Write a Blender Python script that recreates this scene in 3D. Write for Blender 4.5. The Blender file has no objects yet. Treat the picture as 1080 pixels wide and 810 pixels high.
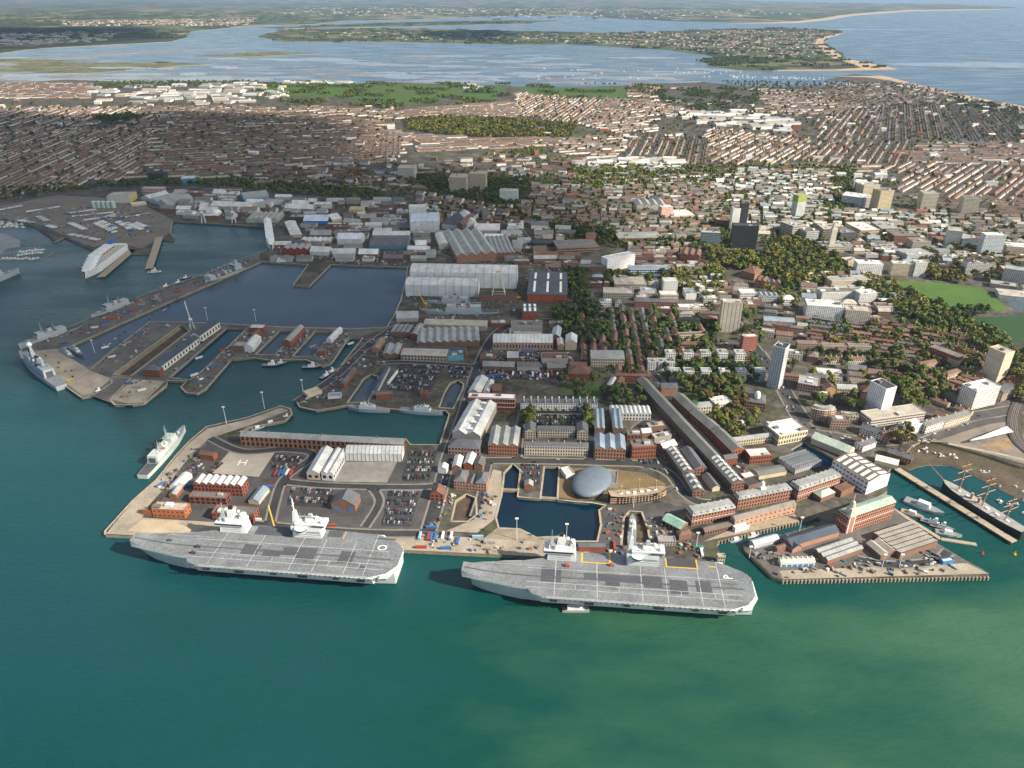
import bpy, math, random
import numpy as np
from mathutils import Vector, Matrix
from mathutils.geometry import tessellate_polygon
random.seed(7); rng = np.random.default_rng(7)
SC = bpy.context.scene
COL = SC.collection
# ------------------------------------------------------------------ camera
CAM_H = 530.0; FPX = 780.0; YH = -12.0
TH = math.atan((405 - YH) / FPX)
cam_d = bpy.data.cameras.new('camera'); cam = bpy.data.objects.new('camera', cam_d); COL.objects.link(cam)
cam_d.sensor_width = 36.0; cam_d.lens = 26.0; cam_d.clip_start = 5.0; cam_d.clip_end = 200000.0
cam.location = (0, 0, CAM_H); cam.rotation_euler = (math.pi / 2 - TH, 0, 0)
SC.camera = cam
# ------------------------------------------------------------------ sky, sun, exposure
SUN_AZ = math.radians(-24)            # direction towards the sun, measured from +X (right of the picture)
SUN_EL = math.radians(34)
world = bpy.data.worlds.new('World'); SC.world = world; world.use_nodes = True
wn = world.node_tree.nodes; wl = world.node_tree.links
sky = wn.new('ShaderNodeTexSky'); sky.sky_type = 'NISHITA'; sky.sun_disc = False
sky.sun_elevation = SUN_EL
sky.sun_rotation = math.pi / 2 - SUN_AZ     # measured clockwise from +Y
sky.air_density = 1.0; sky.dust_density = 1.0; sky.ozone_density = 1.0
bg = wn['Background']; bg.inputs['Strength'].default_value = 0.08
wl.new(sky.outputs[0], bg.inputs['Color'])
sun_d = bpy.data.lights.new('sun', 'SUN'); sun_d.energy = 5.0; sun_d.angle = math.radians(0.5); sun_d.color = (1, .88, .71)
sun = bpy.data.objects.new('sun', sun_d); COL.objects.link(sun)
sdir = Vector((math.cos(SUN_EL) * math.cos(SUN_AZ), math.cos(SUN_EL) * math.sin(SUN_AZ), math.sin(SUN_EL)))
sun.rotation_euler = sdir.to_track_quat('Z', 'Y').to_euler(); sun.location = (600, -300, 2500)
SC.cycles.max_bounces = 4; SC.cycles.diffuse_bounces = 2; SC.cycles.glossy_bounces = 2; SC.cycles.volume_bounces = 0; SC.cycles.transparent_max_bounces = 8
SC.view_settings.view_transform = 'Standard'; SC.view_settings.look = 'None'
SC.view_settings.exposure = 0.9; SC.view_settings.gamma = 1.0
# ------------------------------------------------------------------ geometry of the view: a pixel of the photograph -> a point of the place
LZ = 3.5                                # quay and town level above the water
def P(px, py, z=LZ):
    u = (px - 540) / FPX; v = (405 - py) / FPX
    dy = math.cos(TH) + v * math.sin(TH); dz = -math.sin(TH) + v * math.cos(TH)
    t = (z - CAM_H) / dz
    return Vector((u * t, dy * t, z))
def yrow(py, z):                        # ground distance at which a picture row meets level z
    return P(540, py, z).y
def pix(x, y, z):
    yc = y * math.cos(TH) - (z - CAM_H) * math.sin(TH); zc = y * math.sin(TH) + (z - CAM_H) * math.cos(TH)
    return 540 + FPX * x / yc, 405 - FPX * zc / yc
def h_from(py, hp):                     # height in metres of something hp picture rows tall whose foot is on row py
    y = yrow(py, LZ)
    v = (405 - (py - hp)) / FPX
    dy = math.cos(TH) + v * math.sin(TH); dz = -math.sin(TH) + v * math.cos(TH)
    return CAM_H + dz / dy * y - LZ
# ------------------------------------------------------------------ materials
MATS = {}
def mat(name, col, rough=.85, var=.18, scale=.15, fine=1.2, metal=0.0, bump=0.0, stripe=None, attr=False, coat=0.0, spec=.3):
    """procedural surface: base colour broken by two noises; optional stripes (width m, axis, darkening) for sheeting"""
    if name in MATS: return MATS[name]
    m = bpy.data.materials.new(name); m.use_nodes = True
    nt = m.node_tree; n = nt.nodes; l = nt.links; b = n['Principled BSDF']
    b.inputs['Roughness'].default_value = rough; b.inputs['Metallic'].default_value = metal
    b.inputs['Specular IOR Level'].default_value = spec
    geo = n.new('ShaderNodeNewGeometry')
    n1 = n.new('ShaderNodeTexNoise'); n1.inputs['Scale'].default_value = scale; n1.inputs['Detail'].default_value = 4
    n2 = n.new('ShaderNodeTexNoise'); n2.inputs['Scale'].default_value = fine; n2.inputs['Detail'].default_value = 3
    l.new(geo.outputs['Position'], n1.inputs['Vector']); l.new(geo.outputs['Position'], n2.inputs['Vector'])
    add = n.new('ShaderNodeMath'); add.operation = 'ADD'; l.new(n1.outputs[0], add.inputs[0]); l.new(n2.outputs[0], add.inputs[1])
    mr = n.new('ShaderNodeMapRange'); mr.inputs[1].default_value = .7; mr.inputs[2].default_value = 1.3
    mr.inputs[3].default_value = 1 - var; mr.inputs[4].default_value = 1 + var; l.new(add.outputs[0], mr.inputs[0])
    fac = mr.outputs[0]
    if stripe:
        tc = n.new('ShaderNodeTexCoord'); sx = n.new('ShaderNodeSeparateXYZ'); l.new(tc.outputs['Object'], sx.inputs[0])
        mm = n.new('ShaderNodeMath'); mm.operation = 'MULTIPLY'; mm.inputs[1].default_value = 1 / stripe[0]; l.new(sx.outputs[stripe[1]], mm.inputs[0])
        fr = n.new('ShaderNodeMath'); fr.operation = 'FRACT'; l.new(mm.outputs[0], fr.inputs[0])
        gt = n.new('ShaderNodeMath'); gt.operation = 'LESS_THAN'; gt.inputs[1].default_value = stripe[3] if len(stripe) > 3 else .25; l.new(fr.outputs[0], gt.inputs[0])
        m2 = n.new('ShaderNodeMath'); m2.operation = 'MULTIPLY_ADD'; m2.inputs[1].default_value = -stripe[2]; m2.inputs[2].default_value = 1; l.new(gt.outputs[0], m2.inputs[0])
        m3 = n.new('ShaderNodeMath'); m3.operation = 'MULTIPLY'; l.new(fac, m3.inputs[0]); l.new(m2.outputs[0], m3.inputs[1]); fac = m3.outputs[0]
    vm = n.new('ShaderNodeVectorMath'); vm.operation = 'SCALE'; l.new(fac, vm.inputs['Scale'])
    if attr:
        at = n.new('ShaderNodeAttribute'); at.attribute_name = 'Col'; l.new(at.outputs['Color'], vm.inputs[0])
    else:
        vm.inputs[0].default_value = col[:3]
    l.new(vm.outputs[0], b.inputs['Base Color'])
    if bump:
        bp = n.new('ShaderNodeBump'); bp.inputs['Strength'].default_value = bump; bp.inputs['Distance'].default_value = .3
        l.new(n2.outputs[0], bp.inputs['Height']); l.new(bp.outputs[0], b.inputs['Normal'])
    MATS[name] = m; return m
def vmat(name='mixed_paint', rough=.8, var=.16, scale=.1, fine=.8, **k): return mat(name, (0, 0, 0), rough, var, scale, fine, attr=True, **k)
def S(r, g, b):                          # sRGB 0-255 -> linear
    f = lambda c: ((c / 255 + .055) / 1.055) ** 2.4 if c > 10 else c / 255 / 12.92
    return (f(r), f(g), f(b))
M_V = vmat()
M_VR = vmat('mixed_roofing', rough=.75, var=.3, scale=.06, fine=.5)
M_GLASS = mat('dark_window_glass', (.02, .027, .035), rough=.12, var=.3, scale=.3, spec=.6)
M_CONC = mat('quay_concrete', (.30, .265, .21), var=.32, scale=.05, fine=.6)
M_CONC2 = mat('grey_hardstanding', (.115, .108, .10), var=.4, scale=.04, fine=.5)
M_TAR = mat('asphalt', (.042, .043, .047), var=.35, scale=.06, fine=.7)
M_TAR2 = mat('worn_asphalt', (.072, .070, .070), var=.4, scale=.05, fine=.5)
M_STONE = mat('dock_stone', (.24, .205, .15), var=.35, scale=.12, fine=.9, bump=.3)
M_GRASS = mat('mown_grass', (.055, .105, .022), var=.3, scale=.03, fine=.4)
M_GRASSDRY = mat('dry_lawn', (.16, .115, .06), var=.3, scale=.05, fine=.5)
M_PITCH = mat('sports_turf', (.062, .125, .024), var=.2, scale=.02, fine=.3)
M_WHITE = mat('white_paint', (.78, .78, .76), var=.08, scale=.2)
M_YELLOW = mat('yellow_paint', (.55, .36, .05), var=.12)
M_STEEL = mat('grey_steel', (.30, .31, .32), rough=.6, var=.15, metal=.2)
M_BLACK = mat('black_rubber', (.012, .012, .013), rough=.9)
M_TIMBER = mat('weathered_timber', (.16, .125, .085), var=.3, scale=.3)
# ------------------------------------------------------------------ mesh builder
class MB:
    def __init__(s): s.v = []; s.f = []; s.m = []; s.c = []
    def face(s, pts, mi=0, col=None):
        b = len(s.v); s.v.extend(tuple(p) for p in pts); s.f.append(tuple(range(b, b + len(pts)))); s.m.append(mi); s.c.append(col)
    def hexa(s, lo, hi, mi=0, col=None, top=None, tcol=None, bottom=False):
        """solid between two rings of equal length (lower ring and upper ring, counter-clockwise seen from above)"""
        b = len(s.v); k = len(lo); s.v.extend(tuple(p) for p in lo); s.v.extend(tuple(p) for p in hi)
        for i in range(k):
            j = (i + 1) % k; s.f.append((b + i, b + j, b + k + j, b + k + i)); s.m.append(mi); s.c.append(col)
        s.f.append(tuple(range(b + k, b + 2 * k))); s.m.append(mi if top is None else top); s.c.append(tcol or col)
        if bottom: s.f.append(tuple(range(b + k - 1, b - 1, -1))); s.m.append(mi); s.c.append(col)
    def box(s, x0, x1, y0, y1, z0, z1, mi=0, col=None, top=None, tcol=None, tx=0, ty=0, bottom=False):
        lo = [(x0, y0, z0), (x1, y0, z0), (x1, y1, z0), (x0, y1, z0)]
        hi = [(x0 + tx, y0 + ty, z1), (x1 - tx, y0 + ty, z1), (x1 - tx, y1 - ty, z1), (x0 + tx, y1 - ty, z1)]
        s.hexa(lo, hi, mi, col, top, tcol, bottom)
    def cyl(s, x, y, z0, z1, r0, r1=None, k=8, mi=0, col=None, top=None):
        r1 = r0 if r1 is None else r1
        ring = lambda r, z: [(x + r * math.cos(2 * math.pi * i / k), y + r * math.sin(2 * math.pi * i / k), z) for i in range(k)]
        s.hexa(ring(r0, z0), ring(max(r1, .01), z1), mi, col, top)
    def bar(s, a, b, r, mi=0, col=None, k=4):
        a = Vector(a); b = Vector(b); d = (b - a).normalized()
        u = d.cross(Vector((0, 0, 1)));
        if u.length < .01: u = Vector((1, 0, 0))
        u.normalize(); w = d.cross(u)
        r0, r1 = r if isinstance(r, tuple) else (r, r)
        A = [a + r0 * (math.cos(t) * u + math.sin(t) * w) for t in [2 * math.pi * (i + .5) / k for i in range(k)]]
        B = [b + r1 * (math.cos(t) * u + math.sin(t) * w) for t in [2 * math.pi * (i + .5) / k for i in range(k)]]
        bb = len(s.v); s.v.extend(tuple(p) for p in A + B)
        for i in range(k):
            j = (i + 1) % k; s.f.append((bb + i, bb + k + i, bb + k + j, bb + j)); s.m.append(mi); s.c.append(col)
        s.f.append(tuple(range(bb, bb + k))); s.m.append(mi); s.c.append(col)
        s.f.append(tuple(range(bb + 2 * k - 1, bb + k - 1, -1))); s.m.append(mi); s.c.append(col)
    def ball(s, x, y, z, r, mi=0, col=None, k=8, rz=None, half=False):
        rz = rz or r; R = 5; rings = []
        for i in range(0 if half else -R + 1, R):
            t = math.pi / 2 * i / R; rings.append((r * math.cos(t), z + rz * math.sin(t)))
        for (ra, za), (rb, zb) in zip(rings, rings[1:]):
            for i in range(k):
                a0 = 2 * math.pi * i / k; a1 = 2 * math.pi * (i + 1) / k
                s.face([(x + ra * math.cos(a0), y + ra * math.sin(a0), za), (x + ra * math.cos(a1), y + ra * math.sin(a1), za),
                        (x + rb * math.cos(a1), y + rb * math.sin(a1), zb), (x + rb * math.cos(a0), y + rb * math.sin(a0), zb)], mi, col)
        ra, za = rings[-1]
        s.face([(x + ra * math.cos(2 * math.pi * i / k), y + ra * math.sin(2 * math.pi * i / k), za) for i in range(k)], mi, col)
    def build(s, name, mats, parent=None, loc=None, rz=None, kind=None, smooth=False):
        if not isinstance(mats, (list, tuple)): mats = [mats]
        me = bpy.data.meshes.new(name); me.from_pydata(s.v, [], s.f)
        for m in mats: me.materials.append(m)
        if len(mats) > 1: me.polygons.foreach_set('material_index', s.m)
        if any(c is not None for c in s.c):
            at = me.color_attributes.new('Col', 'FLOAT_COLOR', 'CORNER')
            arr = np.empty((len(me.loops), 4), dtype=np.float32); k = 0
            for f, c in zip(s.f, s.c):
                c = c or (.3, .3, .3); arr[k:k + len(f)] = (c[0], c[1], c[2], 1); k += len(f)
            at.data.foreach_set('color', arr.ravel())
        if smooth: me.polygons.foreach_set('use_smooth', [True] * len(me.polygons))
        me.update()
        o = bpy.data.objects.new(name, me); COL.objects.link(o)
        if parent: o.parent = parent
        if loc is not None: o.location = loc
        if rz is not None: o.rotation_euler.z = rz
        if kind: o['kind'] = kind
        return o
def empty(name, loc, rz=0.0):
    o = bpy.data.objects.new(name, None); COL.objects.link(o); o.location = loc; o.rotation_euler.z = rz
    o.empty_display_size = 2; return o
def tag(o, label, cat, group=None):
    o['label'] = label; o['category'] = cat
    if group: o['group'] = group
    return o
def copy_tree(o, parent=None):
    c = o.copy(); COL.objects.link(c); c.parent = parent
    for ch in o.children: copy_tree(ch, c)
    return c
def npmesh(name, V, F, cols=None, mats=None, kind=None, parent=None):
    """big mesh from arrays: V (n,3), F (m,4) or (m,3), cols (m,3) per face"""
    me = bpy.data.meshes.new(name); V = np.asarray(V, np.float32); F = np.asarray(F, np.int32); k = F.shape[1]
    me.vertices.add(len(V)); me.vertices.foreach_set('co', V.ravel())
    me.loops.add(F.size); me.loops.foreach_set('vertex_index', F.ravel())
    me.polygons.add(len(F)); me.polygons.foreach_set('loop_start', np.arange(0, F.size, k, dtype=np.int32))
    me.polygons.foreach_set('loop_total', np.full(len(F), k, np.int32)) if hasattr(me.polygons[0], 'loop_total') and False else None
    me.update(calc_edges=True); me.validate()
    if cols is not None:
        at = me.color_attributes.new('Col', 'FLOAT_COLOR', 'CORNER')
        arr = np.ones((len(F), k, 4), np.float32); arr[:, :, :3] = np.asarray(cols, np.float32)[:, None, :]
        at.data.foreach_set('color', arr.ravel())
    for m in (mats if isinstance(mats, (list, tuple)) else [mats]): me.materials.append(m)
    o = bpy.data.objects.new(name, me); COL.objects.link(o)
    if kind: o['kind'] = kind
    if parent: o.parent = parent
    return o
def fractal(pts, depth=2, amp=.12, closed=True, seed=1):
    r = random.Random(seed); pts = [Vector(p) for p in pts]
    for d in range(depth):
        out = []
        n = len(pts)
        for i in range(n if closed else n - 1):
            a = pts[i]; b = pts[(i + 1) % n]; dlt = b - a; nrm = Vector((-dlt.y, dlt.x, 0))
            out += [a, (a + b) / 2 + nrm * r.uniform(-amp, amp)]
        if not closed: out.append(pts[-1])
        pts = out
    return pts
def poly_area(p): return sum(p[i].x * p[(i + 1) % len(p)].y - p[(i + 1) % len(p)].x * p[i].y for i in range(len(p))) / 2
def slab(name, outer, holes=(), z=LZ, zb=-3.0, mats=None, kind='structure', wall=True, parent=None):
    """flat land with vertical edges: outer ring and holes in world x,y"""
    rings = [[Vector((p[0], p[1], 0)) for p in outer]] + [[Vector((p[0], p[1], 0)) for p in h] for h in holes]
    if poly_area(rings[0]) < 0: rings[0].reverse()
    for h in rings[1:]:
        if poly_area(h) > 0: h.reverse()
    tris = tessellate_polygon(rings); flat = [p for r in rings for p in r]
    mb = MB(); mb.v = [(p.x, p.y, z) for p in flat]
    for t in tris:
        a, b, c = (flat[i] for i in t)
        if (b - a).cross(c - a).z < 0: t = (t[0], t[2], t[1])
        mb.f.append(tuple(t)); mb.m.append(0); mb.c.append(None)
    if wall:
        for r in rings:
            for i in range(len(r)):
                a = r[i]; b = r[(i + 1) % len(r)]
                mb.face([(a.x, a.y, zb), (b.x, b.y, zb), (b.x, b.y, z), (a.x, a.y, z)], 1)
    return mb.build(name, mats if mats else [M_CONC2, M_STONE], kind=kind, parent=parent)
def px(*pts, z=LZ): return [P(a, b, z) for a, b in pts]
NSHEET = [0]
def sheet(name, pts, m, dz=None, kind='structure', zbase=LZ, parent=None, ispx=True, holes=()):
    """thin ground covering laid over the land, each a few mm over the one below"""
    NSHEET[0] += 1; dz = (.03 + .004 * (NSHEET[0] % 40)) if dz is None else dz
    w = [P(a, b, zbase) for a, b in pts] if ispx else [Vector((p[0], p[1], 0)) for p in pts]
    return slab(name, w, [px(*h) for h in holes], z=zbase + dz, mats=[m], wall=False, kind=kind, parent=parent)
def strip(name, pts, width, m, dz=None, ispx=True, kind='structure', zbase=LZ, parent=None):
    NSHEET[0] += 1; dz = (.2 + .004 * (NSHEET[0] % 30)) if dz is None else dz
    w = [P(a, b, zbase) for a, b in pts] if ispx else [Vector(p) for p in pts]
    mb = MB(); L = []; R = []
    for i, p in enumerate(w):
        d = (w[min(i + 1, len(w) - 1)] - w[max(i - 1, 0)]); d.z = 0; d.normalize(); n = Vector((-d.y, d.x, 0)) * width / 2
        L.append((p.x + n.x, p.y + n.y, zbase + dz)); R.append((p.x - n.x, p.y - n.y, zbase + dz))
    for i in range(len(w) - 1): mb.face([R[i], R[i + 1], L[i + 1], L[i]])
    return mb.build(name, m, kind=kind, parent=parent)
def smoothline(pts, n=6):
    out = []
    for i in range(len(pts) - 1):
        p0 = pts[max(i - 1, 0)]; p1 = pts[i]; p2 = pts[i + 1]; p3 = pts[min(i + 2, len(pts) - 1)]
        for k in range(n):
            t = k / n
            out.append(tuple(.5 * ((2 * p1[j]) + (-p0[j] + p2[j]) * t + (2 * p0[j] - 5 * p1[j] + 4 * p2[j] - p3[j]) * t * t + (-p0[j] + 3 * p1[j] - 3 * p2[j] + p3[j]) * t ** 3) for j in range(2)))
    return out + [tuple(pts[-1])]
def inpoly(x, y, poly):
    c = False; n = len(poly); j = n - 1
    for i in range(n):
        xi, yi = poly[i][0], poly[i][1]; xj, yj = poly[j][0], poly[j][1]
        if (yi > y) != (yj > y) and x < (xj - xi) * (y - yi) / (yj - yi) + xi: c = not c
        j = i
    return c
# ================================================================== water and land
def water_mat(name, c_deep, c_green, c_silt, rough=.1, plume=True, waves=.9):
    m = bpy.data.materials.new(name); m.use_nodes = True; nt = m.node_tree; n = nt.nodes; l = nt.links; b = n['Principled BSDF']
    b.inputs['Roughness'].default_value = rough; b.inputs['IOR'].default_value = 1.33; b.inputs['Specular IOR Level'].default_value = .38
    geo = n.new('ShaderNodeNewGeometry')
    if plume:
        # silt carried by the tide: more of it towards the harbour mouth (right, near), in long patches
        sep = n.new('ShaderNodeSeparateXYZ'); l.new(geo.outputs['Position'], sep.inputs[0])
        nz = n.new('ShaderNodeTexNoise'); nz.inputs['Scale'].default_value = .0045; nz.inputs['Detail'].default_value = 6; nz.inputs['Roughness'].default_value = .6
        mp = n.new('ShaderNodeMapping'); mp.inputs['Rotation'].default_value = (0, 0, .5); mp.inputs['Scale'].default_value = (.7, 1.7, 1)
        l.new(geo.outputs['Position'], mp.inputs[0]); l.new(mp.outputs[0], nz.inputs['Vector'])
        gx = n.new('ShaderNodeMapRange'); gx.inputs[1].default_value = -500; gx.inputs[2].default_value = 520; l.new(sep.outputs[0], gx.inputs[0])
        far = n.new('ShaderNodeMapRange'); far.inputs[1].default_value = 520; far.inputs[2].default_value = 700; far.inputs[3].default_value = 1; far.inputs[4].default_value = 0; l.new(sep.outputs[1], far.inputs[0])
        gg = n.new('ShaderNodeMath'); gg.operation = 'MULTIPLY'; l.new(gx.outputs[0], gg.inputs[0]); l.new(far.outputs[0], gg.inputs[1])
        a = n.new('ShaderNodeMath'); a.operation = 'MULTIPLY_ADD'; a.inputs[1].default_value = 1.3; l.new(nz.outputs[0], a.inputs[0]); 
        sc2 = n.new('ShaderNodeMath'); sc2.operation = 'MULTIPLY_ADD'; sc2.inputs[1].default_value = .9; sc2.inputs[2].default_value = -.62; l.new(gg.outputs[0], sc2.inputs[0]); l.new(sc2.outputs[0], a.inputs[2])
        cr = n.new('ShaderNodeValToRGB'); e = cr.color_ramp.elements
        e[0].position = .1; e[0].color = (*c_deep, 1); e[1].position = .95; e[1].color = (*c_silt, 1)
        k = e.new(.5); k.color = (*c_green, 1)
        l.new(a.outputs[0], cr.inputs[0])
        # bluer with distance: clearer water, plus sky reflection put into the colour
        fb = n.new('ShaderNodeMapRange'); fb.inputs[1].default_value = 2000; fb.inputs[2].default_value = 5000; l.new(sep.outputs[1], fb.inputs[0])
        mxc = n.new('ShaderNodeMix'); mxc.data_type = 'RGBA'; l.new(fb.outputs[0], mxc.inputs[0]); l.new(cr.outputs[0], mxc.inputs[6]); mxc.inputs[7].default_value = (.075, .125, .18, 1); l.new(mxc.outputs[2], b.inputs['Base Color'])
    else:
        nz = n.new('ShaderNodeTexNoise'); nz.inputs['Scale'].default_value = .012; nz.inputs['Detail'].default_value = 4; l.new(geo.outputs['Position'], nz.inputs['Vector'])
        cr = n.new('ShaderNodeValToRGB'); e = cr.color_ramp.elements; e[0].position = .35; e[0].color = (*c_deep, 1); e[1].position = .7; e[1].color = (*c_green, 1)
        l.new(nz.outputs[0], cr.inputs[0]); l.new(cr.outputs[0], b.inputs['Base Color'])
    wr = n.new('ShaderNodeTexNoise'); wr.inputs['Scale'].default_value = .006; wr.inputs['Detail'].default_value = 5; mpr = n.new('ShaderNodeMapping'); mpr.inputs['Rotation'].default_value = (0, 0, .35); mpr.inputs['Scale'].default_value = (.5, 2, 1); l.new(geo.outputs['Position'], mpr.inputs[0]); l.new(mpr.outputs[0], wr.inputs['Vector'])
    rr = n.new('ShaderNodeMapRange'); rr.inputs[1].default_value = .35; rr.inputs[2].default_value = .65; rr.inputs[3].default_value = rough * .6; rr.inputs[4].default_value = rough * 1.9; l.new(wr.outputs[0], rr.inputs[0]); l.new(rr.outputs[0], b.inputs['Roughness'])
    wv = n.new('ShaderNodeTexNoise'); wv.inputs['Scale'].default_value = .16; wv.inputs['Detail'].default_value = 5; wv.inputs['Roughness'].default_value = .62
    mp2 = n.new('ShaderNodeMapping'); mp2.inputs['Rotation'].default_value = (0, 0, -.6); mp2.inputs['Scale'].default_value = (.55, 1.3, 1); l.new(geo.outputs['Position'], mp2.inputs[0]); l.new(mp2.outputs[0], wv.inputs['Vector'])
    wv2 = n.new('ShaderNodeTexNoise'); wv2.inputs['Scale'].default_value = .03; wv2.inputs['Detail'].default_value = 2; l.new(geo.outputs['Position'], wv2.inputs['Vector'])
    ad = n.new('ShaderNodeMath'); ad.operation = 'MULTIPLY_ADD'; ad.inputs[1].default_value = .6; l.new(wv2.outputs[0], ad.inputs[0]); l.new(wv.outputs[0], ad.inputs[2])
    bp = n.new('ShaderNodeBump'); bp.inputs['Strength'].default_value = waves; bp.inputs['Distance'].default_value = 1.0
    l.new(ad.outputs[0], bp.inputs['Height']); l.new(bp.outputs[0], b.inputs['Normal'])
    return m
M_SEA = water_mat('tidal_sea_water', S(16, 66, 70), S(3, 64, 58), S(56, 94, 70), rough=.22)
M_BASIN = water_mat('sheltered_basin_water', S(60, 74, 86), S(66, 82, 93), None, plume=False, rough=.12, waves=.12)
M_NAVY = water_mat('deep_blue_basin_water', S(2, 28, 50), S(0, 40, 56), None, plume=False, rough=.1, waves=.06)
M_DOCKW = water_mat('dock_water', S(26, 62, 70), S(30, 66, 74), None, plume=False, rough=.1, waves=.08)
B = 90000
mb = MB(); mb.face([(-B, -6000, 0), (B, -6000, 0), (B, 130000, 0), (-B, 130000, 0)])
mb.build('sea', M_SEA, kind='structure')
# --- the island: coast from the naval base round to the far shore
QA = (111, 564); QB = (763, 598)
coast = [QA, (111, 560), (140, 528), (165, 506), (185, 481), (200, 465), (218, 450), (262, 440), (296, 428), (306, 431), (308, 437), (300, 444), (262, 451), (252, 455),
         (428, 463), (433, 469), (464, 469), (474, 437), (470, 433), (432, 433), (368, 427), (334, 433), (316, 429), (312, 422), (345, 405), (364, 380), (383, 356), (368, 356), (352, 380), (348, 384), (340, 386), (322, 379),
         (307, 379), (285, 380), (268, 377), (244, 379), (230, 395), (217, 410), (208, 415), (196, 414), (191, 408), (197, 402), (176, 401), (176, 406), (152, 425), (138, 427), (121, 427), (116, 421), (138, 399), (118, 397), (118, 404), (98, 417), (86, 419),
         (21, 373), (23, 368), (95, 335), (156, 309), (216, 289), (246, 276), (276, 266), (284, 262), (281, 239), (216, 235), (182, 233), (180, 246), (184, 250), (182, 253), (166, 252), (162, 262), (156, 267), (138, 267), (136, 262), (118, 257), (98, 263), (68, 250), (57, 255), (52, 249), (34, 237), (0, 232), (-60, 228), (-300, 205),
         (-420, 120), (-200, 92), (0, 88), (70, 84), (150, 87), (270, 86), (330, 90), (420, 87), (520, 91), (620, 92), (700, 88), (760, 86), (800, 91), (850, 94), (872, 84), (900, 78), (930, 80), (975, 92), (1030, 104), (1080, 113), (1200, 140), (1500, 230),
         (1600, 470), (1300, 505), (1110, 498), (1076, 492), (1040, 480), (994, 467), (978, 462), (962, 470), (950, 484), (934, 500), (936, 518), (920, 527), (938, 533), (984, 570), (1010, 586), (1043, 604), (1043, 608), (825, 612), (815, 609), (785, 580), (784, 574), (800, 569), (826, 563), (852, 556), (868, 548),
         (862, 545), (843, 550), (760, 570), (756, 575), (763, 592), QB]
H_basin = [(62, 370), (90, 358), (148, 332), (216, 302), (255, 285), (275, 276), (325, 279), (309, 301), (326, 302), (349, 279), (430, 282), (427, 300), (423, 316), (416, 332), (408, 345), (370, 347), (300, 345), (245, 342), (200, 340), (158, 339), (126, 364), (96, 389), (78, 382), (50, 371)]
H_d12 = [(179, 398), (239, 346), (261, 346), (221, 385), (200, 401)]
H_d23 = [(269, 374), (295, 349), (315, 349), (290, 374)]
H_d34 = [(308, 376), (332, 350), (352, 350), (331, 376)]
H_dry = [(119, 395), (190, 343), (200, 349), (138, 397)]
H_u1 = [(366, 425), (378, 408), (384, 399), (391, 395), (399, 397), (399, 402), (388, 424)]
H_u2 = [(463, 430), (469, 414), (475, 404), (483, 401), (489, 405), (488, 411), (478, 431)]
H_vb = [(530, 515), (532, 498), (541, 489), (549, 496), (547, 514), (546, 524), (570, 526), (574, 492), (590, 492), (588, 527), (606, 529), (624, 530), (639, 533), (632, 538), (634, 554), (630, 571), (608, 571), (588, 566), (566, 567), (548, 558), (526, 557), (523, 546), (529, 522)]
H_bd = [(476, 550), (481, 528), (492, 521), (502, 525), (503, 543), (493, 550)]
H_m33 = [(655, 578), (658, 546), (664, 539), (677, 540), (684, 560), (686, 580)]
H_mast = [(834, 474), (848, 466), (886, 487), (872, 493)]
HOLES = [H_basin, H_d12, H_d23, H_d34, H_dry, H_u1, H_u2, H_vb, H_bd, H_m33, H_mast]
M_LAND = mat('town_ground', (.092, .086, .076), var=.55, scale=.02, fine=.15)
nt = M_LAND.node_tree; bs = nt.nodes['Principled BSDF']; src = bs.inputs['Base Color'].links[0].from_socket
ng = nt.nodes.new('ShaderNodeTexNoise'); ng.inputs['Scale'].default_value = .035; ng.inputs['Detail'].default_value = 5; nt.links.new(nt.nodes['Geometry'].outputs['Position'], ng.inputs['Vector'])
cg = nt.nodes.new('ShaderNodeValToRGB'); e = cg.color_ramp.elements; e[0].position = .42; e[0].color = (1, .98, .95, 1); e[1].position = .62; e[1].color = (.72, .82, .5, 1); k = e.new(.52); k.color = (.6, .6, .62, 1); nt.links.new(ng.outputs[0], cg.inputs[0])
mg = nt.nodes.new('ShaderNodeMix'); mg.data_type = 'RGBA'; mg.blend_type = 'MULTIPLY'; mg.inputs[0].default_value = 1; nt.links.new(src, mg.inputs[6]); nt.links.new(cg.outputs[0], mg.inputs[7]); nt.links.new(mg.outputs[2], bs.inputs['Base Color'])
slab('ground', px(*coast), [px(*h) for h in HOLES], mats=[M_LAND, M_STONE])
for nm, h, z, m in (('basin_water', H_basin, .3, M_BASIN), ('dock_water', H_d12, .3, M_DOCKW), ('dock_water', H_d23, .3, M_BASIN), ('dock_water', H_d34, .3, M_BASIN), ('dock_water', H_u1, .3, M_BASIN), ('dock_water', H_u2, .3, M_BASIN), ('basin_water', H_vb, .3, M_NAVY), ('pond_water', H_mast, .3, M_NAVY)):
    w = px(*h); sheet(nm, w, m, dz=z, zbase=0, ispx=False)
M_DRYF = mat('dry_dock_floor', (.07, .052, .038), var=.5, scale=.08, fine=.5)  # colour darkened to suggest the shade of a deeper dock
M_COPE = mat('pale_coping', (.33, .29, .225), var=.35, scale=.2)
for h in HOLES[:-1] + [coast[:66]]:
    w = px(*h); w = w + [w[0]] if h is not coast[:66] and len(h) < 60 else w
    strip('coping', w, 2.4, M_COPE, ispx=False, dz=.24)
for nm, h in (('dry_dock_floor', H_dry), ('dry_dock_floor', H_bd), ('dry_dock_floor', H_m33)):
    sheet(nm, px(*h), M_DRYF, dz=.06, zbase=0, ispx=False)
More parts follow.
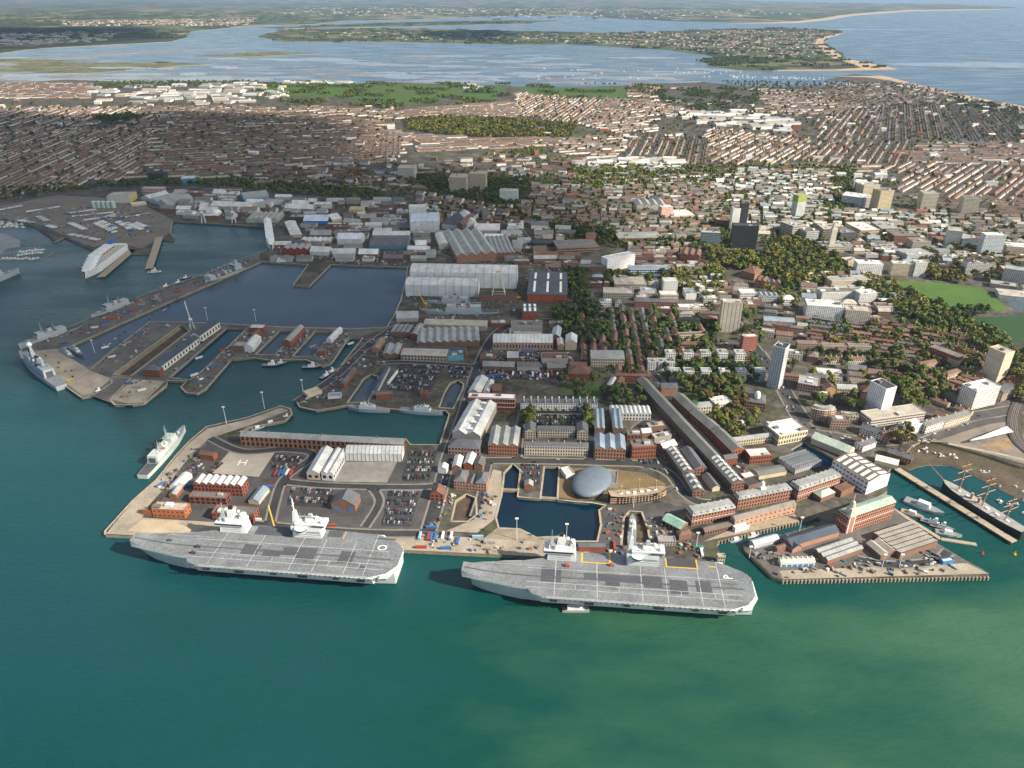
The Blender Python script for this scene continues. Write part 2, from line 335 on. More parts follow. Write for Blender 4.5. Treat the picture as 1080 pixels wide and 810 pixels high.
for a, b in (((529.5, 515.5), (547.5, 516.5)), ((569.5, 524), (588.5, 525.5)), ((464, 430), (478, 431)), ((367, 425), (388, 424))):
    A = P(*a); B_ = P(*b); d = (B_ - A).normalized(); n_ = Vector((-d.y, d.x, 0)) * 2.2; m = MB(); m.hexa([(*(A - n_).xy, -2), (*(B_ - n_).xy, -2), (*(B_ + n_).xy, -2), (*(A + n_).xy, -2)], [(*(A - n_).xy, LZ - .3), (*(B_ - n_).xy, LZ - .3), (*(B_ + n_).xy, LZ - .3), (*(A + n_).xy, LZ - .3)]); m.build('dock_caisson', M_STONE, kind='structure')
# ================================================================== far shores, mud, clouds, air
def field_mat(name, cols, scale, warp=.0):
    m = bpy.data.materials.new(name); m.use_nodes = True; nt = m.node_tree; n = nt.nodes; l = nt.links; b = n['Principled BSDF']
    b.inputs['Roughness'].default_value = .9; b.inputs['Specular IOR Level'].default_value = .15
    geo = n.new('ShaderNodeNewGeometry'); mp = n.new('ShaderNodeMapping'); mp.inputs['Scale'].default_value = (1, .6, 0); mp.inputs['Rotation'].default_value = (0, 0, .3)
    l.new(geo.outputs['Position'], mp.inputs[0])
    nw = n.new('ShaderNodeTexNoise'); nw.inputs['Scale'].default_value = scale * 2; l.new(mp.outputs[0], nw.inputs['Vector'])
    vs = n.new('ShaderNodeVectorMath'); vs.operation = 'SCALE'; vs.inputs['Scale'].default_value = .6 / scale; l.new(nw.outputs['Color'], vs.inputs[0])
    va = n.new('ShaderNodeVectorMath'); va.operation = 'ADD'; l.new(mp.outputs[0], va.inputs[0]); l.new(vs.outputs[0], va.inputs[1])
    vo = n.new('ShaderNodeTexVoronoi'); vo.inputs['Scale'].default_value = scale; vo.distance = 'MANHATTAN'; l.new(va.outputs[0], vo.inputs['Vector'])
    sp = n.new('ShaderNodeSeparateColor'); l.new(vo.outputs['Color'], sp.inputs[0])
    cr = n.new('ShaderNodeValToRGB'); cr.color_ramp.interpolation = 'CONSTANT'; e = cr.color_ramp.elements
    e[0].position = 0; e[0].color = (*cols[0], 1); e[1].position = 1 / len(cols); e[1].color = (*cols[1], 1)
    for i in range(2, len(cols)): k = e.new(i / len(cols)); k.color = (*cols[i], 1)
    l.new(sp.outputs[0], cr.inputs[0])
    n2 = n.new('ShaderNodeTexNoise'); n2.inputs['Scale'].default_value = scale * 7; n2.inputs['Detail'].default_value = 5; l.new(geo.outputs['Position'], n2.inputs['Vector'])
    mr = n.new('ShaderNodeMapRange'); mr.inputs[1].default_value = .35; mr.inputs[2].default_value = .65; mr.inputs[3].default_value = .55; mr.inputs[4].default_value = 1.35; l.new(n2.outputs[0], mr.inputs[0])
    vm = n.new('ShaderNodeVectorMath'); vm.operation = 'SCALE'; l.new(cr.outputs[0], vm.inputs[0]); l.new(mr.outputs[0], vm.inputs['Scale']); l.new(vm.outputs[0], b.inputs['Base Color'])
    return m
WOOD = (.035, .05, .025)
M_FIELD = field_mat('farmland', [WOOD, (.07, .095, .035), (.17, .14, .075), WOOD, (.06, .08, .03), (.10, .12, .05), (.05, .06, .03), (.21, .17, .10), (.06, .085, .035)], .0022)
M_FIELD2 = field_mat('low_coastal_fields', [(.06, .085, .03), WOOD, (.12, .125, .05), (.07, .09, .035), (.15, .12, .07), WOOD, (.05, .06, .03)], .005)
M_MARSH = mat('marsh_grass', (.115, .118, .058), var=.6, scale=.006, fine=.03)
M_SAND = mat('beach_shingle', (.42, .32, .20), var=.2, scale=.01, fine=.1)
M_MUD = mat('tidal_mud', (.155, .145, .13), rough=.35, var=.4, scale=.006, fine=.04, spec=.5)
M_WETMUD = mat('wet_mud_flat', (.19, .22, .25), rough=.25, var=.35, scale=.004, fine=.02, spec=.6)
FZ = 2.0
def farland(name, pts, m, z=FZ, amp=.1, seed=1, depth=2, kind='structure'):
    w = fractal([P(a, b, z) for a, b in pts], depth, amp, seed=seed)
    return slab(name, w, z=z, mats=[m, M_SAND], kind=kind)
farland('mainland', [(-420, 68), (0, 56), (50, 50.5), (110, 47.5), (180, 44), (198, 39), (202, 33), (270, 27), (330, 25.5), (360, 22), (430, 20.5), (520, 17.5), (600, 16), (640, 18.5), (720, 22.5), (800, 24), (840, 23.4), (872, 20), (900, 15.5), (960, 11.2), (1030, 10), (1072, 9),
                     (1072, 7.6), (1000, 4), (930, 3.5), (860, 2.5), (780, .5), (700, -3), (600, -6.5), (-900, -7)], M_FIELD, amp=.05)
farland('peninsula', [(276, 29), (330, 27.2), (400, 24), (470, 22.4), (540, 21.5), (600, 22), (560, 25), (480, 26.6), (380, 28.6), (300, 30)], M_FIELD2, seed=3)
hay = [(272, 39), (300, 44), (400, 44), (470, 45), (540, 47), (600, 47), (640, 48.5), (700, 52), (742, 57), (757, 62), (745, 69), (780, 74), (830, 74.5), (900, 74), (946, 72.4), (920, 67), (890, 61), (880, 53), (868, 46), (872, 39.5), (890, 35), (884, 31.5), (820, 29.5), (760, 30.5), (700, 33.5), (640, 34.5), (600, 33.5), (540, 32.5), (480, 31), (400, 30), (340, 30.2), (300, 31.5), (282, 35)]
farland('low_island', hay, M_FIELD2, seed=5, amp=.05)
bw = [(820, 74.6), (860, 74.3), (900, 74.2), (946, 72.6), (920, 67.2), (890, 61.2), (880, 53.2), (868, 46.2), (872, 39.7), (888, 35.2)]
bi = [(878, 36), (864, 40), (858, 46), (868, 53.5), (878, 61), (900, 67.5), (908, 71.5), (880, 73.2), (820, 73.6)]
farland('beach', bw + bi, M_SAND, z=FZ + .15, depth=1, amp=.02)
farland('beach', [(880, 80.5), (930, 79.7), (975, 91.2), (1030, 103), (1080, 112), (1200, 139), (1200, 144), (1080, 116.5), (1030, 107), (975, 95), (940, 85), (915, 81.5)], M_SAND, z=LZ + .2, depth=1, amp=.02)
farland('beach', [(770, 24.8), (840, 24.2), (874, 20.8), (902, 16.2), (960, 11.8), (1030, 10.5), (1070, 9.2), (1030, 9.6), (960, 10.4), (900, 14.4), (866, 19.4), (835, 22.8)], M_SAND, z=FZ + .3, depth=1, amp=.01)
farland('salt_marsh', [(-200, 77), (0, 75.5), (60, 77), (112, 76.2), (150, 72.5), (190, 69.5), (226, 67), (190, 66), (150, 66.4), (100, 64.5), (40, 62.5), (0, 62), (-200, 64)], M_MARSH, z=1.2, seed=8)
farland('mudflat', [(0, 62), (60, 60.5), (95, 57.5), (150, 54), (200, 52), (255, 50.6), (210, 53.4), (150, 56), (110, 59), (60, 62.6)], M_MUD, z=.5, seed=9)
farland('mudflat', [(203, 59), (240, 57), (262, 55), (300, 54.6), (342, 55.6), (300, 58), (250, 60)], M_MARSH, z=1.0, seed=10)
r_ = random.Random(21)
for i in range(16):
    cx = r_.uniform(-40, 200); cy = 70 - (cx - 80) * .01 + r_.uniform(-5, 5); w = r_.uniform(12, 45); h = r_.uniform(.3, .9)
    farland('marsh_channel', [(cx + w * math.cos(2 * math.pi * j / 8) * r_.uniform(.5, 1), cy + h * math.sin(2 * math.pi * j / 8)) for j in range(8)], (M_MUD, M_WETMUD, M_FIELD2)[i % 3], z=1.25 + .02 * i, amp=.25, seed=i + 400)
for i in range(130):
    cx = r_.uniform(-20, 760); cy = r_.uniform(57, 88) if i > 9 else r_.uniform(76, 86)
    if 30 < cx < 230 and 60 < cy < 78: cy = r_.uniform(78, 85)
    if cx > 700 and cy < 66: continue
    w = r_.uniform(14, 62); h = r_.uniform(.35, 1.3) * (1 + (cy - 55) / 28); k = 8
    pts = [(cx + w * math.cos(2 * math.pi * j / k) * r_.uniform(.6, 1), cy + h * math.sin(2 * math.pi * j / k) * r_.uniform(.4, 1)) for j in range(k)]
    farland('mudflat', pts, M_WETMUD if i % 4 else M_MUD, z=.06 + .005 * i, amp=.25, seed=i + 40)
farland('sandbank', [(930, 67), (980, 66), (1040, 65), (1120, 66), (1120, 71), (1060, 71.5), (1000, 70.5), (950, 69)], M_WETMUD, z=.1, amp=.2, seed=77)
farland('sandbank', [(830, 30.6), (900, 30.6), (1010, 31.4), (900, 31.7), (830, 31.5)], M_WETMUD, z=.1, amp=.05, seed=78)
# inner creek of the far shore (yacht basin)
farland('harbour_water', [(800, 79.5), (850, 83), (900, 87.5), (896, 90), (850, 92.5), (780, 91), (740, 86), (770, 83)], M_SEA, z=LZ + .06, seed=12, amp=.06)
# mud in the inlet by the promenade
farland('tidal_mud', [(962, 470), (978, 462), (994, 467), (1040, 480), (1076, 492), (1140, 505), (1140, 556), (1085, 533), (1050, 514), (1022, 499), (1000, 491), (976, 491), (958, 496), (948, 492)], mat('weedy_mud', (.085, .07, .042), var=.5, scale=.03, fine=.3, rough=.5), z=.35, seed=13, amp=.08)
farland('tidal_mud', [(-60, 240), (0, 246), (18, 252), (22, 260), (8, 262), (0, 272), (-60, 280)], M_MUD, z=.25, seed=14, amp=.1)
# ------------------------------------------------------------------ clouds: lumpy flat-based banks above and beside the view; their shade falls on town and harbour
m = bpy.data.materials.new('cloud_vapour'); m.use_nodes = True; nt = m.node_tree; n = nt.nodes; l = nt.links
for x in list(n):
    if x.type == 'BSDF_PRINCIPLED': n.remove(x)
out = [x for x in n if x.type == 'OUTPUT_MATERIAL'][0]
df = n.new('ShaderNodeBsdfDiffuse'); df.inputs[0].default_value = (.9, .9, .9, 1); tl = n.new('ShaderNodeBsdfTranslucent'); tl.inputs[0].default_value = (.9, .9, .9, 1)
mx = n.new('ShaderNodeMixShader'); l.new(df.outputs[0], mx.inputs[1]); l.new(tl.outputs[0], mx.inputs[2])
tr = n.new('ShaderNodeBsdfTransparent'); at = n.new('ShaderNodeAttribute'); at.attribute_name = 'Col'
mx2 = n.new('ShaderNodeMixShader'); l.new(at.outputs['Fac'], mx2.inputs[0]); l.new(tr.outputs[0], mx2.inputs[1]); l.new(mx.outputs[0], mx2.inputs[2]); l.new(mx2.outputs[0], out.inputs['Surface'])
M_CLOUD = m
from mathutils import noise as mnoise
def cloud(shade_px, alt, label, cell=70, dens=.7, soft=240, seed=0):
    k = alt / math.tan(SUN_EL); off = Vector((math.cos(SUN_AZ), math.sin(SUN_AZ), 0)) * k
    poly = [P(a, b, LZ) + off for a, b in shade_px]
    xs = [p.x for p in poly]; ys = [p.y for p in poly]
    x0, x1, y0, y1 = min(xs) - 200, max(xs) + 200, min(ys) - 200, max(ys) + 200
    nx = int((x1 - x0) / cell) + 1; ny = int((y1 - y0) / cell) + 1
    gx, gy = np.meshgrid(x0 + np.arange(nx) * cell, y0 + np.arange(ny) * cell, indexing='ij')
    Q = np.array([(p.x, p.y) for p in poly]); D = np.full(gx.shape, 1e9); ins = np.zeros(gx.shape, bool); j = len(Q) - 1
    for i in range(len(Q)):
        a = Q[j]; b = Q[i]; d = b - a; t = np.clip(((gx - a[0]) * d[0] + (gy - a[1]) * d[1]) / (d @ d), 0, 1)
        D = np.minimum(D, np.hypot(gx - a[0] - t * d[0], gy - a[1] - t * d[1]))
        cr = ((b[1] > gy) != (a[1] > gy)) & (gx < (a[0] - b[0]) * (gy - b[1]) / (a[1] - b[1] + 1e-9) + b[0]); ins ^= cr; j = i
    D = np.where(ins, D, -D)
    nz = np.array([[mnoise.fractal(Vector((x / 900 + seed, y / 900, 3.1)), 1.0, 2.0, 4) for y in gy[0]] for x in gx[:, 0]])
    T = np.clip((D + nz * soft * .9) / soft, 0, 1); T = T * T * (3 - 2 * T)
    V = []; F = []; C = []; idx = {}
    for sgn in (0, 1):
        base = len(V)
        for i in range(nx):
            for jj in range(ny):
                t = T[i, jj]; z = alt + (-10 * t if sgn == 0 else 10 + 260 * t * (.75 + .5 * nz[i, jj]))
                V.append((gx[i, jj], gy[i, jj], z))
        for i in range(nx - 1):
            for jj in range(ny - 1):
                t = (T[i, jj] + T[i + 1, jj] + T[i, jj + 1] + T[i + 1, jj + 1]) / 4
                if t > .02:
                    a = base + i * ny + jj; q = (a, a + ny, a + ny + 1, a + 1); F.append(q if sgn else q[::-1]); C.append(t * dens)
    C = np.array(C)
    o = npmesh('cloud', V, F, np.stack([C, C, C], 1), M_CLOUD); tag(o, label, 'cloud', 'clouds over the harbour'); return o
if 1: cloud([(-500, 106), (0, 110), (260, 118), (400, 128), (425, 150), (470, 172), (620, 182), (690, 205), (715, 262), (735, 330), (790, 372), (795, 425), (745, 480), (690, 508), (560, 540), (420, 552), (300, 552), (215, 520), (150, 460), (60, 430), (-100, 420), (-600, 400)], 1150, 'broad grey cloud bank that shades the docks and the terraces', seed=1)
if 1: cloud([(-200, 30), (0, 28.5), (110, 27.5), (170, 27), (196, 33), (190, 40), (110, 46), (40, 52), (-200, 60)], 1300, 'distant cloud shading the far left shore', cell=160, soft=400, dens=.93, seed=5)
if 1: cloud([(440, 37), (462, 32.5), (500, 31), (545, 31.5), (560, 37), (520, 43.5), (470, 43)], 1300, 'small distant cloud shading the low island', cell=120, soft=300, dens=.95, seed=9)
# ------------------------------------------------------------------ air
mv = bpy.data.materials.new('hazy_air'); mv.use_nodes = True; nt = mv.node_tree; n = nt.nodes; l = nt.links
for x in list(n):
    if x.type == 'BSDF_PRINCIPLED': n.remove(x)
pv = n.new('ShaderNodeVolumePrincipled'); pv.inputs['Color'].default_value = (.48, .70, 1, 1); pv.inputs['Density'].default_value = 1.8e-5; pv.inputs['Anisotropy'].default_value = 0.1
l.new(pv.outputs[0], [x for x in n if x.type == 'OUTPUT_MATERIAL'][0].inputs['Volume'])
mb = MB(); mb.box(-95000, 95000, -7000, 135000, -4, 536, bottom=True); mb.build('haze', mv, kind='stuff')
# ================================================================== ships
M_GREY = mat('warship_grey', (.34, .385, .40), rough=.6, var=.1, scale=.08, fine=.5)
M_PALE = mat('pale_ship_paint', (.58, .61, .60), rough=.6, var=.12, scale=.06, fine=.4)
M_HULLC = mat('carrier_hull_paint', (.46, .52, .49), rough=.6, var=.1, scale=.05, fine=.3)
M_DECK = mat('flight_deck_coating', (.165, .18, .195), rough=.85, var=.3, scale=.05, fine=.4)
M_DECKD = mat('dark_deck_coating', (.075, .082, .095), rough=.85, var=.2, scale=.06, fine=.4)
M_DECKG = mat('warship_deck', (.20, .23, .24), rough=.8, var=.15)
M_SHIPW = mat('white_ship_paint', (.70, .715, .71), rough=.5, var=.07)
M_BOOT = mat('boot_topping', (.02, .022, .025), rough=.7)
def ship_axis(bow, stern, z=0, shift=0):
    a = P(*bow, z); b = P(*stern, z); c = (a + b) / 2; d = a - b; L = math.hypot(d.x, d.y); rz = math.atan2(d.y, d.x)
    c += Vector((-math.sin(rz), math.cos(rz), 0)) * shift; c.z = 0
    return c, rz, L
def loft(mb, st, mi=0, top=1, mirror=True):
    """hull from stations (x, [(half-beam, z), ...] from keel to deck edge); deck closed with material `top`"""
    for (x0, r0), (x1, r1) in zip(st, st[1:]):
        for k in range(len(r0) - 1):
            for s in (1, -1):
                q = [(x0, s * r0[k][0], r0[k][1]), (x1, s * r1[k][0], r1[k][1]), (x1, s * r1[k + 1][0], r1[k + 1][1]), (x0, s * r0[k + 1][0], r0[k + 1][1])]
                if s < 0: q.reverse()
                # stations run from bow to stern
                mb.face(q[::-1] if False else q, mi)
        a = r0[-1]; b = r1[-1]
        mb.face([(x0, a[0], a[1]), (x1, b[0], b[1]), (x1, -b[0], b[1]), (x0, -a[0], a[1])], top)
    x, r = st[-1]
    mb.face([(x, h, z) for h, z in r] + [(x, -h, z) for h, z in reversed(r)], mi)
def carrier(label, bow, stern, shift, letter, extras):
    c, rz, L = ship_axis(bow, stern, 20, shift); h = 142
    R = empty('aircraft_carrier', c, rz); tag(R, label, 'aircraft carrier', 'aircraft carriers alongside the long jetty')
    X = lambda s: h - s
    m = MB()
    ws = [(9, .4, 8.5), (20, 6, 12), (40, 12, 16.5), (60, 16, 19), (85, 18.5, 20), (120, 19.5, 20), (220, 19.5, 20), (255, 18.5, 20), (276, 17, 19), (281, 16.5, 18.5)]
    loft(m, [(X(s), [(w * .8, -3), (w, 0), (w * .55 + u * .45, 7), (u, 15), (u, 19.2)]) for s, w, u in ws], 0, 0)
    hull = m.build('hull', [M_HULLC], R)
    m = MB(); loft(m, [(X(s) + .02, [(w * 1.0 + .1, -.5), (w * 1.0 + .12, 1.2)]) for s, w, u in ws], 0, 0); m.build('waterline_band', M_BOOT, hull)
    # deck plate
    port = [(0, 4), (.5, 10), (12, 12.5), (30, 16), (51, 20), (66, 21.5), (71, 28), (84, 31.8), (258, 31.5), (274, 24.5), (283, 12)]
    stb = [(283.5, -13), (276.5, -21), (262, -29), (252, -33), (200, -35), (84, -35), (78, -23), (57, -17), (20, -12), (2, -8)]
    out = [(X(s), t) for s, t in port + stb][::-1]
    m = MB(); m.hexa([(x, y, 19.0) for x, y in out], [(x, y, 20.3) for x, y in out], 1, top=0, bottom=True)
    deck = m.build('flight_deck', [M_DECK, M_PALE], R)
    # ski jump
    m = MB(); N = 10; pr = []
    for i in range(N + 1):
        s = 58 * i / N; z = 20.32 + 6.2 * (1 - s / 58) ** 1.7; tp = np.interp(s, [0, .5, 12, 40, 66], [9.5, 10, 12.5, 17, 20.5]) - .3
        pr.append((X(s), -3.5 - s * .06, tp, z))
    for a, b in zip(pr, pr[1:]):
        m.face([(a[0], a[1], a[3]), (b[0], b[1], b[3]), (b[0], b[2], b[3]), (a[0], a[2], a[3])][::-1], 0)
        m.face([(a[0], a[2], 20.3), (b[0], b[2], 20.3), (b[0], b[2], b[3]), (a[0], a[2], a[3])], 1)
        m.face([(a[0], a[1], 20.3), (b[0], b[1], 20.3), (b[0], b[1], b[3]), (a[0], a[1], a[3])][::-1], 1)
    a = pr[0]; m.face([(a[0], a[1], 20.3), (a[0], a[2], 20.3), (a[0], a[2], a[3]), (a[0], a[1], a[3])], 1)
    m.build('ski_jump', [M_DECK, M_PALE], deck)
    m = MB()   # runway line climbs the ramp
    pts = [(X(s), 4.0, 20.36 + (6.2 * (1 - s / 58) ** 1.7 if s < 58 else 0) + .12) for s in [2, 6, 12, 18, 24, 30, 36, 42, 48, 54, 60, 274]]
    for p, q in zip(pts, pts[1:]): m.face([(p[0], p[1] - .75, p[2]), (q[0], q[1] - .75, q[2]), (q[0], q[1] + .75, q[2]), (p[0], p[1] + .75, p[2])][::-1])
    m.build('runway_line', M_DECKD, deck)
    m = MB()
    def patch(s0, s1, t0, t1, z=20.34, mi=0): m.face([(X(s1), t0, z), (X(s0), t0, z), (X(s0), t1, z), (X(s1), t1, z)], mi)
    for s in (92, 133, 176, 200, 232, 252): patch(s - .35, s + .35, -20 if s < 240 else -33, 29)
    for t in (-7.5, 12, 19.5): patch(64, 270, t - .28, t + .28, 20.36)
    patch(84, 268, 30.6, 31.1, 20.36); patch(20, 80, -11.2, -10.8, 20.36)
    for s in (112, 154, 213, 245): patch(s - .25, s + .25, 12, 19.5, 20.37)
    m.build('deck_line', mat('worn_deck_white', (.40, .41, .42), var=.3, scale=.1), deck, kind='stuff')
    m = MB(); q_ = random.Random(len(label))
    for i in range(60):
        s = q_.uniform(70, 262); t = q_.choice((3.2, 4.8, 10, 15, -3)) + q_.uniform(-1.5, 1.5); l_ = q_.uniform(5, 26); patch(s, s + l_, t - .22, t + .22, 20.335 + .0003 * i)
    m.build('tyre_mark', M_DECKD, deck, kind='stuff')
    for q in extras['dark']:
        m = MB(); patch(*q, z=20.33); m.build('coated_patch', M_DECKD, deck)
    for q in extras['yellow']:
        m = MB(); patch(*q, z=20.40); m.build('lift_marking', M_YELLOW, deck)
    for q in extras.get('pits', []):
        m = MB(); s0, s1, t0, t1 = q
        patch(s0, s1, t0, t1, 20.345); m.build('lowered_lift', mat('lift_well_shade', (.06, .06, .062)), deck)  # flat dark patch on the deck; the well's shade is in its colour
    # deck letter
    m = MB(); cx, cy = X(261), -13.0; rr = 4.2
    if letter == 'Q':
        for i in range(20):
            a0 = 2 * math.pi * i / 20; a1 = 2 * math.pi * (i + 1) / 20
            m.face([(cx + r_ * 1.15 * math.cos(a), cy + r_ * .95 * math.sin(a), 20.42) for r_, a in ((rr - 1.1, a0), (rr, a0), (rr, a1), (rr - 1.1, a1))])
        m.face([(cx - 2.2, cy - 1.6, 20.425), (cx - 1.4, cy - 1.0, 20.425), (cx - 4.4, cy - 4.4, 20.425), (cx - 5.2, cy - 4.4, 20.425)][::-1])
    else:
        m.face([(cx - 4.6, cy + 2.2, 20.42), (cx + 4.6, cy + 2.2, 20.42), (cx + 4.6, cy + 3.3, 20.42), (cx - 4.6, cy + 3.3, 20.42)])
        for i in range(12):
            a0 = -math.pi / 2 + math.pi * i / 12; a1 = -math.pi / 2 + math.pi * (i + 1) / 12
            f = lambda r_, a: (cx + 2.0 + r_ * .95 * math.sin(a), cy + 2.2 - r_ * 1.5 * math.cos(a), 20.42)
            m.face([f(1.6, a0), f(2.7, a0), f(2.7, a1), f(1.6, a1)])
    m.build('deck_letter', M_WHITE, deck)
    # galleries under the deck edge
    m = MB()
    lo = [(X(266), 19), (X(72), 19), (X(70), 20), (X(80), 27.5), (X(262), 28.5)][::-1]
    hi = [(X(276), 19.5), (X(66), 19.5), (X(68.5), 26.5), (X(82), 31.6), (X(262), 32.2)][::-1]
    m.hexa([(x, y, 9.5) for x, y in lo], [(x, y, 18.95) for x, y in hi], 0, bottom=True)
    lo = [(X(262), -19), (X(88), -19), (X(92), -27), (X(256), -27)]; hi = [(X(270), -19.5), (X(80), -19.5), (X(85), -34.5), (X(258), -34.5)]
    m.hexa([(x, y, 10) for x, y in lo], [(x, y, 18.95) for x, y in hi], 0, bottom=True)
    gal = m.build('deck_edge_gallery', M_PALE, R)
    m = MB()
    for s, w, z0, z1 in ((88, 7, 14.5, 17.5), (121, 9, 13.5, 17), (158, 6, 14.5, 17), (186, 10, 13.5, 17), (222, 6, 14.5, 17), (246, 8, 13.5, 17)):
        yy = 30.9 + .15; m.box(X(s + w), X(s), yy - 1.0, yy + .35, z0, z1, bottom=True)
    m.build('boat_bay', mat('shadowed_steel', (.05, .055, .06)), gal, kind='stuff')  # dark boxes on the gallery side, coloured as the shade inside openings
    m = MB()
    for k in range(40):
        s = 72 + k * 4.9; m.box(X(s + random.uniform(1.2, 3)), X(s), 32.3, 33.6, 18.6 + random.uniform(-.5, .3), 19.6, 0, bottom=True)
    for k in range(22):
        s = 86 + k * 7.7; m.box(X(s + 3), X(s), -36.2, -34.8, 18.8, 19.8, 0, bottom=True)
    m.build('walkway', M_DECKD, gal, kind='stuff')
    m = MB()
    m.hexa([(X(282), -9, 12), (X(276), -9, 12), (X(266), 27, 12), (X(274), 25, 12), (X(281), 12, 12)][::-1], [(X(284.5), -10, 18.9), (X(276), -10, 18.9), (X(268), 31, 18.9), (X(276), 29.5, 18.9), (X(285), 14, 18.9)][::-1], 0, bottom=True)
    m.build('stern_gallery', M_PALE, R)
    # islands
    def island(s0, s1, aft):
        lw = [(X(s1), -33.5), (X(s1), -20.5), (X(s0), -20.5), (X(s0), -33.5)][::-1]
        m = MB()
        def lay(a0, a1, b0, b1, z0, z1, inset=.8, mi=0):
            lo = [(X(a1), b0, z0), (X(a0), b0, z0), (X(a0), b1, z0), (X(a1), b1, z0)]
            hi = [(X(a1) + inset, b0 + inset, z1), (X(a0) - inset, b0 + inset, z1), (X(a0) - inset, b1 - inset, z1), (X(a1) + inset, b1 - inset, z1)]
            m.hexa(lo, hi, mi, bottom=True)
        lay(s0, s1, -33.5, -20.5, 20.3, 29, .7)
        if not aft:
            lay(s0 - 3, s1 - 2, -33.8, -19.6, 29, 33.2, -.5); lay(s0 + 1, s1 - 6, -32, -21.4, 33.2, 37, .6)
            lay(s0 + 9, s0 + 18, -30, -23.5, 37, 47, 1.3); lay(s0 + 22, s1 - 1, -31.5, -22, 33.2, 41, .9)
            body = m.build('island', M_SHIPW if extras.get('white') else M_PALE, R)
            m2 = MB(); m2.box(X(s0 + 15.5), X(s0 + 11.5), -28.4, -25.2, 47, 50.5, 0); m2.build('funnel_top', M_BOOT, body)
            m2 = MB(); m2.box(X(s0 + 7), X(s0 + 1.5), -29, -24, 37, 43.5, 0, tx=1.7, ty=1.4); m2.bar((X(s0 + 4), -26.5, 43), (X(s0 + 4), -26.5, 54), .35); m2.build('radar_mast', M_GREY, body)
            m2 = MB(); m2.box(X(s1 - 3), X(s0 - 4.1), -19.2, -19.0, 30.6, 32.2, 0); m2.box(X(s0 - 4) + .0, X(s0 - 4) + .25, -33, -20, 30.6, 32.2, 0); m2.build('bridge_window', M_GLASS, body)
            
            for q in ((s1 - 4, -24, 2.0), (s1 - 9, -29, 1.7)): m2 = MB(); m2.ball(X(q[0]), q[1], 42.5, q[2], 0); m2.build('satellite_dome', M_SHIPW, body)
        else:
            lay(s0 - 1, s1, -33.8, -20, 29, 34, .2); lay(s0 + 4, s1 + 5, -33.0, -20.4, 34, 38.2, -.4); lay(s0 + 14, s1 - 3, -31, -23, 38.2, 42, .8)
            lay(s0, s0 + 6, -30, -24, 34, 50, 1.4)
            body = m.build('island', M_SHIPW if extras.get('white') else M_PALE, R)
            m2 = MB(); m2.cyl(X(s0 + 10), -20.8, 29.5, 33.5, 6.2, 6.8, 14); m2.build('flying_control', M_PALE, body)
            m2 = MB(); m2.cyl(X(s0 + 10), -20.8, 31.0, 32.6, 6.75, 6.85, 14); m2.box(X(s1 + 4), X(s0 + 22), -19.75, -19.5, 35.6, 37, 0); m2.build('bridge_window', M_GLASS, body)
            m2 = MB(); m2.bar((X(s0 + 2.5), -27, 49), (X(s0 + 2.5), -27, 66), (.9, .35), k=6); m2.bar((X(s0 + 2.5), -30, 58), (X(s0 + 2.5), -24, 58), .3); m2.bar((X(s0 + 2.5), -29, 62), (X(s0 + 2.5), -25, 62), .25); m2.build('mast', M_SHIPW, body)
            m2 = MB(); m2.box(X(s0 + 22), X(s0 + 17), -29, -25, 42, 47, 0, tx=.7, ty=.7); m2.build('funnel', M_GREY, body)
            
            for q in ((s1 - 5, -26, 43.2, 2.1), (s1 + 1, -24, 39.5, 1.6)): m2 = MB(); m2.ball(X(q[0]), *q[1:], 0); m2.build('satellite_dome', M_SHIPW, body)
    island(83, 112, False); island(163, 194, True)
    isl = [o for o in R.children if o.name.startswith('island')]
    for io, (s0, s1, zt) in zip(isl, ((85, 108, 37), (167, 196, 38.2))):
        m = MB(); q_ = random.Random(s0)
        for i in range(34):
            s = q_.uniform(s0, s1); t = q_.uniform(-32.5, -21.5); w = q_.uniform(.3, 1.0); m.box(X(s) - w, X(s) + w, t - w * .8, t + w * .8, zt - 5, zt + q_.uniform(.4, 2.6))
        for i in range(12): s = q_.uniform(s0, s1); t = q_.uniform(-32, -22); m.bar((X(s), t, zt - 4), (X(s), t, zt + q_.uniform(3, 8)), .14)
        for k_ in range(3): m.box(X(s1 - 1), X(s0 + 1), -20.6 + .1, -20.35 + .1, 22 + 2.6 * k_, 22.5 + 2.6 * k_)
        m.build('island_fitting', M_GREY, io, kind='stuff')
    return R
carrier('grey aircraft carrier with round letter on its stern deck, berthed left of the other carrier', (141, 570), (424, 590), -2, 'Q',
        dict(white=True, dark=[(118, 136, -4, 11), (141, 160, 2, 13), (160, 176, -4, 8), (176, 196, -5, 13), (221, 236, -4, 14), (80, 120, -36 + 1.2, -33.2), (120, 160, -34.5, -20), (198, 214, -34.4, -24), (245, 252, 16, 21), (250, 272, -28, -25.5)], yellow=[(216, 217, -34, -22)]))
carrier('paler aircraft carrier with letter P on its stern deck, behind the dry docks', (489, 605), (795, 625), -7, 'P',
        dict(white=False, dark=[(78, 98, -9, 11), (120, 178, -5, 4), (141, 155, 5, 11), (178, 196, -6, 10), (203, 220, -3, 16), (228, 243, -4, 12)],
             yellow=[(117, 119, -34.5, -19.5), (145, 147, -34.5, -19.5), (119, 145, -21, -19.5), (201.5, 203, -34.5, -20.5), (232, 233.5, -34.5, -20.5), (203, 232, -22, -20.5), (244, 251, -26, -24.5)], pits=[(203, 232, -34.5, -22)]))
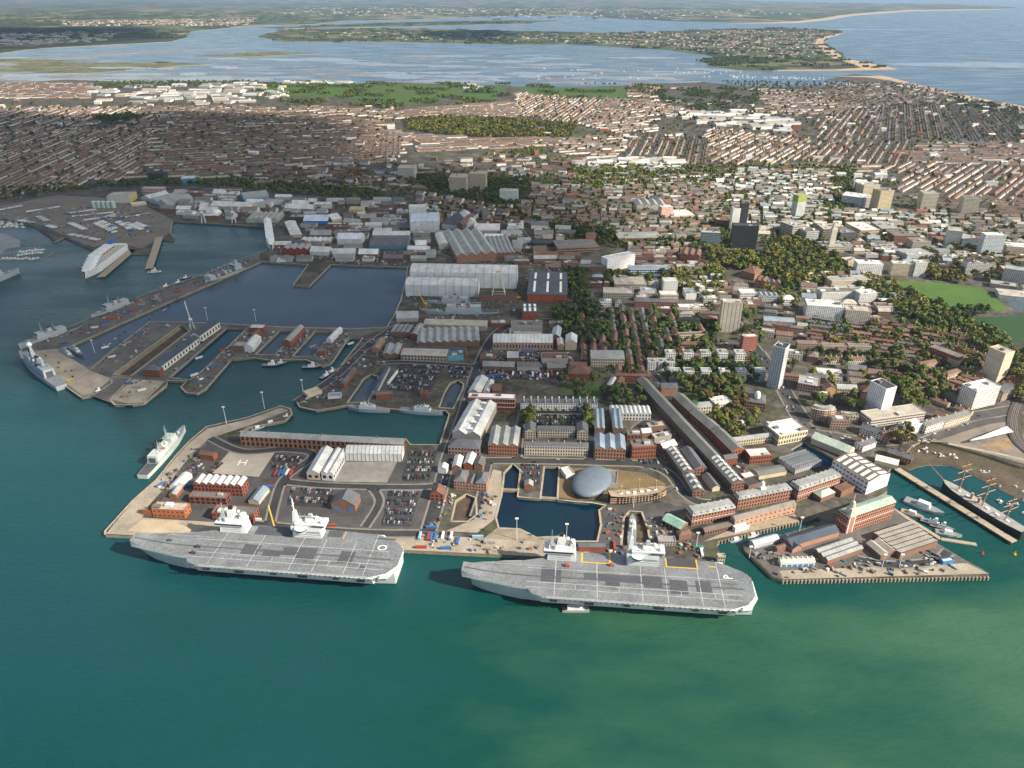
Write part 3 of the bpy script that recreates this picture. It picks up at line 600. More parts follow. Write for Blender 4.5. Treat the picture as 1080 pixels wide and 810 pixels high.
# ------------------------------------------------------------------ smaller warships
def warship(label, bow, stern, beam, style='frigate', z=0.0, name=None, cat='warship', grp=None, hullm=None, length=None):
    c, rz, L = ship_axis(bow, stern, z); c.z = z
    if length: L = length
    hm = hullm or M_GREY
    R = empty(name or 'frigate', c, rz); tag(R, label, cat, grp)
    b = beam / 2; k = L / 120.0; X = lambda u: L * (.5 - u)         # u: 0 bow .. 1 stern
    fb = 6.5 * k + 1.2
    m = MB(); st = []
    for u, w, d, zz in ((0, .02, .06, 1.45), (.06, .18, .42, 1.33), (.16, .5, .74, 1.2), (.3, .85, .95, 1.08), (.5, 1, 1, 1), (.74, 1, 1, .95), (.76, .98, 1, .8 if style != 'patrol' else .9), (.93, .88, .95, .76), (1, .8, .88, .76)):
        st.append((X(u + (.035 if u == 0 else 0)) if False else X(u), [(w * b * .7, -2), (w * b, 0), (d * b, fb * zz)]))
    loft(m, st, 0, 1)
    hull = m.build('hull', [hm, M_DECKG], R)
    dz = fb * 1.0
    m = MB()
    def blk(u0, u1, wd, z0, z1, t=.5, mi=0): m.box(X(u1), X(u0), -wd * b, wd * b, z0, z1, mi, tx=t, ty=t * .8)
    H = 5.2 * k + 1.0
    if style in ('frigate', 'destroyer'):
        blk(.27, .74, .86, dz, dz + H, .5); blk(.29, .42, .8, dz + H, dz + 1.85 * H, .6); blk(.60, .76, .9, dz - 1, dz + 1.35 * H, .7)
        blk(.45, .56, .5, dz + H, dz + 1.5 * H, .4)
    elif style == 'patrol':
        blk(.25, .55, .75, dz, dz + H * .9, .5); blk(.28, .42, .6, dz + H * .9, dz + 1.6 * H, .5)
    elif style == 'mine':
        blk(.28, .66, .74, dz, dz + H * 1.2, .5); blk(.31, .45, .62, dz + H * 1.2, dz + 2.1 * H, .5)
    elif style == 'tanker':
        blk(.05, .2, .9, dz, dz + 1.6 * H, .3); blk(.72, .9, .92, dz, dz + 2.2 * H, .5); blk(.3, .36, .4, dz, dz + H, .3); blk(.48, .55, .4, dz, dz + H * 1.2, .3); blk(.6, .66, .5, dz, dz + .8 * H, .3)
    sup = m.build('superstructure', [M_PALE if style in ('mine', 'patrol') else hm], R)
    m = MB(); zb = dz + (1.85 * H if style in ('frigate', 'destroyer') else 1.6 * H if style == 'patrol' else 2.1 * H if style == 'mine' else 2.2 * H)
    u0 = .285 if style != 'tanker' else .715
    m.box(X(u0 + .02), X(u0) + .1, -.62 * b, .62 * b, zb - H * .45, zb - H * .18); m.build('bridge_window', M_GLASS, sup)
    m = MB()
    if style == 'destroyer':
        m.box(X(.45), X(.37), -.36 * b, .36 * b, dz + 1.6 * H, dz + 4.0 * H, tx=.032 * L, ty=.18 * b); ms = m.build('mast', hm, R)
        m = MB(); m.ball(X(.41), 0, dz + 4.35 * H, 3.0 * k, k=10); m.build('radar_dome', M_SHIPW, ms)
        m = MB(); m.box(X(.405) - .1, X(.38), -.3 * b, .3 * b, dz + 2.7 * H, dz + 3.6 * H, tx=.3, ty=.3); m.build('radar_panel', M_BOOT, ms)
        m = MB(); m.box(X(.66), X(.63), -.3 * b, .3 * b, dz + 1.4 * H, dz + 2.9 * H, tx=.01 * L, ty=.1 * b); m.build('radar_mast', hm, R)
    else:
        for u, hh in (((.40, 4.2), (.60, 2.6)) if style == 'frigate' else ((.42, 3.0),) if style != 'tanker' else ((.75, 3.2), (.1, 2.8))):
            m = MB(); zt = dz + hh * H
            for sx in (-1, 1):
                for sy in (-1, 1): m.bar((X(u) + sx * 1.6 * k, sy * 1.6 * k, dz + H * .9), (X(u), 0, zt), (.45 * k + .15, .25 * k + .1))
            m.bar((X(u), 0, zt - 2), (X(u), 0, zt + 5 * k), .25 * k + .1); m.bar((X(u), -3.2 * k, zt - 3 * k), (X(u), 3.2 * k, zt - 3 * k), .22 * k + .08); m.bar((X(u), -2.2 * k, zt), (X(u), 2.2 * k, zt), .2 * k + .08)
            m.build('mast', M_GREY, R)
    m = MB()
    if style in ('frigate', 'destroyer'):
        m.box(X(.555), X(.475), -.3 * b, .3 * b, dz + 1.2 * H, dz + 2.35 * H, tx=.01 * L, ty=.1 * b); m.build('funnel', [hm], R)
        m = MB(); m.box(X(.545), X(.49), -.2 * b, .2 * b, dz + 2.35 * H, dz + 2.6 * H); m.build('funnel_top', M_BOOT, R)
        m = MB(); m.cyl(X(.16), 0, fb * 1.2 - .2, fb * 1.2 + 2.4 * k, 2.3 * k, 1.7 * k, 8); m.bar((X(.16) + 1, 0, fb * 1.2 + 1.8 * k), (X(.10), 0, fb * 1.2 + 3 * k), .3 * k); m.build('gun', hm, R)
        m = MB(); m.box(X(.765), X(.75), -.5 * b, .5 * b, fb * .8, dz + .9 * H); m.build('hangar_door', M_DECKD, R)
        m = MB(); m.face([(X(.99), -.8 * b, fb * .77 + .06), (X(.78), -.9 * b, fb * .8 + .09), (X(.78), .9 * b, fb * .8 + .09), (X(.99), .8 * b, fb * .77 + .06)]); m.build('flight_deck', M_DECKG if style == 'destroyer' else M_DECKD, R)
        for s in (-1, 1):
            m = MB(); m.box(X(.60), X(.545), s * .62 * b - 1.0 * k, s * .62 * b + 1.0 * k, dz + H, dz + H + 1.7 * k, tx=1.2 * k, ty=.3 * k); m.build('boat', mat('orange_boat', (.45, .12, .03)) if style == 'frigate' else M_BLACK, R)
    elif style in ('patrol', 'mine'):
        m.box(X(.6), X(.52), -.25 * b, .25 * b, dz + .8 * H, dz + 2.0 * H, tx=.5, ty=.3); m.build('funnel', [hm], R)
        m = MB(); m.cyl(X(.17), 0, fb * 1.15, fb * 1.15 + 2 * k + .6, 1.5 * k + .3, 1.1 * k, 6); m.build('gun', hm, R)
    elif style == 'tanker':
        m.box(X(.86), X(.80), -.3 * b, .3 * b, dz + 2.2 * H, dz + 3.4 * H, tx=.6, ty=.4); m.build('funnel', [hm], R)
        for u in (.27, .42, .58):
            for s in (-1, 1):
                m = MB(); m.bar((X(u), s * .5 * b, dz), (X(u), s * .5 * b, dz + 3 * H), .6); m.bar((X(u), s * .5 * b, dz + 3 * H), (X(u + .06), s * .2 * b, dz + 2.4 * H), .4); m.build('derrick', M_GREY, R)
        m = MB(); m.box(X(.70), X(.62), -.7 * b, -.4 * b, dz + .2, dz + H * .7); m.box(X(.47), X(.40), .3 * b, .7 * b, dz + .2, dz + H * .6); m.build('deck_store', mat('red_deck_store', (.35, .06, .03)), R)
    m = MB(); q = random.Random(int(c.x * 7))
    for i in range(26):
        u = q.uniform(.24, .74); w_ = q.uniform(.5, 1.6) * k; zz = dz + H if u > .3 else dz
        m.box(X(u) - w_, X(u) + w_, (y_ := q.uniform(-.6, .6) * b) - w_ * .7, y_ + w_ * .7, zz - .5, zz + q.uniform(.8, 3.2) * k, tx=.1)
    for i in range(7): u = q.uniform(.3, .7); y_ = q.uniform(-.5, .5) * b; m.bar((X(u), y_, dz + H), (X(u), y_, dz + H * q.uniform(1.8, 2.9)), .12 + .1 * k)
    m.build('deck_fitting', M_GREY if hm is M_PALE else M_DECKG, R, kind='stuff')
    if style in ('frigate', 'destroyer', 'mine'):
        
        for s in (-1, 1): m = MB(); m.ball(X(.50), s * .5 * b, dz + 1.6 * H + 1.2 * k, 1.4 * k + .3); m.build('satellite_dome', M_SHIPW, R)
    return R
warship('grey destroyer with white-topped pyramid mast along the outer jetty arm', (23, 378), (66, 411), 18, 'destroyer', name='destroyer')
warship('grey frigate moored at the far-left tip of the outer jetty', (21, 368), (84, 346), 16, name='frigate')
warship('grey frigate half hidden behind the outer jetty near the white round tent', (97, 337), (146, 317), 16)
warship('light grey frigate with tall lattice mast at the left of the brown quay', (196, 455), (151, 505), 15.5, hullm=M_HULLC)
warship('grey naval replenishment ship with derricks inside the basin jetty', (217, 300), (256, 284), 22, 'tanker', name='support_ship', cat='ship')
warship('grey warship bow entering from the left edge of the harbour', (21, 288), (-45, 312), 16)
warship('small grey survey ship at the back wall of the big basin', (285, 278), (311, 277), 10, 'mine', name='patrol_ship')
warship('grey minehunter moored below the horseshoe dock', (367, 432), (411, 434), 11, 'mine', name='minehunter')
warship('grey minehunter moored next to the second horseshoe dock', (467, 438), (422, 433), 11, 'mine', name='minehunter')
warship('grey patrol craft nearest the outer jetty corner inside the basin', (79, 380), (62, 369), 8, 'patrol', name='patrol_craft')
warship('grey patrol craft second from the outer jetty corner', (88, 377), (72, 366), 8, 'patrol', name='patrol_craft')
warship('grey monitor ship standing in the narrow dry dock behind the carrier', (667, 546), (666, 576), 9.5, 'patrol', z=.3, name='monitor_ship', hullm=M_PALE)
warship('grey frigate under refit in dry dock beside the ship halls', (449, 333), (526, 331), 16, z=0, hullm=M_GREY)
warship('dark grey frigate behind the one under refit', (450, 322), (508, 320), 15, z=0)
# ================================================================== buildings
RED = (.25, .085, .048); BRICK = (.205, .115, .082); BROWN = (.17, .11, .075); PINK = (.36, .20, .14); CREAM = (.52, .45, .33); STONE = (.46, .42, .34)
WHITE = (.62, .62, .60); CONC = (.37, .35, .31); GREYM = (.42, .44, .45); BLUE = (.05, .19, .42); TEAL = (.12, .32, .38); DARK = (.045, .05, .055); YEL = (.55, .46, .16)
SLATE = (.105, .112, .125); LEAD = (.27, .285, .285); TILE = (.145, .085, .065); WHITEM = (.52, .54, .54); FELT = (.15, .15, .145); GREENM = (.33, .42, .36); BEIGE = (.37, .34, .29); NAVY = (.05, .07, .10); BLUER = (.20, .255, .31)
GX0, GY0, GC = -2600.0, 400.0, 3.0
OCC = np.zeros((1900, 1000), bool)        # what stands where (3 m cells), so that later things keep clear
def occ_poly(pts, val=True):
    xs = [p[0] for p in pts]; ys = [p[1] for p in pts]
    i0 = max(0, int((min(xs) - GX0) / GC)); i1 = min(OCC.shape[0] - 1, int((max(xs) - GX0) / GC) + 1)
    j0 = max(0, int((min(ys) - GY0) / GC)); j1 = min(OCC.shape[1] - 1, int((max(ys) - GY0) / GC) + 1)
    if i1 <= i0 or j1 <= j0: return
    X, Y = np.meshgrid(GX0 + (np.arange(i0, i1 + 1) + .5) * GC, GY0 + (np.arange(j0, j1 + 1) + .5) * GC, indexing='ij')
    ins = np.zeros(X.shape, bool); n = len(pts); j = n - 1
    for i in range(n):
        xi, yi = pts[i][0], pts[i][1]; xj, yj = pts[j][0], pts[j][1]
        if yi != yj: ins ^= ((yi > Y) != (yj > Y)) & (X < (xj - xi) * (Y - yi) / (yj - yi) + xi)
        j = i
    OCC[i0:i1 + 1, j0:j1 + 1][ins] = val
def occupied(x, y):
    i = int((x - GX0) / GC); j = int((y - GY0) / GC)
    return not (0 <= i < OCC.shape[0] and 0 <= j < OCC.shape[1]) or OCC[i, j]
OCC[:] = True                             # everything is taken (water) ...
occ_poly(px(*coast), False)               # ... but the land is free
for h in HOLES: occ_poly(px(*h), True)
LABELS = {}
def roof_mesh(mb, L, D, h, roof, rh, wc, rc, o=.4):
    """adds the roof (material 1) and the gable walls (material 0) over a block L x D, x in +-L/2, y in 0..D"""
    x0, x1, y0, y1 = -L / 2 - o, L / 2 + o, -o, D + o
    kind = roof if isinstance(roof, str) else roof[0]; n = 1 if isinstance(roof, str) else roof[1]
    R = lambda f: mb.face(f, 1, rc); W = lambda f: mb.face(f, 0, wc)
    if kind == 'flat':
        R([(-L / 2, 0, h), (L / 2, 0, h), (L / 2, D, h), (-L / 2, D, h)])
        p = .35; t = 1.0
        mb.box(-L / 2 - .05, L / 2 + .05, -.05, p, h - .2, h + t, 0, wc); mb.box(-L / 2 - .05, L / 2 + .05, D - p, D + .05, h - .2, h + t, 0, wc)
        mb.box(-L / 2 - .05, -L / 2 + p, p, D - p, h - .2, h + t - .02, 0, wc); mb.box(L / 2 - p, L / 2 + .05, p, D - p, h - .2, h + t - .02, 0, wc)
    elif kind == 'gx':
        w = (y1 - y0) / n
        for k in range(n):
            a = y0 + k * w; b = a + w; c = (a + b) / 2
            R([(x0, a, h), (x1, a, h), (x1, c, h + rh), (x0, c, h + rh)]); R([(x0, c, h + rh), (x1, c, h + rh), (x1, b, h), (x0, b, h)])
            W([(-L / 2, b, h), (-L / 2, a, h), (-L / 2, c, h + rh - .1)][::1]); W([(L / 2, a, h), (L / 2, b, h), (L / 2, c, h + rh - .1)])
    elif kind == 'gy':
        w = (x1 - x0) / n
        for k in range(n):
            a = x0 + k * w; b = a + w; c = (a + b) / 2
            R([(a, y1, h), (a, y0, h), (c, y0, h + rh), (c, y1, h + rh)]); R([(c, y1, h + rh), (c, y0, h + rh), (b, y0, h), (b, y1, h)])
            W([(a, 0, h), (b, 0, h), (c, 0, h + rh - .1)]); W([(b, D, h), (a, D, h), (c, D, h + rh - .1)])
    elif kind == 'sawx' or kind == 'sawy':
        if kind == 'sawy':
            w = L / n
            for k in range(n):
                a = -L / 2 + k * w; b = a + w
                R([(a, D, h), (a, 0, h), (b, 0, h + rh), (b, D, h + rh)]); mb.face([(b, 0, h), (b, D, h), (b, D, h + rh), (b, 0, h + rh)], 2, (.05, .06, .07))
                W([(a, 0, h), (b, 0, h), (b, 0, h + rh)]); W([(b, D, h), (a, D, h), (b, D, h + rh)])
        else:
            w = D / n
            for k in range(n):
                a = k * w; b = a + w
                R([(-L / 2, a, h + rh), (L / 2, a, h + rh), (L / 2, b, h), (-L / 2, b, h)]); mb.face([(-L / 2, a, h), (L / 2, a, h), (L / 2, a, h + rh), (-L / 2, a, h + rh)], 2, (.05, .06, .07))
                W([(-L / 2, b, h), (-L / 2, a, h), (-L / 2, a, h + rh)]); W([(L / 2, a, h), (L / 2, b, h), (L / 2, a, h + rh)])
    elif kind in ('barrely', 'barrelx'):
        S_ = 6
        ln = L if kind == 'barrely' else D; w = ln / n
        for k in range(n):
            a = k * w
            prof = [(a + w * i / S_, h + rh * math.sin(math.pi * i / S_)) for i in range(S_ + 1)]
            for (p, z), (q, z2) in zip(prof, prof[1:]):
                if kind == 'barrely': R([(p - L / 2, D, z), (p - L / 2, 0, z), (q - L / 2, 0, z2), (q - L / 2, D, z2)])
                else: R([(-L / 2, p, z), (L / 2, p, z), (L / 2, q, z2), (-L / 2, q, z2)])
            if kind == 'barrely':
                W([(p - L / 2, 0, z) for p, z in prof][::-1]); W([(p - L / 2, D, z) for p, z in prof])
            else:
                W([(-L / 2, p, z) for p, z in prof]); W([(L / 2, p, z) for p, z in prof][::-1])
    elif kind == 'hip':
        i = min(L, D) / 2; c = D / 2
        if L >= D:
            a = (-L / 2 + i, c, h + rh); b = (L / 2 - i, c, h + rh)
            R([(x0, y0, h), (x1, y0, h), b, a]); R([(x1, y1, h), (x0, y1, h), a, b]); R([(x0, y1, h), (x0, y0, h), a]); R([(x1, y0, h), (x1, y1, h), b])
        else:
            a = (0, i, h + rh); b = (0, D - i, h + rh)
            R([(x0, y0, h), (x1, y0, h), a]); R([(x1, y1, h), (x0, y1, h), b]); R([(x1, y0, h), (x1, y1, h), b, a]); R([(x0, y1, h), (x0, y0, h), a, b])
    elif kind == 'mansard':
        t = 2.2
        lo = [(x0, y0, h), (x1, y0, h), (x1, y1, h), (x0, y1, h)]; hi = [(x0 + t, y0 + t, h + rh), (x1 - t, y0 + t, h + rh), (x1 - t, y1 - t, h + rh), (x0 + t, y1 - t, h + rh)]
        mb.hexa(lo, hi, 1, rc)
        k = max(2, int(L / 7))
        for q in range(k):
            x = -L / 2 + (q + .5) * L / k
            for ya, yb in ((-.1, 2.4), (D - 2.4, D + .1)): mb.box(x - 1.1, x + 1.1, ya, yb, h + .3, h + rh * .8, 1, tuple(c * 1.15 for c in rc))
def place(ax, ay, bx, by, z=LZ):
    A = P(ax, ay, z); Bp = P(bx, by, z); M = (A + Bp) / 2; d = Bp - A
    return M, math.atan2(d.y, d.x), math.hypot(d.x, d.y)
def block(name, label, cat, M, rz, L, D, h, wc, rc, roof='flat', rh=None, win=None, chim=0, plant=0, group=None, roofm=None, bands=0, doors=None, lights=0, ribs=0, cols=None, occ=True, gl=(.035, .045, .055), z=LZ, winsides=(1, 1, 1, 1), party=0):
    """one building as a thing: wall, roof and whatever else the picture shows on it"""
    rk = roof if isinstance(roof, str) else roof[0]; rn = 1 if isinstance(roof, str) else roof[1]
    if rh is None:
        span = {'gx': D / rn, 'gy': L / rn, 'hip': min(L, D), 'sawy': L / rn * .8, 'sawx': D / rn * .8, 'barrely': L / rn * .6, 'barrelx': D / rn * .6, 'mansard': 8, 'flat': 0}[rk]; rh = min(span * .3, 9)
    r = empty(name, (M.x, M.y, z), rz); tag(r, label, cat, group)
    cs, sn = math.cos(rz), math.sin(rz); Wp = lambda x, y: (M.x + x * cs - y * sn, M.y + x * sn + y * cs)
    if occ: occ_poly([Wp(-L / 2 - 1, -1), Wp(L / 2 + 1, -1), Wp(L / 2 + 1, D + 1), Wp(-L / 2 - 1, D + 1)])
    tmp = MB(); roof_mesh(tmp, L, D, h, roof, rh, wc, rc)
    mw = MB(); 
    mw.face([(-L / 2, 0, 0), (L / 2, 0, 0), (L / 2, 0, h), (-L / 2, 0, h)], 0, wc); mw.face([(L / 2, 0, 0), (L / 2, D, 0), (L / 2, D, h), (L / 2, 0, h)], 0, cols or wc)
    mw.face([(L / 2, D, 0), (-L / 2, D, 0), (-L / 2, D, h), (L / 2, D, h)], 0, wc); mw.face([(-L / 2, D, 0), (-L / 2, 0, 0), (-L / 2, 0, h), (-L / 2, D, h)], 0, wc)
    mr = MB()
    for f, mi, c in zip(tmp.f, tmp.m, tmp.c): (mw if mi == 0 else mr).face([tmp.v[i] for i in f], 0, c)
    mw.build('wall', M_V, r); ro = mr.build('roof', roofm or M_VR, r)
    if win:
        fl, sp = win[0], win[1]; wf = win[2] if len(win) > 2 else .5; hf = win[3] if len(win) > 3 else .55
        m = MB(); fh = h / fl; e = .07
        for side, ln in enumerate((L, D, L, D)):
            if not winsides[side] or side == 2: continue
            k = max(1, int(ln / sp)); s_ = ln / k
            for f in range(fl):
                z0 = f * fh + fh * (1 - hf) * .5; z1 = z0 + fh * hf
                for q in range(k):
                    a = q * s_ + s_ * (1 - wf) / 2; b = a + s_ * wf
                    if side == 0: m.face([(a - L / 2, -e, z0), (b - L / 2, -e, z0), (b - L / 2, -e, z1), (a - L / 2, -e, z1)])
                    elif side == 1: m.face([(L / 2 + e, a, z0), (L / 2 + e, b, z0), (L / 2 + e, b, z1), (L / 2 + e, a, z1)])
                    else: m.face([(-L / 2 - e, b, z0), (-L / 2 - e, a, z0), (-L / 2 - e, a, z1), (-L / 2 - e, b, z1)])
        if m.f: m.build('window', M_GLASS, r, kind='stuff')
    if bands:
        for b in range(bands):
            zz = h * (b + 1) / bands; m = MB(); m.box(-L / 2 - .18, L / 2 + .18, -.18, D + .18, zz - .55, zz - .1 + (.12 if b == bands - 1 else 0), bottom=True); m.build('stone_band', M_WHITE, r)
    for c in range(chim):
        x = -L / 2 + (c + .5) * L / chim if rk in ('gx', 'hip', 'flat', 'mansard') else 0
        y = D / 2 if rk != 'gy' else (c + .5) * D / chim
        m = MB(); m.box(x - .6, x + .6, y - .9, y + .9, h + rh * .4, h + rh + 1.8, 0, tuple(q * .9 for q in wc)); m.build('chimney', M_V, ro)
    for c in range(party):
        x = -L / 2 + (c + .5) * L / party; m = MB(); m.box(x - .3, x + .3, -.1, D + .1, h, h + rh * .5 + 1.2); m.box(x - .8, x + .8, D / 2 - .9, D / 2 + .9, h + rh * .5 + 1.2, h + rh + 2.6); m.build('party_wall', M_WHITE, ro)
    rr = random.Random(hash((round(M.x), round(M.y))) & 0xffff)
    for c in range(plant):
        a = rr.uniform(2, 5); b = rr.uniform(1.5, 3.5); x = rr.uniform(-L / 2 + 3, L / 2 - 3) if L > 8 else 0; y = rr.uniform(2, max(2.1, D - 3)); m = MB()
        a = min(a, L * .3); b = min(b, D * .3)
        m.box(x - a, x + a, max(.5, y - b), min(D - .5, y + b), h, h + rr.uniform(1.5, 3.4), 0, rr.choice([GREYM, WHITE, CONC, FELT])); m.build('rooftop_plant', M_V, ro)
    for c in range(lights):
        if rk == 'gy' or rk == 'gx':
            x = -L / 2 + (c + .5) * L / lights; sl = lambda y: h + rh * (1 - abs(y / (D / 2) - 1)) + .15; m = MB(); ww = min(2.2, L / lights * .3)
            if rk == 'gy': continue
            for ya, yb in ((D * .08, D * .45), (D * .55, D * .92)): m.face([(x - ww, ya, sl(ya)), (x + ww, ya, sl(ya)), (x + ww, yb, sl(yb)), (x - ww, yb, sl(yb))])
            m.build('rooflight', M_WHITE, ro)
    if ribs:
        m = MB()
        for c in range(ribs + 1):
            x = -L / 2 + c * L / ribs
            if rk in ('gx',):
                for ya, yb, za, zb in ((-.3, D / 2, h, h + rh), (D / 2, D + .3, h + rh, h)): m.hexa([(x - .22, ya, za + .02), (x + .22, ya, za + .02), (x + .22, yb, zb + .02), (x - .22, yb, zb + .02)], [(x - .22, ya, za + .35), (x + .22, ya, za + .35), (x + .22, yb, zb + .35), (x - .22, yb, zb + .35)], 0)
            elif rk == 'barrelx':
                for i in range(6):
                    y_a = D * i / 6; y_b = D * (i + 1) / 6; za = h + rh * math.sin(math.pi * i / 6); zb = h + rh * math.sin(math.pi * (i + 1) / 6)
                    m.hexa([(x - .3, y_a, za), (x + .3, y_a, za), (x + .3, y_b, zb), (x - .3, y_b, zb)], [(x - .3, y_a, za + .4), (x + .3, y_a, za + .4), (x + .3, y_b, zb + .4), (x - .3, y_b, zb + .4)], 0)
            m.box(x - .25, x + .25, -.3, -.02, 0, h - .1, 0, bottom=True)
        m.build('rib', mat('rib_steel', (.20, .24, .29)), r, kind='stuff')
    if doors:
        for (u, w, hh, c) in doors:
            m = MB(); m.box(u * L - w / 2, u * L + w / 2, -.18, -.02, .05, hh, 0, c, bottom=True); m.build('door', M_V, r)
    return r
def bld(label, ax, ay, bx, by, hp, dpx, wc, rc, roof='flat', name='building', cat='building', h=None, **k):
    """front wall foot from picture point a to b, hp rows tall, its roof running dpx rows back"""
    M, rz, L = place(ax, ay, bx, by); my = (ay + by) / 2
    hh = h or h_from(my, hp)
    Yb = yrow(my - hp - dpx, LZ + hh); nY = math.cos(rz); D = max(4.0, (Yb - M.y) / max(nY, .3))
    return block(name, label, cat, M, rz, L, D, hh, wc, rc, roof, **k)
def bl(label, ax, ay, bx, by, w, hp, wc, rc, roof='gx', name='building', cat='building', h=None, **k):
    """building along the ground line a-b (picture points), w metres wide; ridge along the line for 'gx'"""
    if P(ax, ay).x > P(bx, by).x: ax, ay, bx, by = bx, by, ax, ay
    M, rz, L = place(ax, ay, bx, by); hh = h or h_from(max(ay, by), hp)
    M = M + Vector((math.sin(rz), -math.cos(rz), 0)) * w / 2
    return block(name, label, cat, M, rz, L, w, hh, wc, rc, roof, **k)
# ================================================================== the naval base, building by building
# ground coverings
def ground(name, pts, m, *holes): return sheet(name, pts, m, holes=holes)
ground('quay_apron', [(112, 563), (140, 529), (165, 507), (186, 482), (200, 467), (219, 452), (262, 442), (296, 430), (304, 433), (262, 449), (222, 462), (203, 478), (178, 510), (158, 532), (150, 546), (230, 551), (425, 562), (540, 570), (600, 573), (640, 590), (757, 596), (425, 580)], M_CONC)
ground('sunlit_quay_patch', [(134, 560), (150, 548), (186, 549), (198, 556), (205, 560), (180, 563)], mat('sunlit_concrete', (.42, .35, .25), var=.2, scale=.05))  # sunlight on the quay corner painted as a paler, warmer patch
ground('yard', [(222, 464), (256, 474), (428, 482), (470, 474), (466, 510), (445, 562), (232, 551), (160, 545), (180, 512)], M_TAR2)
ground('helipad', [(243, 475), (290, 477), (273, 503), (222, 499)], mat('helipad_concrete', (.34, .315, .27), var=.15, scale=.08))
mb = MB(); c = P(256, 488); 
for x0, x1, y0, y1 in ((-5, -3.6, -6, 6), (3.6, 5, -6, 6), (-3.6, 3.6, -.8, .8)): mb.face([(c.x + x0, c.y + y0, LZ + .35), (c.x + x1, c.y + y0, LZ + .35), (c.x + x1, c.y + y1, LZ + .35), (c.x + x0, c.y + y1, LZ + .35)])
mb.build('helipad_marking', M_WHITE, kind='structure')
ground('courtyard', [(362, 487), (419, 487), (408, 509), (352, 508)], mat('court_concrete', (.27, .26, .23), var=.25, scale=.1))
ground('maroon_yard', [(286, 505), (307, 508), (300, 520), (277, 516)], mat('maroon_surface', (.10, .05, .045), var=.2))
CARPARKS = [('car park beside the slate-roofed gabled shed', [(307, 514), (352, 516), (345, 536), (302, 533)]), ('car park behind the left carrier stern', [(410, 517), (443, 519), (433, 556), (402, 555)]), ('car park right of the walled court', [(431, 476), (462, 476), (452, 508), (424, 508)]),
            ('large car park between the two horseshoe docks', [(421, 384), (470, 386), (450, 417), (409, 411)]), ('car park above the second horseshoe dock', [(472, 386), (498, 387), (494, 400), (474, 399)]), ('car park between the round-lettered yard sheds', [(289, 480), (322, 482), (312, 498), (284, 496)]),
            ('parade ground car park behind the courtyard block', [(562, 437), (624, 438), (622, 452), (560, 451)]), ('car park beside the left basin dock', [(549, 489), (572, 490), (569, 512), (548, 511)]), ('roadside car park by the curved road', [(672, 485), (692, 484), (702, 494), (680, 494)]),
            ('car park beneath the ropehouse end', [(776, 486), (795, 500), (786, 506), (768, 494)]), ('fenced lorry yard behind the brick hall', [(517, 377), (590, 378), (586, 388), (515, 387)]), ('town car park by the shopping block', [(578, 232), (642, 234), (648, 252), (600, 250)]),
            ('yard beside the glasshouse-roofed mill', [(512, 390), (590, 391), (584, 401), (509, 400)]), ('pale yard left of the maroon yard', [(238, 488), (216, 506), (206, 506), (222, 487)]), ('strip of parking along the brown quay', [(196, 497), (208, 486), (202, 508), (184, 512)])]
for nm, p in CARPARKS: ground('car_park', p, M_TAR)
ground('grass', [(590, 493), (640, 494), (680, 499), (702, 510), (700, 520), (655, 524), (612, 528), (588, 524)], M_GRASSDRY)
ground('dock_quay', [(503, 562), (521, 548), (529, 517), (529, 497), (520, 495), (512, 520), (500, 548), (470, 560)], M_CONC)
ground('stone_quay', [(524, 557), (548, 558), (566, 567), (588, 566), (610, 572), (560, 575), (510, 568)], M_STONE)
ground('open_yard', [(634, 534), (706, 530), (722, 540), (700, 550), (690, 578), (640, 588), (612, 573), (632, 571)], M_TAR2, H_m33)
ground('quay_apron', [(742, 571), (843, 550), (838, 542), (772, 558)], mat('quay_planks', (.30, .25, .18), var=.2, scale=.2))
ground('jetty_deck', [(784, 575), (826, 564), (880, 566), (938, 534), (984, 570), (1042, 605), (825, 611), (815, 608)], M_CONC2)
ground('jetty_apron', [(822, 602), (1020, 594), (1042, 605), (826, 611)], M_CONC)
ground('dock_pier_top', [(24, 370), (156, 311), (216, 291), (274, 267), (274, 275), (216, 302), (148, 332), (62, 369), (92, 388), (157, 339), (240, 343), (241, 346), (180, 398), (150, 425), (120, 426), (95, 417), (86, 418)], M_CONC2, H_dry)
ground('dock_edge', [(24, 371), (60, 368), (95, 391), (117, 399), (112, 404), (97, 416), (87, 417)], M_CONC)
ground('dock_edge', [(117, 421), (140, 400), (174, 402), (152, 424), (136, 426)], M_CONC)
ground('dock_fingers', [(198, 406), (217, 386), (259, 347), (262, 343), (408, 346), (372, 357), (347, 382), (322, 378), (268, 375), (240, 380), (214, 412)], M_CONC2, H_d23, H_d34)
ground('ferry_yard', [(-40, 224), (60, 206), (140, 210), (182, 232), (180, 245), (150, 262), (118, 256), (98, 261), (68, 248), (36, 235)], mat('lorry_park', (.165, .145, .12), var=.25, scale=.02, fine=.2))
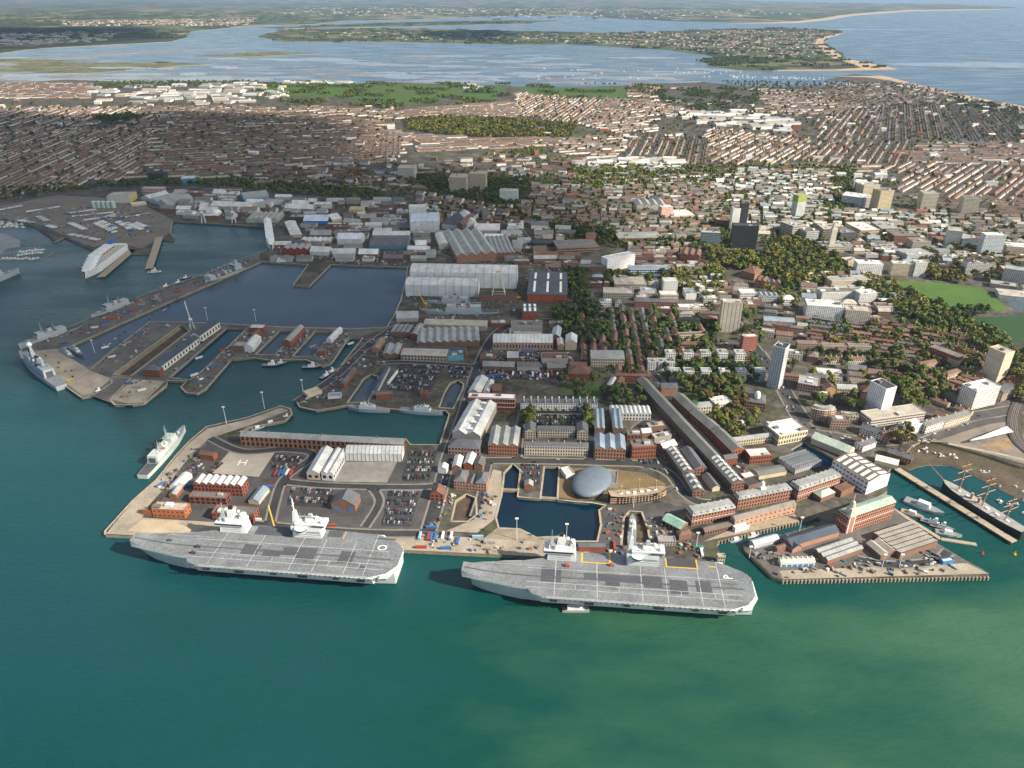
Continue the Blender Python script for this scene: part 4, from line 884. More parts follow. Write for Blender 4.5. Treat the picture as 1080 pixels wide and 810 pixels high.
for pts, w, m in (([(452, 560), (462, 525), (472, 485), (488, 440), (500, 400), (512, 370), (526, 350), (548, 340), (600, 338)], 15, M_TAR), ([(232, 549), (300, 556), (380, 562), (444, 563)], 10, M_TAR), ([(222, 462), (255, 476), (300, 474), (330, 480), (300, 505), (290, 530), (285, 552)], 9, M_TAR),
                  ([(300, 508), (345, 512), (430, 514), (470, 512)], 9, M_TAR), ([(392, 514), (400, 530), (385, 556)], 8, M_TAR), ([(470, 486), (560, 486), (640, 488), (680, 490), (706, 500), (722, 520), (740, 530), (768, 530)], 11, M_TAR), ([(515, 488), (508, 520), (500, 545)], 7, M_TAR),
                  ([(400, 383), (430, 382), (500, 386)], 8, M_TAR), ([(312, 424), (350, 400), (380, 372), (405, 352), (428, 340)], 12, M_TAR), ([(545, 486), (548, 455), (552, 436)], 9, M_TAR), ([(549, 434), (600, 435), (634, 435)], 8, M_TAR), ([(622, 486), (624, 455), (634, 436)], 9, M_TAR),
                  ([(661, 486), (668, 455), (690, 440)], 8, M_TAR), ([(690, 405), (740, 452), (790, 508), (800, 530)], 10, M_TAR), ([(600, 338), (640, 345), (700, 405), (780, 490)], 9, M_TAR), ([(800, 370), (824, 408), (850, 450), (880, 460), (940, 465), (1000, 445), (1080, 430)], 18, M_TAR2),
                  ([(760, 320), (780, 345), (806, 380), (830, 415), (850, 445)], 16, M_TAR), ([(905, 590), (940, 596), (985, 592), (1000, 582)], 9, M_TAR), ([(-20, 216), (60, 205), (110, 199), (170, 196), (230, 198), (330, 206), (400, 212), (440, 214)], 26, M_TAR2), ([(520, 215), (545, 240), (570, 270), (600, 300), (625, 325)], 18, M_TAR),
                  ([(430, 262), (470, 268), (500, 278), (550, 280), (640, 280), (700, 276)], 12, M_TAR2), ([(340, 268), (350, 248), (345, 240), (370, 228), (430, 224)], 12, M_TAR), ([(740, 200), (760, 230), (765, 262), (740, 268)], 12, M_TAR), ([(820, 162), (826, 185), (824, 215), (830, 240)], 26, M_TAR)):
    strip('pavement', smoothline(pts), w + 5, mat('pavement_slabs', (.20, .19, .17), var=.25, scale=.2), dz=.17); strip('road', smoothline(pts), w, m)
# --- left quay
bld('red brick block with seven white vaulted roofs beside the helipad', 206, 521, 257, 524, 11, 9, RED, WHITEM, ('barrely', 7), win=(3, 4.5), rh=3)
bld('low red brick block with white bays in front of the vaulted roofs', 201, 531, 240, 533, 7, 6, RED, FELT, win=(2, 6, .7, .7), plant=1)
bld('orange brick block with beige flat roofs at the left quay corner', 162, 545, 196, 547, 8, 8, (.36, .125, .05), BEIGE, win=(2, 5, .4, .3), plant=3)
bld('small orange brick annexe at the quay corner', 151, 543, 161, 544.5, 5, 3, (.36, .125, .05), FELT)
bld('red brick block with dark flat roof behind the left carrier front island', 225, 549, 268, 552, 8, 9, RED, FELT, win=(2, 5), plant=5)
bl('pale arched shed among parked cars on the left quay', 185, 517, 198, 503, 13, 4, WHITE, WHITEM, 'barrelx')
bl('small red shed below the pale arched shed', 183, 526, 191, 515, 9, 4, RED, LEAD)
bld('small red hut above the left quay car park', 211, 484, 226, 486, 5, 4, RED, TILE, 'gx')
bld('long brick storehouse with arched windows along the channel', 255, 470, 426, 479, 10, 6, (.29, .135, .07), LEAD, 'gx', rh=4.5, win=(2, 6.2, .5, .7), chim=3)
bld('white shed behind the walled court', 365, 486, 424, 487, 8, 9, WHITE, WHITEM, 'gx', ribs=14)
bl('white double shed with cream roof left of the court, outer one', 331, 506, 346, 480, 16, 7, CREAM, WHITEM, win=(1, 6, .5, .4))
bl('white shed with rooflights directly left of the court', 346, 507, 361, 481, 15, 8, WHITE, WHITEM, ('gx', 2), win=(1, 6, .5, .4))
bld('slate-roofed gabled brick shed with two blue doors', 350, 538, 375, 540, 7, 11, BRICK, SLATE, 'gy', doors=[(-.28, 6, 5, BLUE), (.28, 6, 5, BLUE)])
bl('low building with blue-grey metal roof beside the maroon yard', 268, 532, 279, 518, 13, 3.5, CREAM, BLUER)
bld('red brick gabled house below the channel road', 454, 528, 468, 529, 7, 8, RED, TILE, 'gy', rh=5, win=(2, 4))
bld('left wing of the slate-hipped pink brick pair by the oval dry dock', 479, 516, 491, 517, 9, 12, PINK, SLATE, 'hip', win=(3, 3), bands=1)
bld('lower middle link of the slate-hipped pink pair', 491.6, 517, 501, 518, 6, 10, PINK, SLATE, 'gy', win=(2, 3))
bld('right wing of the slate-hipped pink brick pair by the oval dry dock', 501.6, 518, 513, 519, 9, 12, PINK, SLATE, 'hip', win=(3, 3), bands=1)
for i, (a, b, c_, d, e, f, wc, rc) in enumerate([(462, 499, 471, 500, 5, 5, WHITE, WHITEM), (477, 497, 486, 497.5, 5, 11, BRICK, WHITEM), (489, 495, 498, 496, 6, 11, RED, WHITEM), (500, 496, 509, 497, 6, 8, BRICK, SLATE)]):
    bld(['tiny white gabled shed nearest the main dock road', 'white-roofed long gabled shed, second from the main dock road', 'red-fronted gabled shed with white roof', 'slate-roofed gabled shed next to the small boat dock'][i], a, b, c_, d, e, f, wc, rc, 'gy')
bld('brick block with hipped slate roof at the foot of the glazed hall', 473, 479, 506, 481, 8, 9, (.30, .2, .15), SLATE, 'hip', win=(2, 4), bands=1)
bl('grey double hall with glazed white roof bays on the main dock road', 492, 467, 510, 433, 38, 9, CONC, WHITEM, ('gx', 2), lights=5, rh=6)
bld('three-gabled brick boathouse with slate roofs', 515, 480, 546, 481.5, 11, 19, (.28, .13, .08), LEAD, ('gy', 3), win=(3, 3.4))
for i, (a, b, c_, d, hp, dp) in enumerate([(553, 480, 620, 481.5, 10, 4), (553.5, 463, 565, 463.2, 8, 9), (608.5, 463.4, 620, 463.6, 8, 9), (567, 461, 606, 461.5, 8, 3)]):
    bld(['white stone front range of the courtyard block with two pediments', 'left wing of the courtyard block', 'right wing of the courtyard block', 'rear range of the courtyard block'][i], a, b, c_, d, hp, dp, STONE, SLATE, 'gx' if i in (0, 3) else 'gy', win=(3, 3.2), bands=1 if i == 0 else 0, chim=4 if i == 0 else 0, rh=4, cat='building')
bld('long white terrace with dark roof and white chimney walls', 549, 433, 630, 433.5, 8, 5, (.72, .72, .70), SLATE, 'gx', party=11, win=(3, 3.4, .4, .5), rh=4, name='terrace')
bld('red brick hall with white bands and flat glazed roof', 494, 432, 543, 434, 13, 5, RED, DARK, win=(3, 3.4, .45, .55), bands=3, plant=2)
bl('white-roofed shed behind the banded brick hall', 500, 419, 509, 403, 18, 5, CREAM, WHITEM)
bl('narrow white shed behind the banded brick hall', 513, 417, 518, 405, 9, 4, WHITE, WHITEM)
bld('dark brick shed behind the banded brick hall', 519, 417, 529, 417, 5, 7, BRICK, TILE, 'gx')
bld('three-gabled slate storehouse right of the courtyard block', 627, 484, 659, 485.5, 11, 15, (.27, .14, .09), BLUER, ('gy', 3), win=(3, 3.6))
bl('left rear slate range of the three-gabled storehouse', 632, 461, 631, 440, 13, 9, BRICK, BLUER, ('gx', 2)); bl('right rear slate range of the three-gabled storehouse', 651, 461, 649, 440, 13, 9, BRICK, BLUER, ('gx', 2))
bld('three-storey red brick block with flat roof beside the curved road', 666, 484, 691, 482.5, 12, 7, RED, FELT, win=(3, 3.2), plant=3)
for i, (a, b, c_, d, hp, dp, wc, rc, rf) in enumerate([(661, 467, 676, 467, 8, 6, BRICK, FELT, 'flat'), (677, 463, 687, 462, 6, 5, BRICK, WHITEM, 'gx'), (684, 456, 702, 454, 5, 5, BROWN, BEIGE, 'flat'), (690, 466, 708, 463, 4, 4, BEIGE, WHITEM, 'flat'), (700, 479, 714, 474, 5, 6, BRICK, WHITEM, 'gx'), (694, 474, 704, 472, 4, 4, WHITE, WHITEM, 'hip')]):
    bld(['brick workshop with dark flat roof above the brick block', 'little white-roofed workshop among the yard buildings', 'brown workshop with beige roof near the ropehouse', 'flat white-roofed yard building', 'gabled brick workshop leaning on the ropehouse road', 'small white hipped yard office'][i], a, b, c_, d, hp, dp, wc, rc, rf, plant=1 if rf == 'flat' else 0, win=(2, 4) if i == 0 else None)
bld('long white shed with many roof bays above the slate storehouse', 644, 443, 686, 443.5, 7, 8, WHITE, WHITEM, ('gy', 9), win=(2, 4))
bld('red brick terrace with chimneys at the head of the ropehouse', 649, 403, 684, 404, 7, 3, RED, TILE, 'gx', chim=9, win=(3, 3.4))
bl('dark red shed with white roof strip near the ropehouse head', 640, 416, 648, 403, 11, 4, BRICK, WHITEM); bl('dark red shed beside the ropehouse head', 650, 411, 655, 402, 11, 5, RED, TILE)
rp = [((777, 519), (752, 491.5)), ((751.7, 491), (727, 464.3)), ((726.7, 464), (702, 436.7)), ((701.7, 436.4), (676, 408))]
for i, (a, b) in enumerate(rp):
    bl(['ropehouse section with white rooflights at the near end', 'second section of the long brick ropehouse', 'third section of the long brick ropehouse', 'far end section of the long brick ropehouse'][i], *b, *a, 17, 12 - i, BRICK, (.145, .15, .142), 'gx', h=13, rh=5, win=(3, 3.6), lights=7 if i == 0 else 0, chim=0 if i else 0, name='ropehouse', ribs=0, group='ropehouse sections')
for i, (a, b) in enumerate([((714, 425), (731, 441)), ((732, 442), (754, 461)), ((755, 462), (777, 484))]):
    bl(['far storehouse of the row beside the ropehouse', 'middle storehouse of the row beside the ropehouse', 'near storehouse of the row beside the ropehouse, red gable end'][i], *a, *b, 18, 10, BRICK if i < 2 else RED, (.16, .17, .16), 'gx', h=13, rh=5, win=(3, 3.8), name='storehouse')
bl('dark slate gabled store near the curved road', 738, 500, 723, 479, 16, 6, BRICK, SLATE, win=(2, 4)); bl('brick range with small rooflights on the curved road', 725, 505, 707, 480, 15, 7, BRICK, FELT, lights=6, win=(2, 4))
bl('brick range at the bend of the curved road', 736, 524, 725, 506, 14, 6, BRICK, FELT, lights=3, win=(2, 4)); bl('small slate house with white gable below the ropehouse', 755, 518, 744, 504, 10, 4, CREAM, SLATE)
bld('nearest brick storehouse with white mansard roof and dormers', 729, 555, 774, 546, 11, 8, (.31, .15, .10), LEAD, 'mansard', rh=3.5, win=(3, 3.6), bands=2, name='storehouse')
bl('low building with pale green copper roof by the monitor dock', 702, 550, 721, 560, 15, 5, BRICK, (.25, .42, .34), win=(1, 4))
bld('low brick building with brown roof and blue shop fronts on the quay', 743, 565, 772, 558, 4, 5, BRICK, (.13, .11, .09), 'gx', win=(1, 3, .6, .6))
bld('long pink brick building on the ferry quay', 774, 558, 838, 541, 9, 5, (.42, .26, .19), (.20, .18, .16), 'gx', win=(2, 6, .3, .3), rh=3)
bld('white lean-to on the ferry quay', 775, 562, 790, 558, 4, 3, WHITE, WHITEM)
o = bld('brick storehouse with white cupola behind the ferry quay', 777, 538, 833, 527, 11, 6, (.31, .16, .11), LEAD, 'mansard', rh=3, win=(3, 3.6), name='storehouse')
mb = MB(); mb.box(-3.2, 3.2, 5, 11.4, 15, 21, 0); mb.cyl(0, 8.2, 21, 25, 2.6, 2.4, 8); mb.ball(0, 8.2, 25, 2.4, half=True); mb.bar((0, 8.2, 27), (0, 8.2, 31), .25); mb.build('cupola', M_WHITE, o)
bld('brick storehouse with white mansard next to the white boathouse', 840, 529, 884, 514, 12, 7, (.33, .17, .12), LEAD, 'mansard', rh=3.5, win=(3, 3.6), bands=2, name='storehouse')
bld('small greenish-roofed brick house below the white boathouse', 865, 530, 880, 524, 5, 6, BRICK, GREENM, 'hip'); bld('small brick house against the white boathouse', 886, 525, 900, 519, 6, 5, BRICK, TILE, 'flat')
bl('large white boathouse with brown striped roof', 887, 494, 924, 517, 38, 13, (.80, .80, .78), (.14, .12, .10), ('gx', 1), h=18, rh=4, win=(3, 5, .6, .3), winsides=(1, 0, 1, 0), lights=6, name='boathouse')
bl('long shed with pale green roof beside the mast pond', 858, 465, 897, 481, 18, 6, CREAM, (.42, .50, .43), name='boathouse')
o = bld('semaphore building with white stone bands by the harbour', 891, 563, 940, 546, 17, 8, (.34, .16, .10), GREENM, 'gx', rh=3, win=(5, 3.2), bands=2, name='signal_building')
mb = MB(); mb.box(-33.4, -25, -.5, 8, 0, 22, 0, (.36, .18, .12)); mb.build('tower_shaft', M_V, o)
for q in (-33.5, -25.9):
    mb = MB(); mb.box(q, q + 1, -.7, .3, 0, 22, 0); mb.build('quoin', M_WHITE, o)
mb = MB(); mb.box(-33.9, -24.5, -1, 8.5, 22, 24, 0); mb.box(-32.9, -25.5, 0, 7.5, 24, 32, 0); mb.cyl(-29.2, 3.8, 32, 38, 3.0, 2.7, 8); mb.ball(-29.2, 3.8, 38, 2.5, half=True); mb.bar((-29.2, 3.8, 40), (-29.2, 3.8, 48), .3); mb.build('signal_tower', mat('pale_stone', (.55, .50, .42), var=.15), o)
bld('long shed with dark blue slate roof on the harbour peninsula', 834, 581, 884, 566, 5, 9, PINK, NAVY, 'gx'); bl('short slate wing of the peninsula shed', 826, 569, 840, 582, 12, 4, PINK, NAVY)
bld('workshop with three slate-and-white ridges on the peninsula', 872, 596, 909, 583, 5, 12, BRICK, LEAD, ('gx', 3)); 
bld('wide beige sawtooth workshop on the peninsula', 948, 590, 987, 577, 6, 22, BRICK, BEIGE, ('sawx', 6)); bld('small twin-ridged beige shed before the sawtooth workshop', 928, 591, 944, 586, 5, 13, BRICK, BEIGE, ('gy', 2))
bld('white shed with blue doors on the peninsula quay', 823, 598, 859, 597, 4, 6, WHITE, (.5, .47, .4), 'gx', chim=7, doors=[(q, 4, 3, BLUE) for q in (-.4, -.24, -.08, .08, .24, .4)])
bld('light blue metal canopy at the tip of the peninsula', 795, 579, 821, 572, 4, 5, GREYM, (.47, .53, .58), 'gx'); bld('small brick hut behind the light blue canopy', 819, 584, 828, 581, 5, 3, BRICK, TILE, 'gx')
bld('blue and white kiosk near the peninsula car park', 994, 596, 1006, 594, 3, 3, BLUE, WHITEM)
bld('brick house below the curved road on the monitor dock', 694, 576, 712, 576, 5, 5, CONC, LEAD, win=(2, 3)); bld('round-ended brick pump house by the dock', 716, 570, 729, 568, 5, 5, BRICK, TILE, 'hip')
bld('red brick store with dark roof behind the right carrier front island', 610, 582, 638, 582, 5, 5, RED, SLATE, 'gx'); bld('brick kiosk on the small dock pier', 553, 516, 562, 516.5, 4, 5, RED, LEAD, 'gy')
bld('sandstone gate block at the end of the right carrier jetty', 756, 594, 764, 594, 7, 3, STONE, BEIGE, win=(2, 2.5))
bld('white ticket hall left of the oval museum', 597, 506, 606, 504, 4, 8, WHITE, WHITEM, 'flat'); bld('dark flat annexe right of the oval museum', 640, 514, 650, 515, 4, 14, GREYM, FELT)
# oval museum
c = P(624, 512); R0 = empty('oval_museum', (c.x, c.y, LZ), math.radians(62)); tag(R0, 'oval museum with blue-grey shell roof beside the basin', 'museum')
mb = MB(); a_, b_ = 33, 22; K = 32
ell = lambda s, z: [(a_ * s * math.cos(2 * math.pi * i / K), b_ * s * math.sin(2 * math.pi * i / K), z) for i in range(K)]
mb.hexa(ell(.9, 0), ell(1, 6), 0); mb.build('wall', mat('black_timber', (.10, .11, .115), var=.2, stripe=(1.5, 2, .25)), R0)
mb = MB(); rings = [ell(math.cos(t), 6 + 8 * math.sin(t)) for t in [math.pi / 2 * i / 8 for i in range(8)]]
for ra, rb in zip(rings, rings[1:]):
    for i in range(K): mb.face([ra[i], ra[(i + 1) % K], rb[(i + 1) % K], rb[i]])
mb.face(rings[-1]); mb.build('shell_roof', mat('zinc_shell', (.13, .165, .205), rough=.5, var=.1, stripe=(11, 0, .18, .04)), R0, smooth=True)
occ_poly([(c.x + 35 * math.cos(t), c.y + 35 * math.sin(t)) for t in [k * .4 for k in range(16)]])
# --- dock fingers
bl('long shed with black roof and white wall beside the dry dock, near part', 165, 393, 206, 362, 17, 6, (.62, .60, .54), NAVY, win=(1, 8, .4, .5)); bl('long shed with black roof and white wall beside the dry dock, far part', 207, 361, 228, 346, 18, 7, (.62, .60, .54), NAVY, win=(1, 8, .4, .5))
bld('red brick house at the end of the black-roofed shed', 152, 397, 169, 398, 7, 4, RED, SLATE, 'hip', win=(3, 3))
for i, (q, w, hp, wc, rc, rf) in enumerate([((246, 371, 258, 371.5), 0, 6, BRICK, LEAD, 'flat'), ((262, 371, 271, 360), 17, 5, WHITE, WHITEM, 'gx'), ((263, 350, 278, 350.5), 0, 4, RED, WHITEM, 'flat'), ((266, 358, 274, 352), 9, 4, RED, TILE, 'gx'), ((303, 366, 318, 350), 13, 6, RED, LEAD, 'gx'), ((347, 362, 359, 350), 9, 4, WHITE, WHITEM, 'gx'), ((334, 375, 343, 375), 0, 4, RED, FELT, 'flat'), ((325, 420, 340, 415), 0, 3, CREAM, CREAM, 'flat'), ((361, 409, 374, 392), 8, 4, RED, SLATE, 'gx'), ((346, 421, 360, 420), 0, 2, WHITE, BLUER, 'flat'), ((397, 422, 414, 421), 0, 5, RED, FELT, 'flat'), ((443, 419, 451, 419), 0, 4, RED, TILE, 'gx'), ((395, 417, 409, 390), 7, 4, GREYM, NAVY, 'gx'), ((409, 406, 419, 393), 3, 2, WHITE, WHITEM, 'gx')]):
    lb = ['brick and grey workshop on the second dock finger', 'white shed on the second dock finger', 'white-roofed red block at the head of the second dock finger', 'small red gabled shed on the second dock finger', 'red gabled shed with grey roof on the third dock finger', 'long white shed on the fourth dock finger', 'red hut at the tip of the fourth dock finger', 'low cream wall building on the arrow-shaped quay', 'red brick range with dark roof by the first horseshoe dock', 'flat white store on the arrow-shaped quay', 'red brick office above the moored minehunter', 'small red office beside the large car park', 'long dark shed right of the first horseshoe dock', 'thin white shelter at the edge of the large car park'][i]
    if w: bl(lb, *q, w, hp, wc, rc, rf)
    else: bld(lb, *q, hp, 4 if i else 5, wc, rc, rf)
# --- factories north of the channel
bld('factory with eight grey roof ridges above the large car park', 440, 367, 506, 365, 5, 15, BRICK, LEAD, ('gy', 8)); bld('low red shed with navy roof in front of the ridged factory', 436, 373, 491, 375, 4, 4, RED, NAVY, 'gx')
bld('beige flat factory hall along the car park road', 423, 380, 471, 381.5, 6, 7, BEIGE, BEIGE, 'gx', rh=2, win=(2, 5)); bld('small blue-green office beside the beige factory hall', 472, 381, 489, 380, 5, 5, TEAL, SLATE, plant=2)
bl('brick gabled shed by the lock road', 396, 372, 403, 361, 12, 4, (.30, .19, .12), (.22, .17, .12)); bld('grey ridged shed by the lock road', 404, 378, 421, 378, 4, 11, BRICK, LEAD, ('gy', 2))
bld('grey workshop at the corner of the big basin', 412, 355, 432, 356, 5, 8, BRICK, LEAD, ('sawy', 4)); bl('brick gabled shed between the factories', 437, 358, 444, 347, 12, 5, RED, LEAD)
bld('long beige hall beneath the ship halls', 447, 347, 513, 349, 5, 6, BEIGE, BEIGE, 'gx', rh=3)
bld('white ribbed mill with brick base and tall chimney', 520, 369, 583, 369.5, 8, 8, (.40, .27, .19), WHITEM, 'gx', ribs=16, win=(1, 5, .4, .4))
mb = MB(); c = P(538, 366); mb.cyl(c.x, c.y + 12, LZ, LZ + 28, 2.0, 1.7, 10); tag(mb.build('chimney', mat('grey_stack', (.36, .37, .38))), 'pale tall chimney stack behind the white ribbed mill', 'chimney')
bld('grey plant block behind the mill, upper', 539, 350, 572, 350.5, 6, 6, CONC, FELT, plant=4); bld('grey plant block behind the mill, lower', 541, 358, 571, 358, 4, 4, GREYM, LEAD, plant=2)
bl('slate gabled house right of the mill', 586, 361, 588, 351, 15, 6, RED, (.33, .37, .40)); bld('white gabled shed right of the mill', 596, 369, 608, 369.5, 8, 8, CREAM, WHITEM, 'gy'); bld('tiny white gabled shed right of the mill', 588, 369, 595, 369, 5, 7, PINK, WHITEM, 'gy')
bld('brick drill hall with brown hipped roof', 599, 400, 622, 401, 6, 8, RED, TILE, 'hip'); bld('cream office block with long grey roof', 623, 387, 658, 387.5, 9, 9, CREAM, LEAD, 'gx', win=(3, 3.6), rh=5); bld('red sheds below the mill yard', 601, 390, 619, 390, 3, 5, RED, TILE, 'gx')
bld('big white ship hall at the basin corner, front', 428, 312, 504, 313.5, 12, 8, (.62, .64, .62), WHITEM, 'barrelx', rh=6, ribs=9, name='ship_hall'); bld('taller white ship hall behind the front hall', 433, 302.5, 545, 304.5, 16, 9, (.64, .66, .64), WHITEM, 'barrelx', rh=6, ribs=13, name='ship_hall')
bld('dark workshop under the white ship halls', 505, 318, 545, 319, 6, 4, BRICK, DARK); bld('slate-roofed boat hall with six white rooflights and red walls', 556, 318, 598, 319, 8, 24, RED, (.075, .09, .11), 'gx', rh=6, lights=3, doors=[(-.33, 22, 12, (.33, .09, .05)), (0, 22, 12, (.33, .09, .05)), (.33, 20, 10, (.3, .08, .05))], name='boat_hall')
bld('red tower-like shed with dark roof below the boat hall', 551, 338, 567, 338, 9, 9, RED, NAVY, 'gx', rh=1.5, lights=3)
bl('great brick hall with four grey ridges', 503, 276, 487, 250, 88, 7, (.30, .16, .10), (.33, .345, .335), ('gx', 4), rh=8, lights=0, name='factory'); bl('five-ridged grey workshop right of the great brick hall', 531, 272, 524, 254, 50, 5, BRICK, LEAD, ('gx', 5))
bl('white gabled shed above the great brick hall', 498, 241, 490, 229, 28, 5, WHITE, WHITEM); bld('low pale shed above the great brick hall', 500, 247, 527, 247, 4, 7, CONC, WHITEM, 'gx'); bl('white curved-roof shed left of the great brick hall', 469, 263, 464, 251, 24, 5, CREAM, WHITEM, 'barrelx')
bld('tall white hall with pale blue roof', 433, 245.5, 463, 245, 12, 9, WHITE, (.46, .54, .62), 'gx', rh=3, ribs=5); bld('taller white block behind the pale blue-roofed hall', 432, 232, 450, 231.5, 13, 3, WHITE, WHITEM)
bld('long dark-roofed hall with brick sides', 466, 241, 487, 243, 5, 13, (.5, .5, .48), (.06, .065, .08), 'gx', rh=2); bld('brick block with pinnacles beside the dark-roofed hall', 482, 244, 488, 244.5, 8, 10, BROWN, TILE, 'gy')
for i, q in enumerate([(356, 258, 382, 258, 6, 5, WHITE, (.55, .6, .66), 'gx'), (390, 263, 430, 263, 4, 9, (.10, .25, .33), SLATE, 'gx'), (393, 251, 432, 251, 3, 3, CONC, WHITEM, 'gx'), (320, 237, 346, 237, 4, 6, BLUE, (.45, .55, .66), 'gx'), (260, 235, 293, 235, 4, 7, (.35, .38, .30), LEAD, ('gy', 6)), (298, 268.5, 325, 269, 6, 5, (.24, .055, .035), LEAD, ('gy', 4)), (327, 269, 347, 270, 4, 4, WHITE, WHITEM, 'gx'), (316, 257, 349, 257, 2.5, 4, CREAM, WHITEM, ('barrely', 6)), (327, 251, 349, 251, 3, 4, BROWN, LEAD, 'gx'), (351, 236, 361, 234, 4, 4, CREAM, WHITEM, 'gx'), (362, 237, 377, 238, 2.5, 3, CONC, LEAD, 'gx'), (368, 225, 383, 225, 4, 3, YEL, BEIGE, 'flat'), (258, 213, 284, 210, 4, 5, (.25, .35, .45), LEAD, 'gx'), (222, 220, 265, 222, 3, 4, CREAM, WHITEM, 'gx'), (300, 222, 330, 223, 2.5, 3, CONC, WHITEM, 'gx'), (176, 218, 204, 211, 3, 4, GREYM, LEAD, ('gx', 2)), (160, 213, 181, 208, 2.5, 2.5, WHITE, WHITEM, 'gx'), (139, 218, 155, 216, 2, 2, CREAM, WHITEM, 'flat'), (151, 207, 173, 207, 8, 2, (.45, .33, .33), CONC, 'flat'), (192, 195, 207, 194, 6, 3, TEAL, WHITEM, 'flat'), (157, 191, 174, 191, 8, 2, DARK, DARK, 'flat')]):
    lb = ['white hall with bluish roof by the basin road', 'striped slate hall with blue-green base', 'long pale shed behind the striped slate hall', 'bright blue warehouse with pale roof', 'green-grey warehouse with ridged roof beside the white ship', 'dark red warehouse with four grey ridges', 'white shed beside the dark red warehouse', 'row of white wavy roofs behind the dark red warehouse', 'brown shed behind the wavy roofs', 'cream shed on the basin road bend', 'low grey shed on the basin road bend', 'yellow office on the basin road bend', 'grey-blue warehouse on the commercial quay', 'long pale transit shed by the white cranes', 'pale transit shed behind the blue warehouse', 'long grey shed on the ferry port quay', 'white shed above the long grey ferry port shed', 'low white terminal roof in the lorry park', 'pink office block with white ends beyond the lorry park', 'white and turquoise block beyond the port road', 'dark block among trees beyond the port road'][i]
    bld(lb, *q, ribs=10 if i == 1 else 0, win=(3, 4) if i in (18, 19) else None)
bl('long white-roofed shed set slantwise on the basin quay', 313, 251, 306, 236, 26, 3, CONC, WHITEM, rh=2); bld('grey ferry-port hall with yellow right side', 114, 214.5, 138, 214, 7, 5, (.50, .50, .46), BEIGE, 'gx', rh=2, cols=YEL)
for i in range(5):
    c = P(100 + i * 5, 219); mb = MB(); mb.cyl(c.x, c.y, LZ, LZ + 17, 6.2, 6.2, 12); mb.cyl(c.x, c.y, LZ + 17, LZ + 18.5, 6.2, 2, 12)
    tag(mb.build('storage_tank', mat('pale_green_tank', (.42, .56, .48), var=.1)), ['leftmost', 'second', 'middle', 'fourth', 'rightmost'][i] + ' pale green tank of the row in the ferry port', 'tank', 'pale green tanks')
for i, (a, b) in enumerate([(207, 229), (229, 227)]):
    c = P(a, b); mb = MB(); mb.cyl(c.x, c.y, LZ, LZ + 5, 13, 13, 14); mb.ball(c.x, c.y, LZ + 5, 13, rz=11, k=14, half=True); tag(mb.build('storage_dome', M_WHITE, smooth=False), ['left', 'right'][i] + ' white domed store on the commercial quay', 'dome', 'white domed stores')
# ================================================================== the town: named blocks first
def tower(label, *q, **k): k.setdefault('name', 'tower_block'); k.setdefault('cat', 'tower'); k.setdefault('plant', 1); return bld(label, *q, **k)
TW = dict(win=(12, 3.2, .55, .55))
tower('cream tower block, left of the twin pair behind the ship halls', 474, 203, 492, 203.5, 16, 4, (.50, .45, .34), BEIGE, win=(14, 3, .45, .6)); tower('cream tower block, right of the twin pair behind the ship halls', 495, 200, 512, 200.5, 17, 3, (.50, .45, .34), BEIGE, win=(15, 3, .45, .6))
tower('pale slab block left of the twin cream towers', 420, 189, 437, 189.5, 12, 3, (.52, .50, .44), BEIGE, win=(10, 3, .5, .5)); tower('white slab block right of the twin cream towers', 527, 213, 546, 213.5, 12, 2, (.66, .67, .66), CONC, win=(10, 3, .5, .5))
bld('bright white office slab beyond the boat hall', 640, 287, 669, 281, 13, 3, (.74, .75, .75), WHITEM, win=(6, 4, .3, .3)); bld('long brown brick block left of the white office slab', 611, 288, 639, 287, 6, 3, BROWN, SLATE, win=(3, 4))
bld('pale blue and white offices with dark windows', 663, 291, 706, 291, 7, 4, (.50, .58, .64), BLUER, win=(3, 5, .75, .5)); bld('beige flat-roofed college block, front', 636, 315, 668, 316, 6, 6, CONC, BEIGE, win=(3, 4), plant=3); bld('beige flat-roofed college block, rear', 648, 306, 682, 306, 6, 8, CONC, BEIGE, win=(3, 4), plant=3)
bld('white tall block among the college buildings', 699, 309, 714, 309, 12, 4, WHITE, WHITEM, win=(5, 5, .3, .3)); bld('white low block at the foot of the white tall block', 696, 317, 715, 317, 6, 4, CREAM, WHITEM, win=(2, 4)); bld('long red-brown brick range below the college', 669, 324, 714, 325, 6, 3, (.25, .11, .075), SLATE, 'gx', win=(3, 4))
bld('low white roofs right of the brick range', 716, 327, 749, 327, 3, 3, WHITE, WHITEM, plant=2); bld('blue-roofed white block behind the low white roofs', 723, 316, 734, 316, 6, 6, WHITE, BLUER, plant=1); bld('small white block behind the low white roofs', 735, 309, 743, 309, 6, 4, WHITE, WHITEM)
bld('brown decked car park near the church', 588, 267, 632, 265, 5, 8, (.30, .20, .15), FELT, win=(2, 6, .9, .4)); bld('black flat-roofed store in the dock gate yard', 561, 260, 584, 260, 3, 5, DARK, DARK); bld('red brick church by the decked car park', 618, 257, 628, 257, 6, 4, RED, TILE, 'gx', name='church', cat='church')
bld('brown brick shopping block with grey roof decks', 652, 258, 699, 257, 6, 7, BRICK, LEAD, win=(3, 6), plant=6); bld('grey multi-ridge market hall', 671, 223, 702, 223, 6, 6, CONC, LEAD, ('gy', 4)); tower('red and white round-cornered tower beside the market hall', 697, 231, 709, 230, 12, 2, (.55, .38, .32), WHITEM, win=(8, 4, .3, .5))
bld('wide white flat store near the round-cornered tower', 710, 232, 733, 231, 4, 6, CREAM, WHITEM, plant=3)
